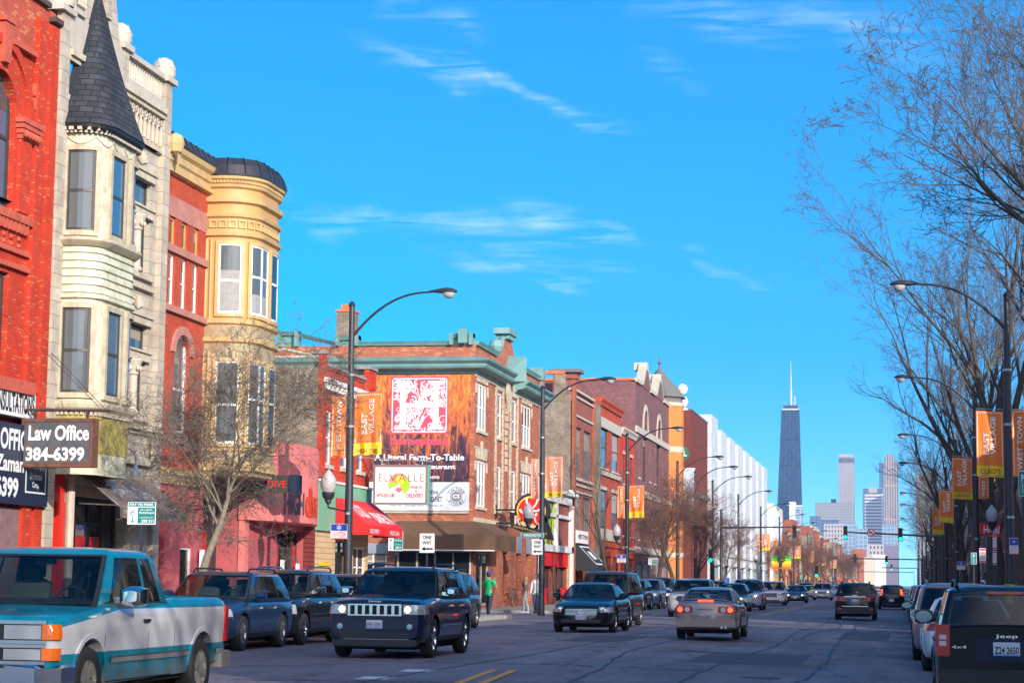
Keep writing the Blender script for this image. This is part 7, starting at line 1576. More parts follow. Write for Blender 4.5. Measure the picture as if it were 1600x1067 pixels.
        b.add(pts, [(j * (nx + 1) + i, j * (nx + 1) + i + 1, (j + 1) * (nx + 1) + i + 1, (j + 1) * (nx + 1) + i) for j in range(nv) for i in range(nx)])
        return b.build(nm, m_, par or root, smooth=True, recalc=False)
    ws = frame(S_f, -.975, .975, -.02, .91, .05, .035, m_plastic, 'windscreen_seal'); patch(S_f, -.95, .95, .0, .895, .001, m_ws, 'windscreen', par=ws)
    if sp.get('rearglass', True):
        q = sp.get('rg', (.08, .86)); pm2 = pm if q[0] > .05 else m_plastic; patch(S_r, -1, 1, -.04, q[0], .002, pm, 'tailgate_top', nv=1); patch(S_r, -1, 1, q[1], .905, .002, pm, 'rear_header', nv=1); patch(S_r, -1, -.88, -.04, .9, .002, pm, 'rear_pillar', nx=1); patch(S_r, .88, 1, -.04, .9, .002, pm, 'rear_pillar', nx=1); ws = frame(S_r, -.91, .91, q[0] - .02, q[1] + .02, .045, .04, m_plastic, 'rear_seal'); patch(S_r, -.88, .88, q[0], q[1], .001, m_sg if r0 - r1 < .5 else m_ws, 'rear_window', par=ws)
    for sg in (-1, 1):
        fn = (lambda sg: lambda s, v: S_s(s, v, sg))(sg)
        sgm = sp['sides']                              # list of (s0,s1,slope0,slope1)
        wm = pm if sp.get('surround') is False else m_plastic; a0_, a1_ = sgm[0][0] - .012, sgm[-1][1] + .012
        patch(fn, a0_, a1_, -.04, .08, .003, pm, 'window_sill', nv=1); patch(fn, a0_, a1_, .86, .905, .003, m_chrome if sp.get('chromewin') else wm, 'window_header', nv=1, sl0=sgm[0][2], sl1=sgm[-1][3])
        patch(fn, a0_ - .0, a1_, .06, .085, .005, m_chrome if sp.get('chromewin') else m_plastic, 'window_trim', nv=1)
        for (p_, q_) in zip(sgm, sgm[1:]): patch(fn, p_[1], q_[0], .0, .88, .004, wm, 'door_pillar', nx=1, sl0=p_[3], sl1=q_[2])
        patch(fn, 0.0, sgm[0][0], .0, .9, .003, pm, 'front_pillar', nx=1, sl1=sgm[0][2]); patch(fn, sgm[-1][1], 1.0, .0, .9, .003, pm, 'rear_pillar', nx=2, sl0=sgm[-1][3])
        for a in sgm: patch(fn, a[0], a[1], .07, .87, .001, m_sg, 'side_window', nx=5, sl0=a[2], sl1=a[3])
    # wheels
    for t in (fa, ra):
        for sg in (-1, 1):
            xo = sg * (hwid - .02); tw = .21 if sp.get('big') else .19
            b = MB(); k = 26; prf = [(r * .62, 0), (r * .66, .0), (r * .80, -.012), (r * .94, .0), (r * .99, .03), (r, .06), (r, tw - .04), (r * .95, tw), (r * .5, tw)]
            pts = [(xo - sg * dd, Y0 - t + q * math.cos(2 * PI * j / k), r + q * math.sin(2 * PI * j / k)) for q, dd in prf for j in range(k)]
            b.add(pts, [(i * k + j, i * k + (j + 1) % k, (i + 1) * k + (j + 1) % k, (i + 1) * k + j) for i in range(len(prf) - 1) for j in range(k)])
            w = b.build('wheel', m_tyre, root, smooth=True)
            b = MB(); prf = [(r * .66, .006), (r * .60, .012), (r * .57, .05)]
            pts = [(xo - sg * dd, Y0 - t + q * math.cos(2 * PI * j / k), r + q * math.sin(2 * PI * j / k)) for q, dd in prf for j in range(k)]
            b.add(pts, [(i * k + j, i * k + (j + 1) % k, (i + 1) * k + (j + 1) % k, (i + 1) * k + j) for i in range(2) for j in range(k)])
            ns = sp.get('spokes', 5)
            for q in range(ns):
                a = 2 * PI * q / ns + .3
                for dl in ((-.1, .1) if sp.get('split') else (0,)):
                    c, s_ = math.cos(a + dl), math.sin(a + dl); w0, w1 = r * .07 * sp.get('sw', 1), r * .10 * sp.get('sw', 1)
                    def pp(rad, wd, dd): return (xo - sg * dd, Y0 - t + rad * c - wd * s_, r + rad * s_ + wd * c)
                    b.add([pp(.03, -w0, .02), pp(.03, w0, .02), pp(r * .61, w1, .012), pp(r * .61, -w1, .012), pp(.03, -w0, .05), pp(.03, w0, .05), pp(r * .61, w1, .045), pp(r * .61, -w1, .045)], [(0, 1, 2, 3), (0, 1, 5, 4), (1, 2, 6, 5), (3, 0, 4, 7), (4, 5, 6, 7)])
            pts = [(xo - sg * .01, Y0 - t + r * .15 * math.cos(2 * PI * j / 10), r + r * .15 * math.sin(2 * PI * j / 10)) for j in range(10)]; b.add(pts, [tuple(range(10))])
            b.build('rim', sp.get('rimm', m_rim), w)
            b = MB(); pts = [(xo - sg * .065, Y0 - t + r * .6 * math.cos(2 * PI * j / 16), r + r * .6 * math.sin(2 * PI * j / 16)) for j in range(16)]; b.add(pts, [tuple(range(16))]); b.build('brake_disc', m_under, w)
            # arch lip
            b = MB(); pts = []; kk = 16
            a0_, a1_ = -.12, PI + .12
            for j in range(kk + 1):
                a = a0_ + (a1_ - a0_) * j / kk; ty = t - (ar) * math.cos(a); zz = r + .01 + ar * math.sin(a)
                lw = sp.get('lip', .035)
                for rad, ox in ((ar - .003, .012), (ar + lw, .012), (ar + lw, -.05), (ar - .003, -.08)):
                    tt = t - rad * math.cos(a); z_ = r + .01 + rad * math.sin(a); z_ = max(z_, .2); xs_ = side_x(min(max(tt, .02), L - .02), min(z_, ztop(tt) - .08)); pts.append((sg * (xs_ + ox), Y0 - tt, z_))
            b.add(pts, [(i * 4 + j, i * 4 + (j + 1) % 4, i * 4 + 4 + (j + 1) % 4, i * 4 + 4 + j) for i in range(kk) for j in range(4)]); b.build('wheel_arch', sp.get('lipm', pm), root, smooth=True)
    # strips that follow the flank
    def flank(t0, t1, z0, z1, off, m_, nm, n_=8, sides=(-1, 1), par=None, z2=None, z3=None):
        o = None
        for sg in sides:
            b = MB(); pts = []; nz = 3
            for i in range(n_ + 1):
                t = lerp(t0, t1, i / n_); za = lerp(z0, z2 if z2 is not None else z0, i / n_); zc = lerp(z1, z3 if z3 is not None else z1, i / n_)
                for j in range(nz + 1): zz = lerp(za, zc, j / nz); pts.append((sg * (side_x(t, zz) + off), Y0 - t, zz))
            b.add(pts, [(i * (nz + 1) + j, i * (nz + 1) + j + 1, (i + 1) * (nz + 1) + j + 1, (i + 1) * (nz + 1) + j) for i in range(n_) for j in range(nz)])
            o = b.build(nm, m_, par or root, recalc=False, smooth=True)
        return o
    def ufront(zt, z0, z1, xi, tl, m_, nm, off=.006, rear=False, sides=(-1, 1), zi=None, zo=None, par=None, nn=10):
        """lens wrapping from the nose (or tail) face at half-width xi round the corner to station tl"""
        o = None
        for sg in sides:
            b = MB(); pts = []; nz = 3
            w0 = wt(L if rear else 0); A = [('x', lerp(xi, w0, k / 4)) for k in range(4)] + [('t', tl * (k / 7) ** 1.3) for k in range(8)]
            for q, (kd, val) in enumerate(A):
                f = q / (len(A) - 1); za = lerp(z0, zi[0] if zi else z0, 1 - f) if zi else z0; zc = z1
                if zo: za = lerp(zo[0], z0, 1 - f); zc = lerp(zo[1], z1, 1 - f)
                for j in range(nz + 1):
                    zz = lerp(za, zc, j / nz)
                    if kd == 'x': pts.append((sg * val, (-Y0 - off) if rear else (Y0 + off), zz))
                    else:
                        tt = (L - val) if rear else val; pts.append((sg * (side_x(tt, zz) + off), Y0 - tt + (-off if rear else off) * .7, zz))
            b.add(pts, [(i * (nz + 1) + j, i * (nz + 1) + j + 1, (i + 1) * (nz + 1) + j + 1, (i + 1) * (nz + 1) + j) for i in range(len(A) - 1) for j in range(nz)])
            o = b.build(nm, m_, par or root, recalc=False, smooth=True)
        return o
    def fbox(x0, x1, z0, z1, m_, nm, dep=.02, rear=False, par=None, inn=.05, sh=0):
        b = MB(); ya, yb = ((-Y0 - dep + sh, -Y0 + inn) if rear else (Y0 - inn, Y0 + dep - sh)); b.box(x0, x1, ya, yb, z0, z1); return b.build(nm, m_, par or root)
    api = dict(root=root, flank=flank, ufront=ufront, fbox=fbox, Y0=Y0, L=L, hw=hwid, side_x=side_x, ztop=ztop, S_s=S_s, S_f=S_f, S_r=S_r, patch=patch, gl=gl)
    # door seams, handles, mirrors, sill
    if det:
        for t in sp.get('seams', ()):
            zb_, zt_ = .34, ztop(t) - .05; flank(t, t + .014, zb_, zt_, .0025, m_seam, 'door_seam', n_=1)
        if sp.get('seams'): flank(sp['seams'][0], sp['seams'][-1], .335, .35, .0025, m_seam, 'sill_seam')
        for t in sp.get('handles', ()):
            for sg in (-1, 1): b = MB(); xx = side_x(t, bz - .16); b.box(min(sg * xx, sg * (xx + .035)), max(sg * xx, sg * (xx + .035)), Y0 - t - .16, Y0 - t, bz - .175, bz - .14); b.build('door_handle', sp.get('handlem', pm), root)
        for sg in (-1, 1):
            t = sp.get('mt', f0 + .5); zm = bz + .09; xx = bw + .02
            b = MB(); k = 10; mh_, mw_ = sp.get('mirror', (.16, .24)); pts = []
            for (yy, sc) in ((.09, .55), (.05, .9), (0, 1), (-.07, 1)):
                pts += [(sg * (xx + .02 + mw_ / 2 + mw_ / 2 * sc * max(-1, min(1, 1.25 * math.cos(2 * PI * j / k)))), Y0 - t + yy, zm + mh_ / 2 * sc * max(-1, min(1, 1.25 * math.sin(2 * PI * j / k))) + .03) for j in range(k)]
            b.add(pts, [(i * k + j, i * k + (j + 1) % k, (i + 1) * k + (j + 1) % k, (i + 1) * k + j) for i in range(3) for j in range(k)] + [tuple(range(k)), tuple(range(3 * k, 4 * k))])
            b.box(min(sg * (xx - .05), sg * (xx + .08)), max(sg * (xx - .05), sg * (xx + .08)), Y0 - t - .03, Y0 - t + .03, zm - .05, zm + .02)
            mo = b.build('mirror', sp.get('mirrorm', pm), root, smooth=True, angle=R(40))
            b = MB(); b.add([(sg * (xx + .02 + mw_ / 2 + mw_ * .44 * math.cos(2 * PI * j / k) * 1.05), Y0 - t - .074, zm + .03 + mh_ * .42 * math.sin(2 * PI * j / k)) for j in range(k)], [tuple(range(k))]); b.build('mirror_glass', mat('mirror_glass', (.25, .42, .5), .05, .9), mo)
        if sp.get('rails'):
            for sg in (-1, 1): b = MB(); xx = sg * (rw - .1); zz = H + .045; a, c = Y0 - f1 - .25, Y0 - r1 + .2; b.tube([(xx, a + .12, H - .03), (xx, a, zz), (xx, (a + c) / 2, zz + .01), (xx, c, zz), (xx, c - .12, H - .03)], .022, 6); b.build('roof_rail', sp['rails'], root, smooth=True)
    # standard face, unless a custom one is given
    fz = sp.get('face')
    if fz: fz(api, sp)
    root.location = (x, y, z); root.rotation_euler = (0, 0, rz)
    return root
def plate(api, txt, rear=False, zc=.55, m=None, xo=0):
    f = api['fbox']; p = f(xo - .155, xo + .155, zc - .08, zc + .08, m or m_plate, 'license_plate', dep=.03, rear=rear)
    Y0 = api['Y0']; Fp = (lambda u, d, z: Vector((u, -Y0 - .03 - d, z))) if rear else (lambda u, d, z: Vector((-u, Y0 + .03 + d, z)))
    if txt: text(txt, Fp, -.135 - xo * (1 if rear else -1) * 0 + (xo if rear else -xo), .135 + (xo if rear else -xo), zc - .045, zc + .035, .003, m_ink, p, .02)
    b = MB(Fp); b.quad((-.155 + (xo if rear else -xo), .002, zc - .08), (.155 + (xo if rear else -xo), .002, zc - .08), (.155 + (xo if rear else -xo), .002, zc - .055), (-.155 + (xo if rear else -xo), .002, zc - .055)); b.build('plate_band', mat('plate_blue', (.12, .3, .6), .5), p, recalc=False)
def std_face(lit=False, brake=False, hz=(.62, .80), tz=(.72, .95), grille='bars', gz=(.5, .72), gw=.42, ptxt='', tw=.5, hxi=.48, tl=.34, ttl=.25, txi=.45, low=True, chromebar=False, rp=True):
    def fn(a, sp):
        hw, f, u, Y0, L = a['hw'], a['fbox'], a['ufront'], a['Y0'], a['L']
        h = u(0, hz[0], hz[1], hxi * hw * 1.0, tl, m_lens, 'headlight')
        for sg in (-1, 1):
            xc = sg * hw * (hxi + .70) / 2 * 1.02; zc = (hz[0] + hz[1]) / 2
            b = MB(); b.add([(xc, Y0 + .012, zc)] + [(xc + .055 * math.cos(k * PI / 6), Y0 + .01, zc + .055 * math.sin(k * PI / 6)) for k in range(13)], [(0, k, k + 1) for k in range(1, 13)]); b.build('headlamp_bulb', m_lampon if lit else m_chrome, h, recalc=False)
        u(0, tz[0], tz[1], txi * hw, ttl, m_tailon if brake else m_tail, 'taillight', rear=True)
        g = f(-gw * hw * 2 * .5, gw * hw * 2 * .5, gz[0], gz[1], m_plastic, 'grille', dep=.008)
        nb = 4
        for k in range(nb + 1):
            zz = lerp(gz[0], gz[1], k / nb)
            if grille == 'bars': f(-gw * hw, gw * hw, zz - .009, zz + .009, m_chrome if k in (0, nb) or chromebar else m_rim, 'grille_bar', dep=.018, par=g)
        if grille == 'slots':
            for k in range(8):
                xx = lerp(-gw * hw, gw * hw, k / 7); f(xx - .018, xx + .018, gz[0], gz[1], m_chrome, 'grille_bar', dep=.018, par=g)
            for zz in gz: f(-gw * hw - .02, gw * hw + .02, zz - .015, zz + .015, m_chrome, 'grille_bar', dep=.017, par=g)
        if low:
            f(-hw * .62, hw * .62, .30, .40, m_plastic, 'lower_grille', dep=.012)
            for sg in (-1, 1): b = MB(); b.lathe((0, 0, 0), [(0, 0), (.05, 0), (.055, -.02)], 10); b.F = None; 
            f(-hw * .66, hw * .66, .30, .38, m_plastic, 'rear_valance', dep=.01, rear=True)
        plate(a, ptxt, rear=False, zc=.46 if gz[0] > .52 else .44); 
        if rp: plate(a, ptxt, rear=True, zc=.62)
        a['flank'](sp['fa'] + sp['r'] + .12, sp['fa'] + sp['wb'] - sp['r'] - .12, .25, .34, .006, m_plastic, 'sill')
    return fn
def sedan(col, **k):
    L = 4.7; s = dict(L=L, W=1.82, H=1.45, belt=.95, r=.325, fa=.95, wb=2.72, paint=col, cab=(1.15, 1.98, 3.25, 4.1), top=[(0, .68), (.1, .74), (.4, .82), (1.2, .95), (1.5, .97), (3.8, .99), (4.55, .98), (4.7, .88)], sides=[(.10, .47, .05, -.02), (.49, .84, -.02, -.06)], seams=(1.25, 2.35, 3.4), handles=(2.15, 3.2), face=std_face(gz=(.48, .62), hz=(.56, .70), tz=(.76, .92)), bw=.92, rw=.66)
    s.update(k); return s
def suv(col, **k):
    L = 4.6; s = dict(L=L, W=1.84, H=1.70, belt=1.08, r=.36, fa=.88, wb=2.65, paint=col, cab=(1.15, 1.75, 4.2, 4.52), top=[(0, .82), (.06, .92), (.2, .98), (1.2, 1.08), (1.5, 1.10), (4.4, 1.12), (4.6, 1.02)], sides=[(.09, .36, .03, -.01), (.38, .66, -.01, -.01), (.68, .93, -.01, -.03)], seams=(1.3, 2.35, 3.35), handles=(2.15, 3.15), face=std_face(gz=(.62, .80), hz=(.70, .86), tz=(.85, 1.08)), lipm=m_plastic, bw=.94, rw=.76, rg=(.1, .84))
    s.update(k); return s
p_navy = paint('dark_navy', (.008, .016, .045)); p_black = paint('black', (.006, .007, .010)); p_dgrey = paint('dark_grey', (.04, .045, .055)); p_silver = paint('silver', (.50, .52, .55), .3); p_white = paint('white', (.72, .73, .75), 0)
p_beige = paint('champagne', (.30, .23, .21), .3); p_red = paint('maroon', (.14, .012, .014)); p_blue = paint('steel_blue', (.10, .16, .26), .5); p_yel = paint('taxi_yellow', (.80, .50, .01), 0); p_brn = paint('dark_brown', (.035, .025, .022)); p_teal = paint('deep_blue', (.01, .03, .08))
# ---- two-tone pickup
def twotone():
    m = paint('two_tone', (.42, .43, .45), .0, .35); t = m.node_tree; L = t.links.new; p = t.nodes['Principled BSDF']
    tcn = N(t, 'ShaderNodeTexCoord'); sp_ = N(t, 'ShaderNodeSeparateXYZ'); L(tcn.outputs['Object'], sp_.inputs[0]); dv = N(t, 'ShaderNodeMath', operation='DIVIDE'); q1 = N(t, 'ShaderNodeMath', operation='MULTIPLY_ADD'); L(sp_.outputs[1], q1.inputs[0]); q1.inputs[1].default_value = .1; q1.inputs[2].default_value = -.09; q2 = N(t, 'ShaderNodeMath', operation='MAXIMUM'); L(q1.outputs[0], q2.inputs[0]); q2.inputs[1].default_value = 0; q3 = N(t, 'ShaderNodeMath', operation='GREATER_THAN'); L(sp_.outputs[2], q3.inputs[0]); q3.inputs[1].default_value = .8
    q4 = N(t, 'ShaderNodeMath', operation='MULTIPLY'); L(q2.outputs[0], q4.inputs[0]); L(q3.outputs[0], q4.inputs[1]); q5 = N(t, 'ShaderNodeMath', operation='ADD'); L(q4.outputs[0], q5.inputs[0]); L(sp_.outputs[2], q5.inputs[1]); L(q5.outputs[0], dv.inputs[0]); dv.inputs[1].default_value = 2
    cr = N(t, 'ShaderNodeValToRGB'); cr.color_ramp.interpolation = 'CONSTANT'; e = cr.color_ramp.elements; tl = (.003, .22, .31, 1); gy = (.60, .60, .63, 1)
    e[0].position = 0; e[0].color = tl; e[1].position = .335; e[1].color = gy; x = e.new(.555); x.color = tl
    # dirt climbing from the sills
    nz = N(t, 'ShaderNodeTexNoise'); nz.inputs['Scale'].default_value = 3.2; nz.inputs['Detail'].default_value = 9; nz.inputs['Roughness'].default_value = .7; L(tcn.outputs['Object'], nz.inputs[0])
    ad = N(t, 'ShaderNodeMath', operation='MULTIPLY_ADD'); L(sp_.outputs[2], ad.inputs[0]); ad.inputs[1].default_value = -.9; L(nz.outputs[0], ad.inputs[2])
    mr = N(t, 'ShaderNodeMapRange'); mr.inputs[1].default_value = .0; mr.inputs[2].default_value = .3; mr.inputs[4].default_value = .75; L(ad.outputs[0], mr.inputs[0])
    mx = N(t, 'ShaderNodeMixRGB'); L(dv.outputs[0], cr.inputs[0]); L(mr.outputs[0], mx.inputs[0]); L(cr.outputs[0], mx.inputs[1]); mx.inputs[2].default_value = (.22, .15, .10, 1)
    n2 = N(t, 'ShaderNodeTexNoise'); n2.inputs['Scale'].default_value = 1.7; n2.inputs['Detail'].default_value = 8; L(tcn.outputs['Object'], n2.inputs[0]); m2 = N(t, 'ShaderNodeMapRange'); m2.inputs[1].default_value = .35; m2.inputs[2].default_value = .7; m2.inputs[3].default_value = .86; m2.inputs[4].default_value = 1.08; L(n2.outputs[0], m2.inputs[0])
    ml = N(t, 'ShaderNodeMixRGB', blend_type='MULTIPLY'); ml.inputs[0].default_value = 1; L(mx.outputs[0], ml.inputs[1]); L(m2.outputs[0], ml.inputs[2]); L(ml.outputs[0], p.inputs['Base Color'])
    return m
def pickup_face(a, sp):
    hw, f, u, Y0, L, fl = a['hw'], a['fbox'], a['ufront'], a['Y0'], a['L'], a['flank']
    g = f(-hw * .86, hw * .86, .58, 1.0, m_plastic, 'grille', dep=.01)
    for zz in (1.0, .80, .76, .59): f(-hw * .88, hw * .88, zz - .018, zz + .018, m_chrome, 'grille_bar', dep=.03, par=g)
    for z0, z1 in ((.83, .97), (.62, .73)):
        for sg in (-1, 1): h = f(min(sg * hw * .42, sg * hw * .83), max(sg * hw * .42, sg * hw * .83), z0, z1, m_lens, 'headlight', dep=.035); u(0, z0 - .005, z1 + .01, hw * .84, .13, m_amber, 'indicator_lamp', sides=(sg,), off=.03)
    b = MB(); bp = [(-hw - .03, Y0 - .42), (-hw - .03, Y0 - .05), (-hw * .8, Y0 + .10), (-hw * .4, Y0 + .15), (hw * .4, Y0 + .15), (hw * .8, Y0 + .10), (hw + .03, Y0 - .05), (hw + .03, Y0 - .42)]
    for i in range(len(bp) - 1):
        (x0, y0), (x1, y1) = bp[i], bp[i + 1]
        b.add([(x0, y0, .34), (x1, y1, .34), (x1, y1, .54), (x0, y0, .54), (x0 * .97, y0 - .07, .57), (x1 * .97, y1 - .07, .57), (x0 * .96, y0 - .06, .30), (x1 * .96, y1 - .06, .30)], [(0, 1, 2, 3), (3, 2, 5, 4), (0, 1, 7, 6)])
    b.build('front_bumper', m_chrome, a['root'], recalc=False)
    f(-hw - .0, hw + .0, .36, .56, mat('dirty_chrome', (.5, .45, .38), .35, .7, var=.2), 'rear_bumper', dep=.14, rear=True, inn=.2)
    b = MB(); xt = hw - .012
    for sg in (-1, 1): xx = sorted((sg * (xt - .06), sg * (xt + .02))); b.box(xx[0], xx[1], -Y0 - .012, -Y0 + .09, .68, 1.12)
    b.build('taillight', m_tail, a['root'])
    fl(.98 + .5, 4.55 - .53, .545, .60, .022, mat('grey_moulding', (.20, .20, .21), .5), 'side_moulding'); fl(5.03, 5.38, .545, .60, .022, MATS['grey_moulding'], 'side_moulding')
    fl(.98 + .5, 4.02, .60, .615, .026, m_chrome, 'chrome_strip'); fl(5.03, 5.38, .60, .615, .026, m_chrome, 'chrome_strip')
    b = MB(); b.box(-hw + .05, hw - .05, -Y0 + .06, -Y0 + 1.9, .74, .78); b.box(-hw + .13, -hw + .145, -Y0 + .1, -Y0 + 1.85, .78, 1.17); b.build('bed_floor', m_plastic, a['root'])
    b = MB(); 
    for x0 in (-.62, .0): b.tube([(x0, Y0 - 1.30, 1.16), (x0 + .5, Y0 - 1.36, 1.20)], .012, 5)
    b.build('wiper', m_black, a['root'])
    # fuel door ring and key dents
    for sg in (1,):
        b = MB(); pts = []; t = 3.98
    b = MB()
    for j in range(20):
        a0, a1 = 2 * PI * j / 20, 2 * PI * (j + 1) / 20
        q = [(3.86 + r_ * math.cos(aa), .86 + r_ * 1.5 * math.sin(aa)) for r_, aa in ((.085, a0), (.095, a0), (.095, a1), (.085, a1))]
        b.add([((a['side_x'](t_, z_) + .004), Y0 - t_, z_) for t_, z_ in q], [(0, 1, 2, 3)])
    b.build('fuel_door_seam', m_seam, a['root'], recalc=False)
    b = MB(); hb_ = MB()
    b.lathe((-.35, Y0 - 2.35, 1.05), [(0, 0), (.22, .0), (.24, .3), (.1, .42), (.1, .5), (0, .52)], 10)
    b.build('driver_seat', m_plastic, a['root'])
def steering(a, side=-1): pass
tt = twotone()
car('pickup_truck', 'two-tone teal and silver extended cab pickup with chrome bumper and mirror', 'pickup truck', -9.44, 22.9, PI,
    dict(L=5.45, W=1.96, H=1.80, belt=1.14, r=.37, fa=.92, wb=3.6, paint=tt, roofpaint=paint('teal', (.003, .22, .31), .1, .3), gap=.075, cab=(1.15, 1.78, 3.22, 3.50), bw=.95, rw=.80, cf=.10,
         top=[(0, 1.0), (.05, 1.04), (.3, 1.07), (1.15, 1.13), (1.4, 1.15), (3.5, 1.16), (3.52, 1.22), (5.35, 1.22), (5.45, 1.2)], bot=[(0, .42), (.3, .36), (1.4, .30), (4.0, .32), (5.1, .42), (5.45, .46)],
         plan=[(0, .93), (.06, .965), (.2, .99), (.6, 1), (5.3, 1), (5.45, .975)], ring=[(0, 0, 0), (.80, 0, 0), (.95, 0, .02), (.975, .18, 0), (.99, .45, 0), (1.0, .72, 0), (.99, .88, 0), (.955, .965, 0), (.90, 1.0, .006), (.5, 1.0, .02), (0, 1.0, .03)],
         bed=(3.62, 5.36, .80), sides=[(.07, .60, .03, -.02), (.655, .95, -.02, -.05)], surround=False, seams=(1.30, 2.62, 3.50), handles=(2.45,), handlem=m_black, mirrorm=m_chrome, mirror=(.22, .30), mt=1.72, spokes=6, sw=1.5, rimm=mat('dull_alloy', (.36, .34, .30), .4, .5), lip=.05, face=pickup_face, big=True))
# ---- black off-roader with seven-slot grille
def jeep_face(a, sp):
    hw, f, u, Y0, L = a['hw'], a['fbox'], a['ufront'], a['Y0'], a['L']
    g = f(-hw * .54, hw * .54, .80, 1.02, m_chrome, 'grille', dep=.03)
    for k in range(7): xx = (k - 3) * hw * .148; f(xx - .042, xx + .042, .825, .995, m_seam, 'grille_slot', dep=.034, par=g)
    h = u(0, .83, 1.01, hw * .57, .42, m_lens, 'headlight', off=.012)
    for sg in (-1, 1):
        for xc, on in ((sg * hw * .66, True), (sg * hw * .80, False)):
            b = MB(); yy = Y0 + .016 if on else Y0 - .035; b.add([(xc, yy + .004, .92)] + [(xc + .062 * math.cos(k * PI / 6), yy, .92 + .062 * math.sin(k * PI / 6)) for k in range(13)], [(0, k, k + 1) for k in range(1, 13)]); b.build('headlamp_bulb', m_lampon if on else m_chrome, h, recalc=False)
        b = MB(); xc = sg * hw * .70; b.add([(xc, Y0 + .014, .60)] + [(xc + .055 * math.cos(k * PI / 6), Y0 + .012, .60 + .055 * math.sin(k * PI / 6)) for k in range(13)], [(0, k, k + 1) for k in range(1, 13)]); b.build('fog_lamp', m_rim, a['root'], recalc=False)
    Fp = lambda q, d, z: Vector((-q, Y0 + d - .02, z))
    text('Jeep', Fp, -.13, .13, 1.045, 1.095, .05, m_chrome, a['root'], .005)
    f(-hw * .68, hw * .62, .35, .365, m_chrome, 'bumper_strip', dep=.03); f(-hw * .7, hw * .7, .37, .5, m_plastic, 'lower_grille', dep=.01); f(-hw * .75, hw * .75, .22, .34, m_plastic, 'skid_plate', dep=.0); f(-hw * .84, hw * .84, .24, .36, m_plastic, 'front_bumper', dep=.03, inn=.2)
    plate(a, 'E93 5591', zc=.64); plate(a, 'E93 5591', rear=True, zc=.8); u(0, .95, 1.15, .5 * hw, .3, m_tail, 'taillight', rear=True)
    a['flank'](1.5, 3.3, .32, .40, .01, m_plastic, 'sill'); a['flank'](1.5, 3.25, .60, .625, .012, m_chrome, 'side_strip')
car('suv', 'black off-road wagon driving towards us with lit headlamps and chrome seven-slot grille', 'suv', -9.78, 40.8, PI,
    suv(p_navy, L=4.82, W=1.93, H=1.74, belt=1.14, r=.385, fa=.92, wb=2.91, cab=(1.35, 2.0, 4.35, 4.72), top=[(0, 1.03), (.05, 1.06), (.3, 1.10), (1.2, 1.16), (1.6, 1.18), (4.6, 1.2), (4.82, 1.05)], bot=[(0, .36), (.3, .26), (4.5, .28), (4.82, .4)], plan=[(0, .87), (.05, .92), (.15, .965), (.4, .99), (1, 1), (3.9, 1), (4.5, .97), (4.75, .9), (4.82, .85)], seams=(1.5, 2.6, 3.65), handles=(2.4, 3.4), rails=m_black, mirrorm=m_chrome, handlem=m_chrome, rimm=m_chrome, split=True, face=jeep_face, lip=.05, mt=1.9, lipm=p_navy, big=True))
car('station_wagon', 'dark blue parked wagon behind the pickup with a roof rack', 'car', -14.12, 42.5, PI,
    suv(p_teal, L=4.78, W=1.84, H=1.62, belt=1.02, fa=.98, wb=2.74, cab=(1.2, 2.0, 4.15, 4.68), rails=m_black, chromewin=True, top=[(0, .74), (.08, .82), (.3, .9), (1.2, 1.01), (1.5, 1.03), (4.5, 1.05), (4.78, .95)], split=True, handlem=m_chrome, lipm=p_teal, face=std_face(hz=(.70, .86), gz=(.56, .76), tz=(.82, 1.02))))
car('suv', 'black parked wagon with chrome mirror between the blue wagon and the moving black one', 'suv', -14.15, 47.1, PI,
    suv(p_black, L=4.70, W=1.85, H=1.69, belt=1.10, cab=(1.2, 1.9, 4.15, 4.6), rails=p_navy, chromewin=True, mirrorm=m_chrome, handlem=m_chrome, rimm=m_chrome, spokes=6, lipm=p_black, face=std_face(hz=(.70, .98), gz=(.60, .96), hxi=.56, gw=.36, tl=.3, grille='bars')))
car('car', 'dark parked car half hidden behind the moving black wagon', 'car', -14.1, 53.2, PI, suv(p_brn, H=1.62))
car('minivan', 'dark grey minivan parked on the far kerb beyond the moving black wagon', 'minivan', -14.2, 63.6, PI,
    suv(p_dgrey, L=5.05, W=1.95, H=1.76, belt=1.08, fa=.95, wb=3.0, cab=(1.0, 1.9, 4.0, 4.95), rv=1.7, rails=m_black, lipm=p_dgrey, seams=(1.2, 2.4, 3.8)))
def maxima_face(a, sp):
    std_face(lit=False, hz=(.60, .76), hxi=.62, tl=.55, gz=(.53, .68), gw=.50, ptxt='L34 5178', chromebar=True, tz=(.8, .95))(a, sp)
    Y0 = a['Y0']; b = MB()
    for j in range(20):
        a0, a1 = 2 * PI * j / 20, 2 * PI * (j + 1) / 20; b.add([(r_ * math.cos(q), Y0 + .03, .605 + r_ * .8 * math.sin(q)) for r_, q in ((.055, a0), (.075, a0), (.075, a1), (.055, a1))], [(0, 1, 2, 3)])
    b.box(-.085, .085, Y0 + .02, Y0 + .034, .595, .615); b.build('badge', m_chrome, a['root'], recalc=False)
car('sedan', 'glossy black sedan driving towards us in the open middle of the street', 'sedan', -9.25, 63.1, PI,
    sedan(p_black, L=4.85, W=1.86, H=1.47, belt=.96, wb=2.78, cab=(1.3, 2.15, 3.4, 4.3), rimm=m_chrome, r=.34, top=[(0, .70), (.08, .76), (.4, .86), (1.3, .97), (1.6, .99), (3.9, 1.02), (4.7, 1.0), (4.85, .88)], face=maxima_face, spokes=7))
car('suv', 'boxy brown-black wagon directly behind the glossy black sedan', 'suv', -9.9, 71.5, PI, suv(p_brn, L=4.8, W=1.92, H=1.86, belt=1.15, cab=(1.05, 1.6, 4.5, 4.7), rails=m_black, face=std_face(lit=False, gz=(.7, .9), hz=(.75, .93))))
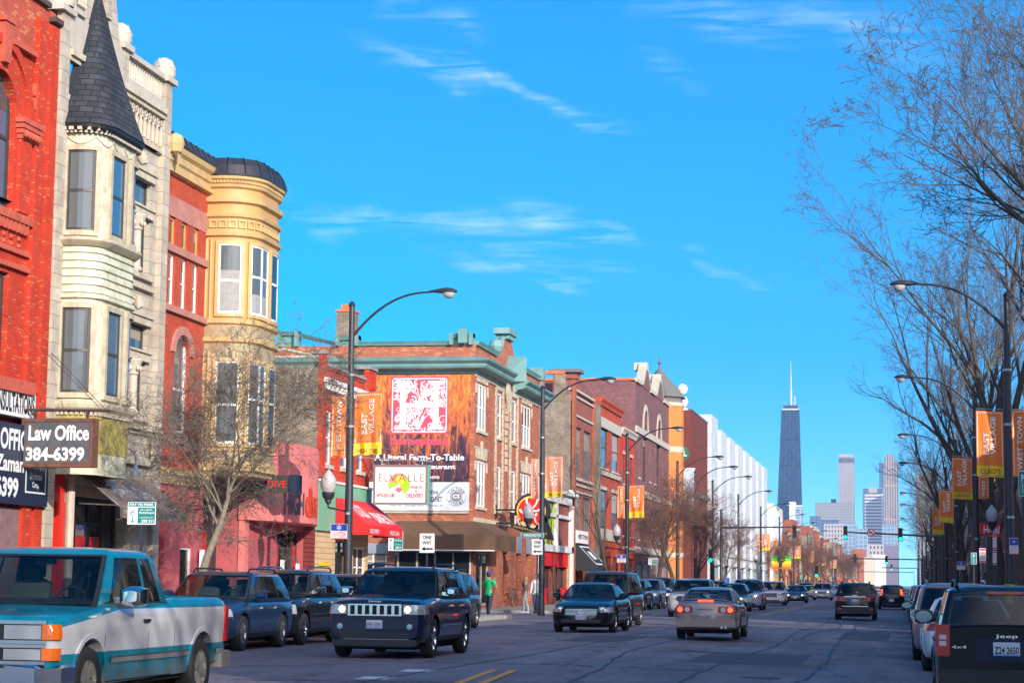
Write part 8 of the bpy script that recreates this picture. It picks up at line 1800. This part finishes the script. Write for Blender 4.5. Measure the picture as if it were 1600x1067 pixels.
def corolla_face(a, sp):
    hw, f, u, Y0 = a['hw'], a['fbox'], a['ufront'], a['Y0']
    std_face(rp=False, hz=(.55, .70), gz=(.48, .58), ptxt='', tz=(.70, .875), txi=.48, ttl=.34)(a, sp)
    for sg in (-1, 1):
        xs_ = sorted((sg * hw * .40, sg * hw * .72)); f(xs_[0], xs_[1], .71, .87, m_tail, 'taillight', rear=True, dep=.012)
        for xc, m_ in ((.78, m_tailon), (.56, m_clear)):
            b = MB(); b.add([(sg * hw * xc, -Y0 - .02, .79)] + [(sg * hw * xc + .07 * math.cos(k * PI / 6), -Y0 - .018, .79 + .07 * math.sin(k * PI / 6)) for k in range(13)], [(0, k, k + 1) for k in range(1, 13)]); b.build('lamp_bulb', m_, a['root'], recalc=False)
    f(-.2, .2, 1.005, 1.045, m_tailon, 'high_brake_lamp', rear=True, dep=-.10, inn=.3)
    f(-hw * .86, hw * .86, .50, .515, m_seam, 'bumper_gap', rear=True, dep=.012); f(-hw * .93, hw * .93, .34, .56, sp['paint'], 'rear_bumper', rear=True, dep=.05, inn=.1)
    plate(a, 'Z41 8390', rear=True, zc=.60, m=mat('plate_grey', (.35, .42, .45), .5))
    for xc in (.28, .40): b = MB(); b.tube([(hw * xc + .2, -Y0 - .1, .33), (hw * xc + .2, -Y0 + .1, .33)], .035, 8); b.build('exhaust_pipe', m_rim, a['root'])
    b = MB(); b.tube([(-hw * .8, -Y0 + .14, 1.0), (-hw * .6, -Y0 + .03, 1.05), (0, -Y0 + .0, 1.07), (hw * .6, -Y0 + .03, 1.05), (hw * .8, -Y0 + .14, 1.0)], .018, 5); b.build('spoiler', sp['paint'], a['root'])
    text('COROLLA', lambda q, d, z: Vector((q, -Y0 - .012 - d, z)), -.2, .2, .78, .82, .004, m_seam, a['root'])
    for xx in (-.36, .36): b = MB(); b.box(xx - .12, xx + .12, -Y0 + 1.05, -Y0 + 1.15, .95, 1.16); b.build('head_restraint', m_seat, a['root'])
    b = MB(); S_r = a['S_r']; p0, p1 = S_r(-.1, .15), S_r(.12, .55); b.box(-.1, .12, p0[1] - .02, p0[1] - .012, p0[2] + .05, p1[2]); 
car('sedan', 'champagne sedan seen from behind with both brake lamps lit', 'sedan', -5.12, 57.5, 0,
    sedan(p_beige, L=4.42, W=1.70, H=1.385, belt=.93, wb=2.465, fa=.9, cab=(1.1, 1.85, 3.1, 3.95), r=.305, top=[(0, .62), (.1, .7), (.4, .78), (1.1, .93), (1.4, .95), (3.6, .97), (4.3, .985), (4.42, .92)], bot=[(0, .28), (.25, .2), (4.1, .24), (4.42, .30)], face=corolla_face, rw=.68))
car('suv', 'silver-grey crossover waiting behind the champagne sedan', 'suv', -9.25, 94.2, PI, suv(paint('warm_silver', (.42, .40, .41), .3), L=4.75, W=1.93, H=1.70, belt=1.1, mirrorm=m_chrome, lipm=MATS['paint_warm_silver'], cab=(1.25, 1.95, 4.2, 4.6), face=std_face(gz=(.62, .82), gw=.45, hz=(.74, .86), chromebar=True)))
for i, (yy, col, kw, lit, lab) in enumerate(((114.2, p_black, dict(H=1.64), True, 'small black wagon at the left kerb with one bright headlamp'), (121.2, p_blue, dict(H=1.72), False, 'steel blue wagon parked second behind the small black wagon'), (127.6, p_black, dict(H=1.82), False, 'tall black wagon parked third in the line along the left kerb'))):
    car('suv', lab, 'suv', -14.55, yy, PI, suv(col, face=std_face(lit=lit, hz=(.72, .88), gz=(.6, .84)), **kw))
car('hatchback', 'dark hatchback coming towards us behind the silver-grey crossover', 'car', -8.95, 113, PI, sedan(p_teal, L=4.3, H=1.52, cab=(1.0, 1.75, 3.6, 4.2), top=[(0, .68), (.1, .78), (1.1, .95), (4.1, 1.0), (4.3, .9)], fa=.85, wb=2.6, face=std_face(lit=True, hz=(.62, .78))))
car('suv', 'pale blue-silver wagon with lit headlamps in front of the white wagon', 'suv', -8.75, 121.5, PI, suv(paint('ice_blue', (.34, .40, .52), .3), H=1.78, W=1.84, rails=m_black, face=std_face(lit=True, hz=(.72, .9), gz=(.66, .84))))
car('suv', 'white wagon in the oncoming lane beside the white civic block', 'suv', -9.0, 149.5, PI, suv(p_white, H=1.72, W=1.84, lipm=p_white, face=std_face(hz=(.74, .92), gz=(.58, .88), grille='bars')))
car('sedan', 'dark blue sedan coming on behind the white wagon', 'sedan', -8.55, 173.5, PI, sedan(p_teal, H=1.46, face=std_face(lit=True, hz=(.56, .7), gz=(.46, .58))))
car('suv', 'silver wagon with lit lamps far down the oncoming lane', 'suv', -7.65, 207, PI, suv(p_silver, H=1.68, lipm=p_silver, face=std_face(lit=True, hz=(.72, .88), gz=(.6, .84))))
car('taxi', 'yellow taxi glimpsed between the dark sedan and the silver wagon', 'taxi', -10.2, 236, PI, sedan(p_yel))
def kia_face(a, sp):
    hw, f, u, Y0 = a['hw'], a['fbox'], a['ufront'], a['Y0']
    std_face(rp=False, tz=(.86, 1.06), txi=.42, ttl=.4, hz=(.7, .86), gz=(.6, .8))(a, sp); f(-hw * .5, hw * .5, 1.045, 1.07, m_chrome, 'tailgate_strip', rear=True, dep=.02); f(-hw * .6, hw * .6, .62, .64, m_chrome, 'bumper_strip', rear=True, dep=.03)
    f(-hw * .85, hw * .85, .30, .60, m_plastic, 'rear_bumper', rear=True, dep=.02); plate(a, 'KA 2308', rear=True, zc=.86); text('KIA', lambda q, d, z: Vector((q, -Y0 - .02 - d, z)), -.1, .1, 1.09, 1.14, .004, m_chrome, a['root'])
    for sg in (-1, 1): xs_ = sorted((sg * hw * .62, sg * hw * .86)); f(xs_[0], xs_[1], .48, .54, m_tail, 'reflector', rear=True, dep=.03)
car('suv', 'black wagon seen from behind in the middle lane with white plate', 'suv', -2.1, 97.9, 0, suv(p_black, L=4.69, W=1.885, H=1.69, belt=1.12, rails=m_black, lipm=p_black, face=kia_face, mirror=(.17, .26)), z=-.09)
car('suv', 'dark wagon braking with bright red lamps ahead of the black one', 'suv', -.72, 144.3, 0, suv(p_black, W=1.82, H=1.66, lipm=p_black, face=std_face(brake=True, tz=(.95, 1.35), txi=.72)), z=-.12)
# ---- right-hand parked row
def patriot_face(a, sp):
    hw, f, u, Y0 = a['hw'], a['fbox'], a['ufront'], a['Y0']
    std_face(rp=False, tz=(.2, .21), hz=(.7, .9), gz=(.66, .9), grille='slots')(a, sp)
    for sg in (-1, 1):
        xs_ = sorted((sg * hw * .80, sg * (hw * 1.0))); b = MB(); b.box(xs_[0], xs_[1], -Y0 - .035, -Y0 + .16, .76, 1.16); t_ = b.build('taillight', m_tail, a['root'])
        xs2 = sorted((sg * hw * .85, sg * hw * .95)); b = MB(); b.box(xs2[0], xs2[1], -Y0 - .04, -Y0 - .034, .97, 1.03); b.box(xs2[0], xs2[1], -Y0 - .04, -Y0 - .034, .89, .95); b.build('clear_lamp', m_clear, t_)
    G = lambda q, d, z: Vector((q, -Y0 - .02 - d, z))
    f(-hw * .80, hw * .80, .60, 1.10, sp['paint'], 'tailgate', rear=True, dep=.02); f(-hw * .42, hw * .42, .70, .98, p_navy, 'plate_recess', rear=True, dep=.024)
    text('Jeep', G, -.14, .14, .985, 1.045, .01, m_chrome, a['root'], .01); text('4x4', G, -.68, -.50, .86, .90, .01, m_chrome, a['root'], .0)
    p = f(-.165, .165, .775, .945, m_plate, 'license_plate', rear=True, dep=.035); text('Z24 2650', G, -.15, .15, .80, .89, .018, m_seam, p, .02); b = MB(G); b.quad((-.165, .017, .775), (.165, .017, .775), (.165, .017, .795), (-.165, .017, .795)); b.build('plate_band', MATS['plate_blue'], p, recalc=False)
    f(-hw * .97, hw * .97, .34, .60, m_plastic, 'rear_bumper', rear=True, dep=.08, inn=.12); f(-.22, .22, 1.545, 1.585, m_tail, 'high_brake_lamp', rear=True, dep=-.235, inn=.3)
car('suv', 'black boxy off-roader parked nearest on the right with a Z24 plate', 'suv', 1.29, 29.55, 0,
    suv(p_black, L=4.41, W=1.76, H=1.665, belt=1.10, r=.35, cab=(1.2, 1.75, 4.12, 4.36), bw=.95, rw=.80, cf=.10, rails=m_black, lipm=p_black, face=patriot_face, mirror=(.20, .25), mt=1.7, top=[(0, .88), (.05, .96), (.2, 1.0), (1.2, 1.09), (1.5, 1.12), (4.3, 1.14), (4.41, 1.10)], plan=[(0, .9), (.05, .94), (.2, .98), (.6, 1), (4.1, 1), (4.3, .985), (4.41, .95)]), z=-.17)
car('sedan', 'white sedan parked in front of the boxy black off-roader', 'sedan', 1.27, 43.0, 0, sedan(p_white, L=4.6, W=1.82, H=1.46, face=std_face(tz=(.80, .95), txi=.5, ttl=.35)), z=-.17)
car('suv', 'silver-brown parked wagon with roof rails ahead of the white sedan', 'suv', 1.15, 48.6, 0, suv(paint('bronze_silver', (.32, .27, .28), .3), L=4.75, H=1.72, W=1.90, rails=m_rim, lipm=m_plastic, mirrorm=p_navy), z=-.17)
rr = random.Random(9); cl = [(p_red, 'maroon'), (p_dgrey, 'dark grey'), (p_silver, 'silver'), (p_navy, 'navy'), (p_white, 'white'), (p_black, 'black'), (p_blue, 'steel blue'), (p_silver, 'silver'), (p_brn, 'dark brown'), (p_navy, 'navy')]
yy = 54.6
for i in range(13):
    c, cn = cl[i % 10]; f_ = sedan if i % 3 else suv
    if 57 < yy < 66: c, cn = cl[(i + 2) % 10]
    car('car', '%s car, number %d in the parked line beyond the silver-brown wagon' % (cn, i + 1), 'car', 1.2, yy, 0, f_(c, det=1 if i > 4 else 2), z=-.17, group='cars parked along the right kerb'); yy += 5.9 + rr.random()
yy = 136
for i in range(7):
    c, cn = cl[(i * 3 + 1) % 10]; car('car', '%s car, number %d in the line beyond the tall black wagon' % (cn, i + 1), 'car', -14.4, yy, PI, (sedan if i % 2 else suv)(c), group='cars parked along the left kerb'); yy += 6.2 + rr.random() * 3
    if 166 < yy < 188: yy = 190
for i, (X_, Y_, h_, c, cn, f_, br) in enumerate(((-.6, 168, 0, p_red, 'maroon', sedan, 1), (-4.4, 186, 0, p_black, 'black', suv, 1), (-1, 200, 0, p_dgrey, 'dark grey', suv, 0), (-8.2, 262, PI, p_silver, 'silver', sedan, 0), (-11, 246, PI, p_dgrey, 'dark grey', suv, 0), (-8.4, 300, PI, p_white, 'white', suv, 0), (-1.2, 255, 0, p_silver, 'silver', sedan, 1), (-4.5, 290, 0, p_navy, 'navy', suv, 0), (-1, 330, 0, p_red, 'maroon', suv, 1), (-8, 350, PI, p_black, 'black', sedan, 0), (-4.6, 380, 0, p_white, 'white', sedan, 1), (-8.2, 430, PI, p_silver, 'silver', suv, 0), (-1.2, 460, 0, p_black, 'black', suv, 0))):
    car('car', '%s car %s in the distant traffic, %d metres down' % (cn, 'going away' if h_ == 0 else 'coming on', Y_), 'car', X_, Y_, h_, f_(c, face=std_face(brake=bool(br), lit=h_ > 0)), z=road_z(X_), group='distant traffic')
# ================================================================== PEOPLE
m_skin = mat('skin', (.55, .30, .21), .6); m_hairb = mat('blond_hair', (.42, .24, .08), .7); m_haird = mat('dark_hair', (.03, .02, .015), .7)
def skinned(name, joints, edges, mtl, parent, root_i=0, sub=1):
    me = bpy.data.meshes.new(name); me.from_pydata([j[:3] for j in joints], edges, []); o = bpy.data.objects.new(name, me); COL.objects.link(o)
    md = o.modifiers.new('s', 'SKIN'); md.use_smooth_shade = True
    sv = me.skin_vertices[0].data if me.skin_vertices else None
    if sv is None:
        bm = bmesh.new(); bm.from_mesh(me); bm.verts.layers.skin.verify(); bm.to_mesh(me); bm.free(); sv = me.skin_vertices[0].data
    for i, j in enumerate(joints): sv[i].radius = (j[3], j[4] if len(j) > 4 else j[3]); sv[i].use_root = (i == root_i)
    s = o.modifiers.new('u', 'SUBSURF'); s.levels = sub; s.render_levels = sub
    dg = bpy.context.evaluated_depsgraph_get(); m2 = bpy.data.meshes.new_from_object(o.evaluated_get(dg)); bpy.data.objects.remove(o)
    m2.materials.clear(); m2.materials.append(mtl); m2.polygons.foreach_set('use_smooth', [True] * len(m2.polygons)); m2.name = name
    o = bpy.data.objects.new(name, m2); COL.objects.link(o); o.parent = parent; return o
def person(label, x, y, rz, H, shirt, trou, hair, shoes, arms, stride=.12, sleeves='short', cap=None, hairlen=.1, z=.15, bag=None, lean=0):
    """local +Y is the way the person faces; arms: two lists of elbow and wrist points for left (-x) and right (+x)"""
    s = thing('person', label, 'person', (0, 0, 0)); k = H / 1.75
    hip, kn, an = .93 * k, .50 * k, .09 * k; fl = [(-.1, stride), (.1, -stride)]
    J = [(0, 0, .98 * k, .135 * k, .105 * k), (0, 0, 1.14 * k, .125 * k, .095 * k), (0, lean * .5, 1.32 * k, .155 * k, .10 * k), (0, lean, 1.44 * k, .10 * k, .075 * k), (0, lean, 1.52 * k, .052 * k), (0, lean + .01, 1.60 * k, .072 * k, .08 * k), (0, lean + .015, 1.68 * k, .078 * k, .092 * k), (0, lean + .01, 1.735 * k, .05 * k, .065 * k)]
    E_ = [(0, 1), (1, 2), (2, 3), (3, 4), (4, 5), (5, 6), (6, 7)]
    L_ = []
    for sx, sy in fl:
        i = len(J); J += [(sx * .95, 0, .88 * k, .095 * k), (sx, sy * .5 + .02, kn, .062 * k), (sx, sy - .02, .26 * k, .055 * k), (sx, sy - .03, an, .038 * k), (sx * 1.05, sy + .06, .045 * k, .04 * k, .03 * k), (sx * 1.1, sy + .15, .035 * k, .036 * k, .022 * k)]; E_ += [(0, i), (i, i + 1), (i + 1, i + 2), (i + 2, i + 3), (i + 3, i + 4), (i + 4, i + 5)]; L_.append(i)
    A_ = []
    for q, (el, wr) in enumerate(arms):
        sx = -1 if q == 0 else 1; i = len(J); d = Vector(wr) - Vector(el); d.normalize(); hnd = Vector(wr) + d * .075
        J += [(sx * .185 * k, lean, 1.40 * k, .062 * k), (el[0], el[1], el[2], .045 * k), (wr[0], wr[1], wr[2], .028 * k), (hnd.x, hnd.y, hnd.z, .036 * k, .018 * k)]; E_ += [(3, i), (i, i + 1), (i + 1, i + 2), (i + 2, i + 3)]; A_.append((i, Vector(el), Vector(wr), hnd, d))
    body = skinned('body', J, E_, m_skin, s)
    for (i, el, wr, hnd, d) in A_:                        # five bent fingers each
        a = d.cross(Vector((0, 0, 1)) if abs(d.z) < .8 else Vector((0, 1, 0))).normalized(); bn = d.cross(a)
        b = MB()
        for f, (o, l) in enumerate(((-.027, .06), (-.009, .07), (.009, .066), (.026, .052))): p0 = hnd + a * o * k; b.tube([p0, p0 + d * l * .5 * k + bn * .008, p0 + d * l * .9 * k + bn * .03], [.0095, .009, .007], 5)
        p0 = hnd - d * .04 - a * .03; b.tube([p0, p0 - a * .025 + d * .02, p0 - a * .03 + d * .055], [.011, .01, .008], 5); b.build('fingers', m_skin, body, smooth=True)
    g = .014
    def sub_(idx, add, nm, m_, gg=g, ri=0):
        mp = {v: n for n, v in enumerate(idx)}; JJ = [tuple(J[v][:3]) + tuple(r_ + gg for r_ in (J[v][3:] if len(J[v]) > 4 else (J[v][3], J[v][3]))) for v in idx] + add; EE = [(mp[a], mp[c]) for a, c in E_ if a in mp and c in mp]
        return JJ, EE, mp
    idx = [0, 1, 2, 3] + [a[0] for a in A_] + ([a[0] + 1 for a in A_] if sleeves == 'long' else [])
    JJ, EE, mp = sub_(idx, [], 'shirt', shirt, .02)
    for (i, el, wr, hnd, d) in A_:
        st_ = Vector(J[i][:3])
        if sleeves == 'long': JJ.append((wr.x, wr.y, wr.z, .042 * k, .042 * k)); EE.append((mp[i + 1], len(JJ) - 1))
        else: q = st_.lerp(el, .75); JJ.append((q.x, q.y, q.z, .068 * k, .068 * k)); EE.append((mp[i], len(JJ) - 1))
    JJ.append((0, 0, .90 * k, .15 * k, .12 * k)); EE.append((0, len(JJ) - 1)); skinned('shirt', JJ, EE, shirt, s)
    JJ = [(0, 0, 1.0 * k, .145 * k, .115 * k)]; EE = []
    for i in L_:
        n_ = len(JJ); JJ += [tuple(J[i][:3]) + (.108 * k, .108 * k), tuple(J[i + 1][:3]) + (.076 * k, .076 * k), tuple(J[i + 2][:3]) + (.067 * k, .067 * k), tuple(J[i + 3][:3]) + (.056 * k, .056 * k)]; EE += [(0, n_), (n_, n_ + 1), (n_ + 1, n_ + 2), (n_ + 2, n_ + 3)]
    skinned('trousers', JJ, EE, trou, s)
    for i in L_:
        b = MB(); p = Vector(J[i + 3][:3]); b.tube([(p.x, p.y - .05, .05 * k), (p.x, p.y + .05, .055 * k), (J[i + 5][0], J[i + 5][1], .04 * k)], [.045, .055, .038], 8); b.build('shoe', shoes, s, smooth=True)
    hp = Vector((0, lean + .0, 1.66 * k))
    b = MB(); n = 12; pts = []
    for (zz, r_) in ((-hairlen, .07), (-.03, .088), (.03, .093), (.07, .082), (.10, .05), (.108, 0)):
        for j in range(n): a = 2 * PI * j / n; yy = r_ * 1.12 * math.sin(a) - .015; yy = min(yy, .045) if zz < .06 else yy; pts.append((hp.x + r_ * math.cos(a) * (1.02), hp.y + yy, hp.z + zz * k))
    b.add(pts, [(i * n + j, i * n + (j + 1) % n, (i + 1) * n + (j + 1) % n, (i + 1) * n + j) for i in range(5) for j in range(n)]); b.build('hair', hair, s, smooth=True)
    b = MB(); b.add([(-.012, hp.y + .095, hp.z - .03), (.012, hp.y + .095, hp.z - .03), (0, hp.y + .118, hp.z - .035), (0, hp.y + .09, hp.z + .01)], [(0, 1, 2), (0, 2, 3), (1, 2, 3)]); b.build('nose', m_skin, body)
    b = MB()
    for sx in (-.03, .03): b.lathe((sx, hp.y + .086, hp.z + .012), [(0, -.008), (.01, 0), (0, .008)], 6)
    b.box(-.022, .022, hp.y + .085, hp.y + .092, hp.z - .062, hp.z - .055); b.build('eyes_and_mouth', m_haird, body)
    b = MB()
    for sx in (-1, 1): b.lathe((sx * .085, hp.y, hp.z - .03), [(0, -.03), (.014, 0), (0, .03)], 6)
    b.build('ears', m_skin, body)
    if cap: b = MB(); b.lathe((hp.x, hp.y, hp.z + .03), [(.10, 0), (.102, .04), (.08, .09), (.03, .115), (0, .12)], 14); b.box(-.07, .07, hp.y + .08, hp.y + .2, hp.z + .035, hp.z + .05); b.build('cap', cap, s, smooth=True)
    s.location = (x, y, z); s.rotation_euler = (0, 0, rz); return s
m_gt = mat('green_tshirt', (.0, .42, .14), .8); m_jean = mat('blue_jeans', (.04, .10, .20), .85, var=.2, vs=12); m_djean = mat('dark_jeans', (.02, .035, .07), .85); m_wt = mat('white_cotton', (.72, .72, .74), .8); m_gj = mat('olive_grey_jacket', (.14, .13, .11), .8); m_lg = mat('light_grey_trousers', (.5, .48, .48), .8)
X_, Z_ = Q(763, 975, 83.5); person('person in a green t-shirt and blue cap seen from behind at the corner', X_, 83.5, -.35, 1.82, m_gt, m_djean, m_haird, m_wt, [((-.30, .08, 1.18), (-.22, .24, 1.34)), ((.28, .14, 1.16), (.12, .26, 1.5))], stride=.14, cap=mat('royal_blue_cap', (.03, .05, .45), .7), z=.02)
X_, Z_ = Q(821, 940, 95); person('woman in a grey jacket and pale trousers holding a phone to her ear', X_, 95, PI * .55, 1.68, m_gj, m_lg, m_hairb, m_wt, [((-.26, .02, 1.12), (-.18, .16, .95)), ((.24, .12, 1.16), (.1, .12, 1.48))], stride=.10, sleeves='long', hairlen=.2, z=.02)
X_, Z_ = Q(838, 940, 95.6); person('man in a white shirt and blue jeans beside the corner lamp post', X_, 95.6, PI * .95, 1.80, m_wt, m_jean, m_haird, m_haird, [((-.25, .0, 1.12), (-.27, .1, .88)), ((.25, .0, 1.12), (.27, .08, .88))], stride=.08, sleeves='long', z=.02)
for i, (px, Y_, lab, sh) in enumerate(((1232, 210, 'distant person in dark clothes walking the left pavement', m_djean), (1216, 190, 'distant person in a red coat on the left pavement', m_redc), (1300, 330, 'far off person in grey on the left pavement', m_gj))):
    X_, _ = Q(px, 905, Y_); X_ = min(X_, -16.3); person(lab, X_, Y_, PI * (i % 2), 1.72, sh, m_djean, m_haird, m_haird, [((-.25, .0, 1.12), (-.27, .1, .88)), ((.25, .0, 1.12), (.27, .08, .88))], z=.15)
# bicycle leaning by the narrow brick piers
s = thing('bicycle', 'small bicycle leaning against the brick pier beside the corner shop', 'bicycle', (-20.0, 108.6, .15)); b = MB()
for yy in (108.1, 109.1):
    n = 16; b.tube([(-20.1, yy + .33 * math.cos(2 * PI * j / n), .48 + .33 * math.sin(2 * PI * j / n)) for j in range(n + 1)], .02, 5)
b.build('wheel', m_tyre, s); b = MB(); b.tube([(-20.1, 108.1, .48), (-20.1, 108.45, .95), (-20.1, 108.95, .95), (-20.1, 109.1, .48)], .02, 5); b.tube([(-20.1, 108.1, .48), (-20.1, 108.6, .45), (-20.1, 108.95, .95)], .02, 5); b.tube([(-20.1, 108.6, .45), (-20.1, 108.4, 1.05)], .02, 5); b.tube([(-20.35, 108.95, 1.1), (-20.1, 108.95, 1.05), (-19.85, 108.95, 1.1)], .015, 5); b.build('frame', m_red and mat('bike_frame', (.1, .1, .12), .4), s); b = MB(); b.box(-20.17, -20.03, 108.25, 108.5, 1.05, 1.1); b.build('saddle', m_plastic, s)
# ================================================================== AIR
mh_ = bpy.data.materials.new('hazy_air'); mh_.use_nodes = True; t = mh_.node_tree; t.nodes.clear(); pv = N(t, 'ShaderNodeVolumePrincipled'); om = N(t, 'ShaderNodeOutputMaterial'); t.links.new(pv.outputs[0], om.inputs['Volume'])
pv.inputs['Color'].default_value = (.45, .68, 1, 1); pv.inputs['Density'].default_value = .00013; pv.inputs['Anisotropy'].default_value = .2
b = MB(); b.box(-620, 460, -160, 4420, -2, 470); hz = tag(b.build('haze', mh_), kind='stuff')
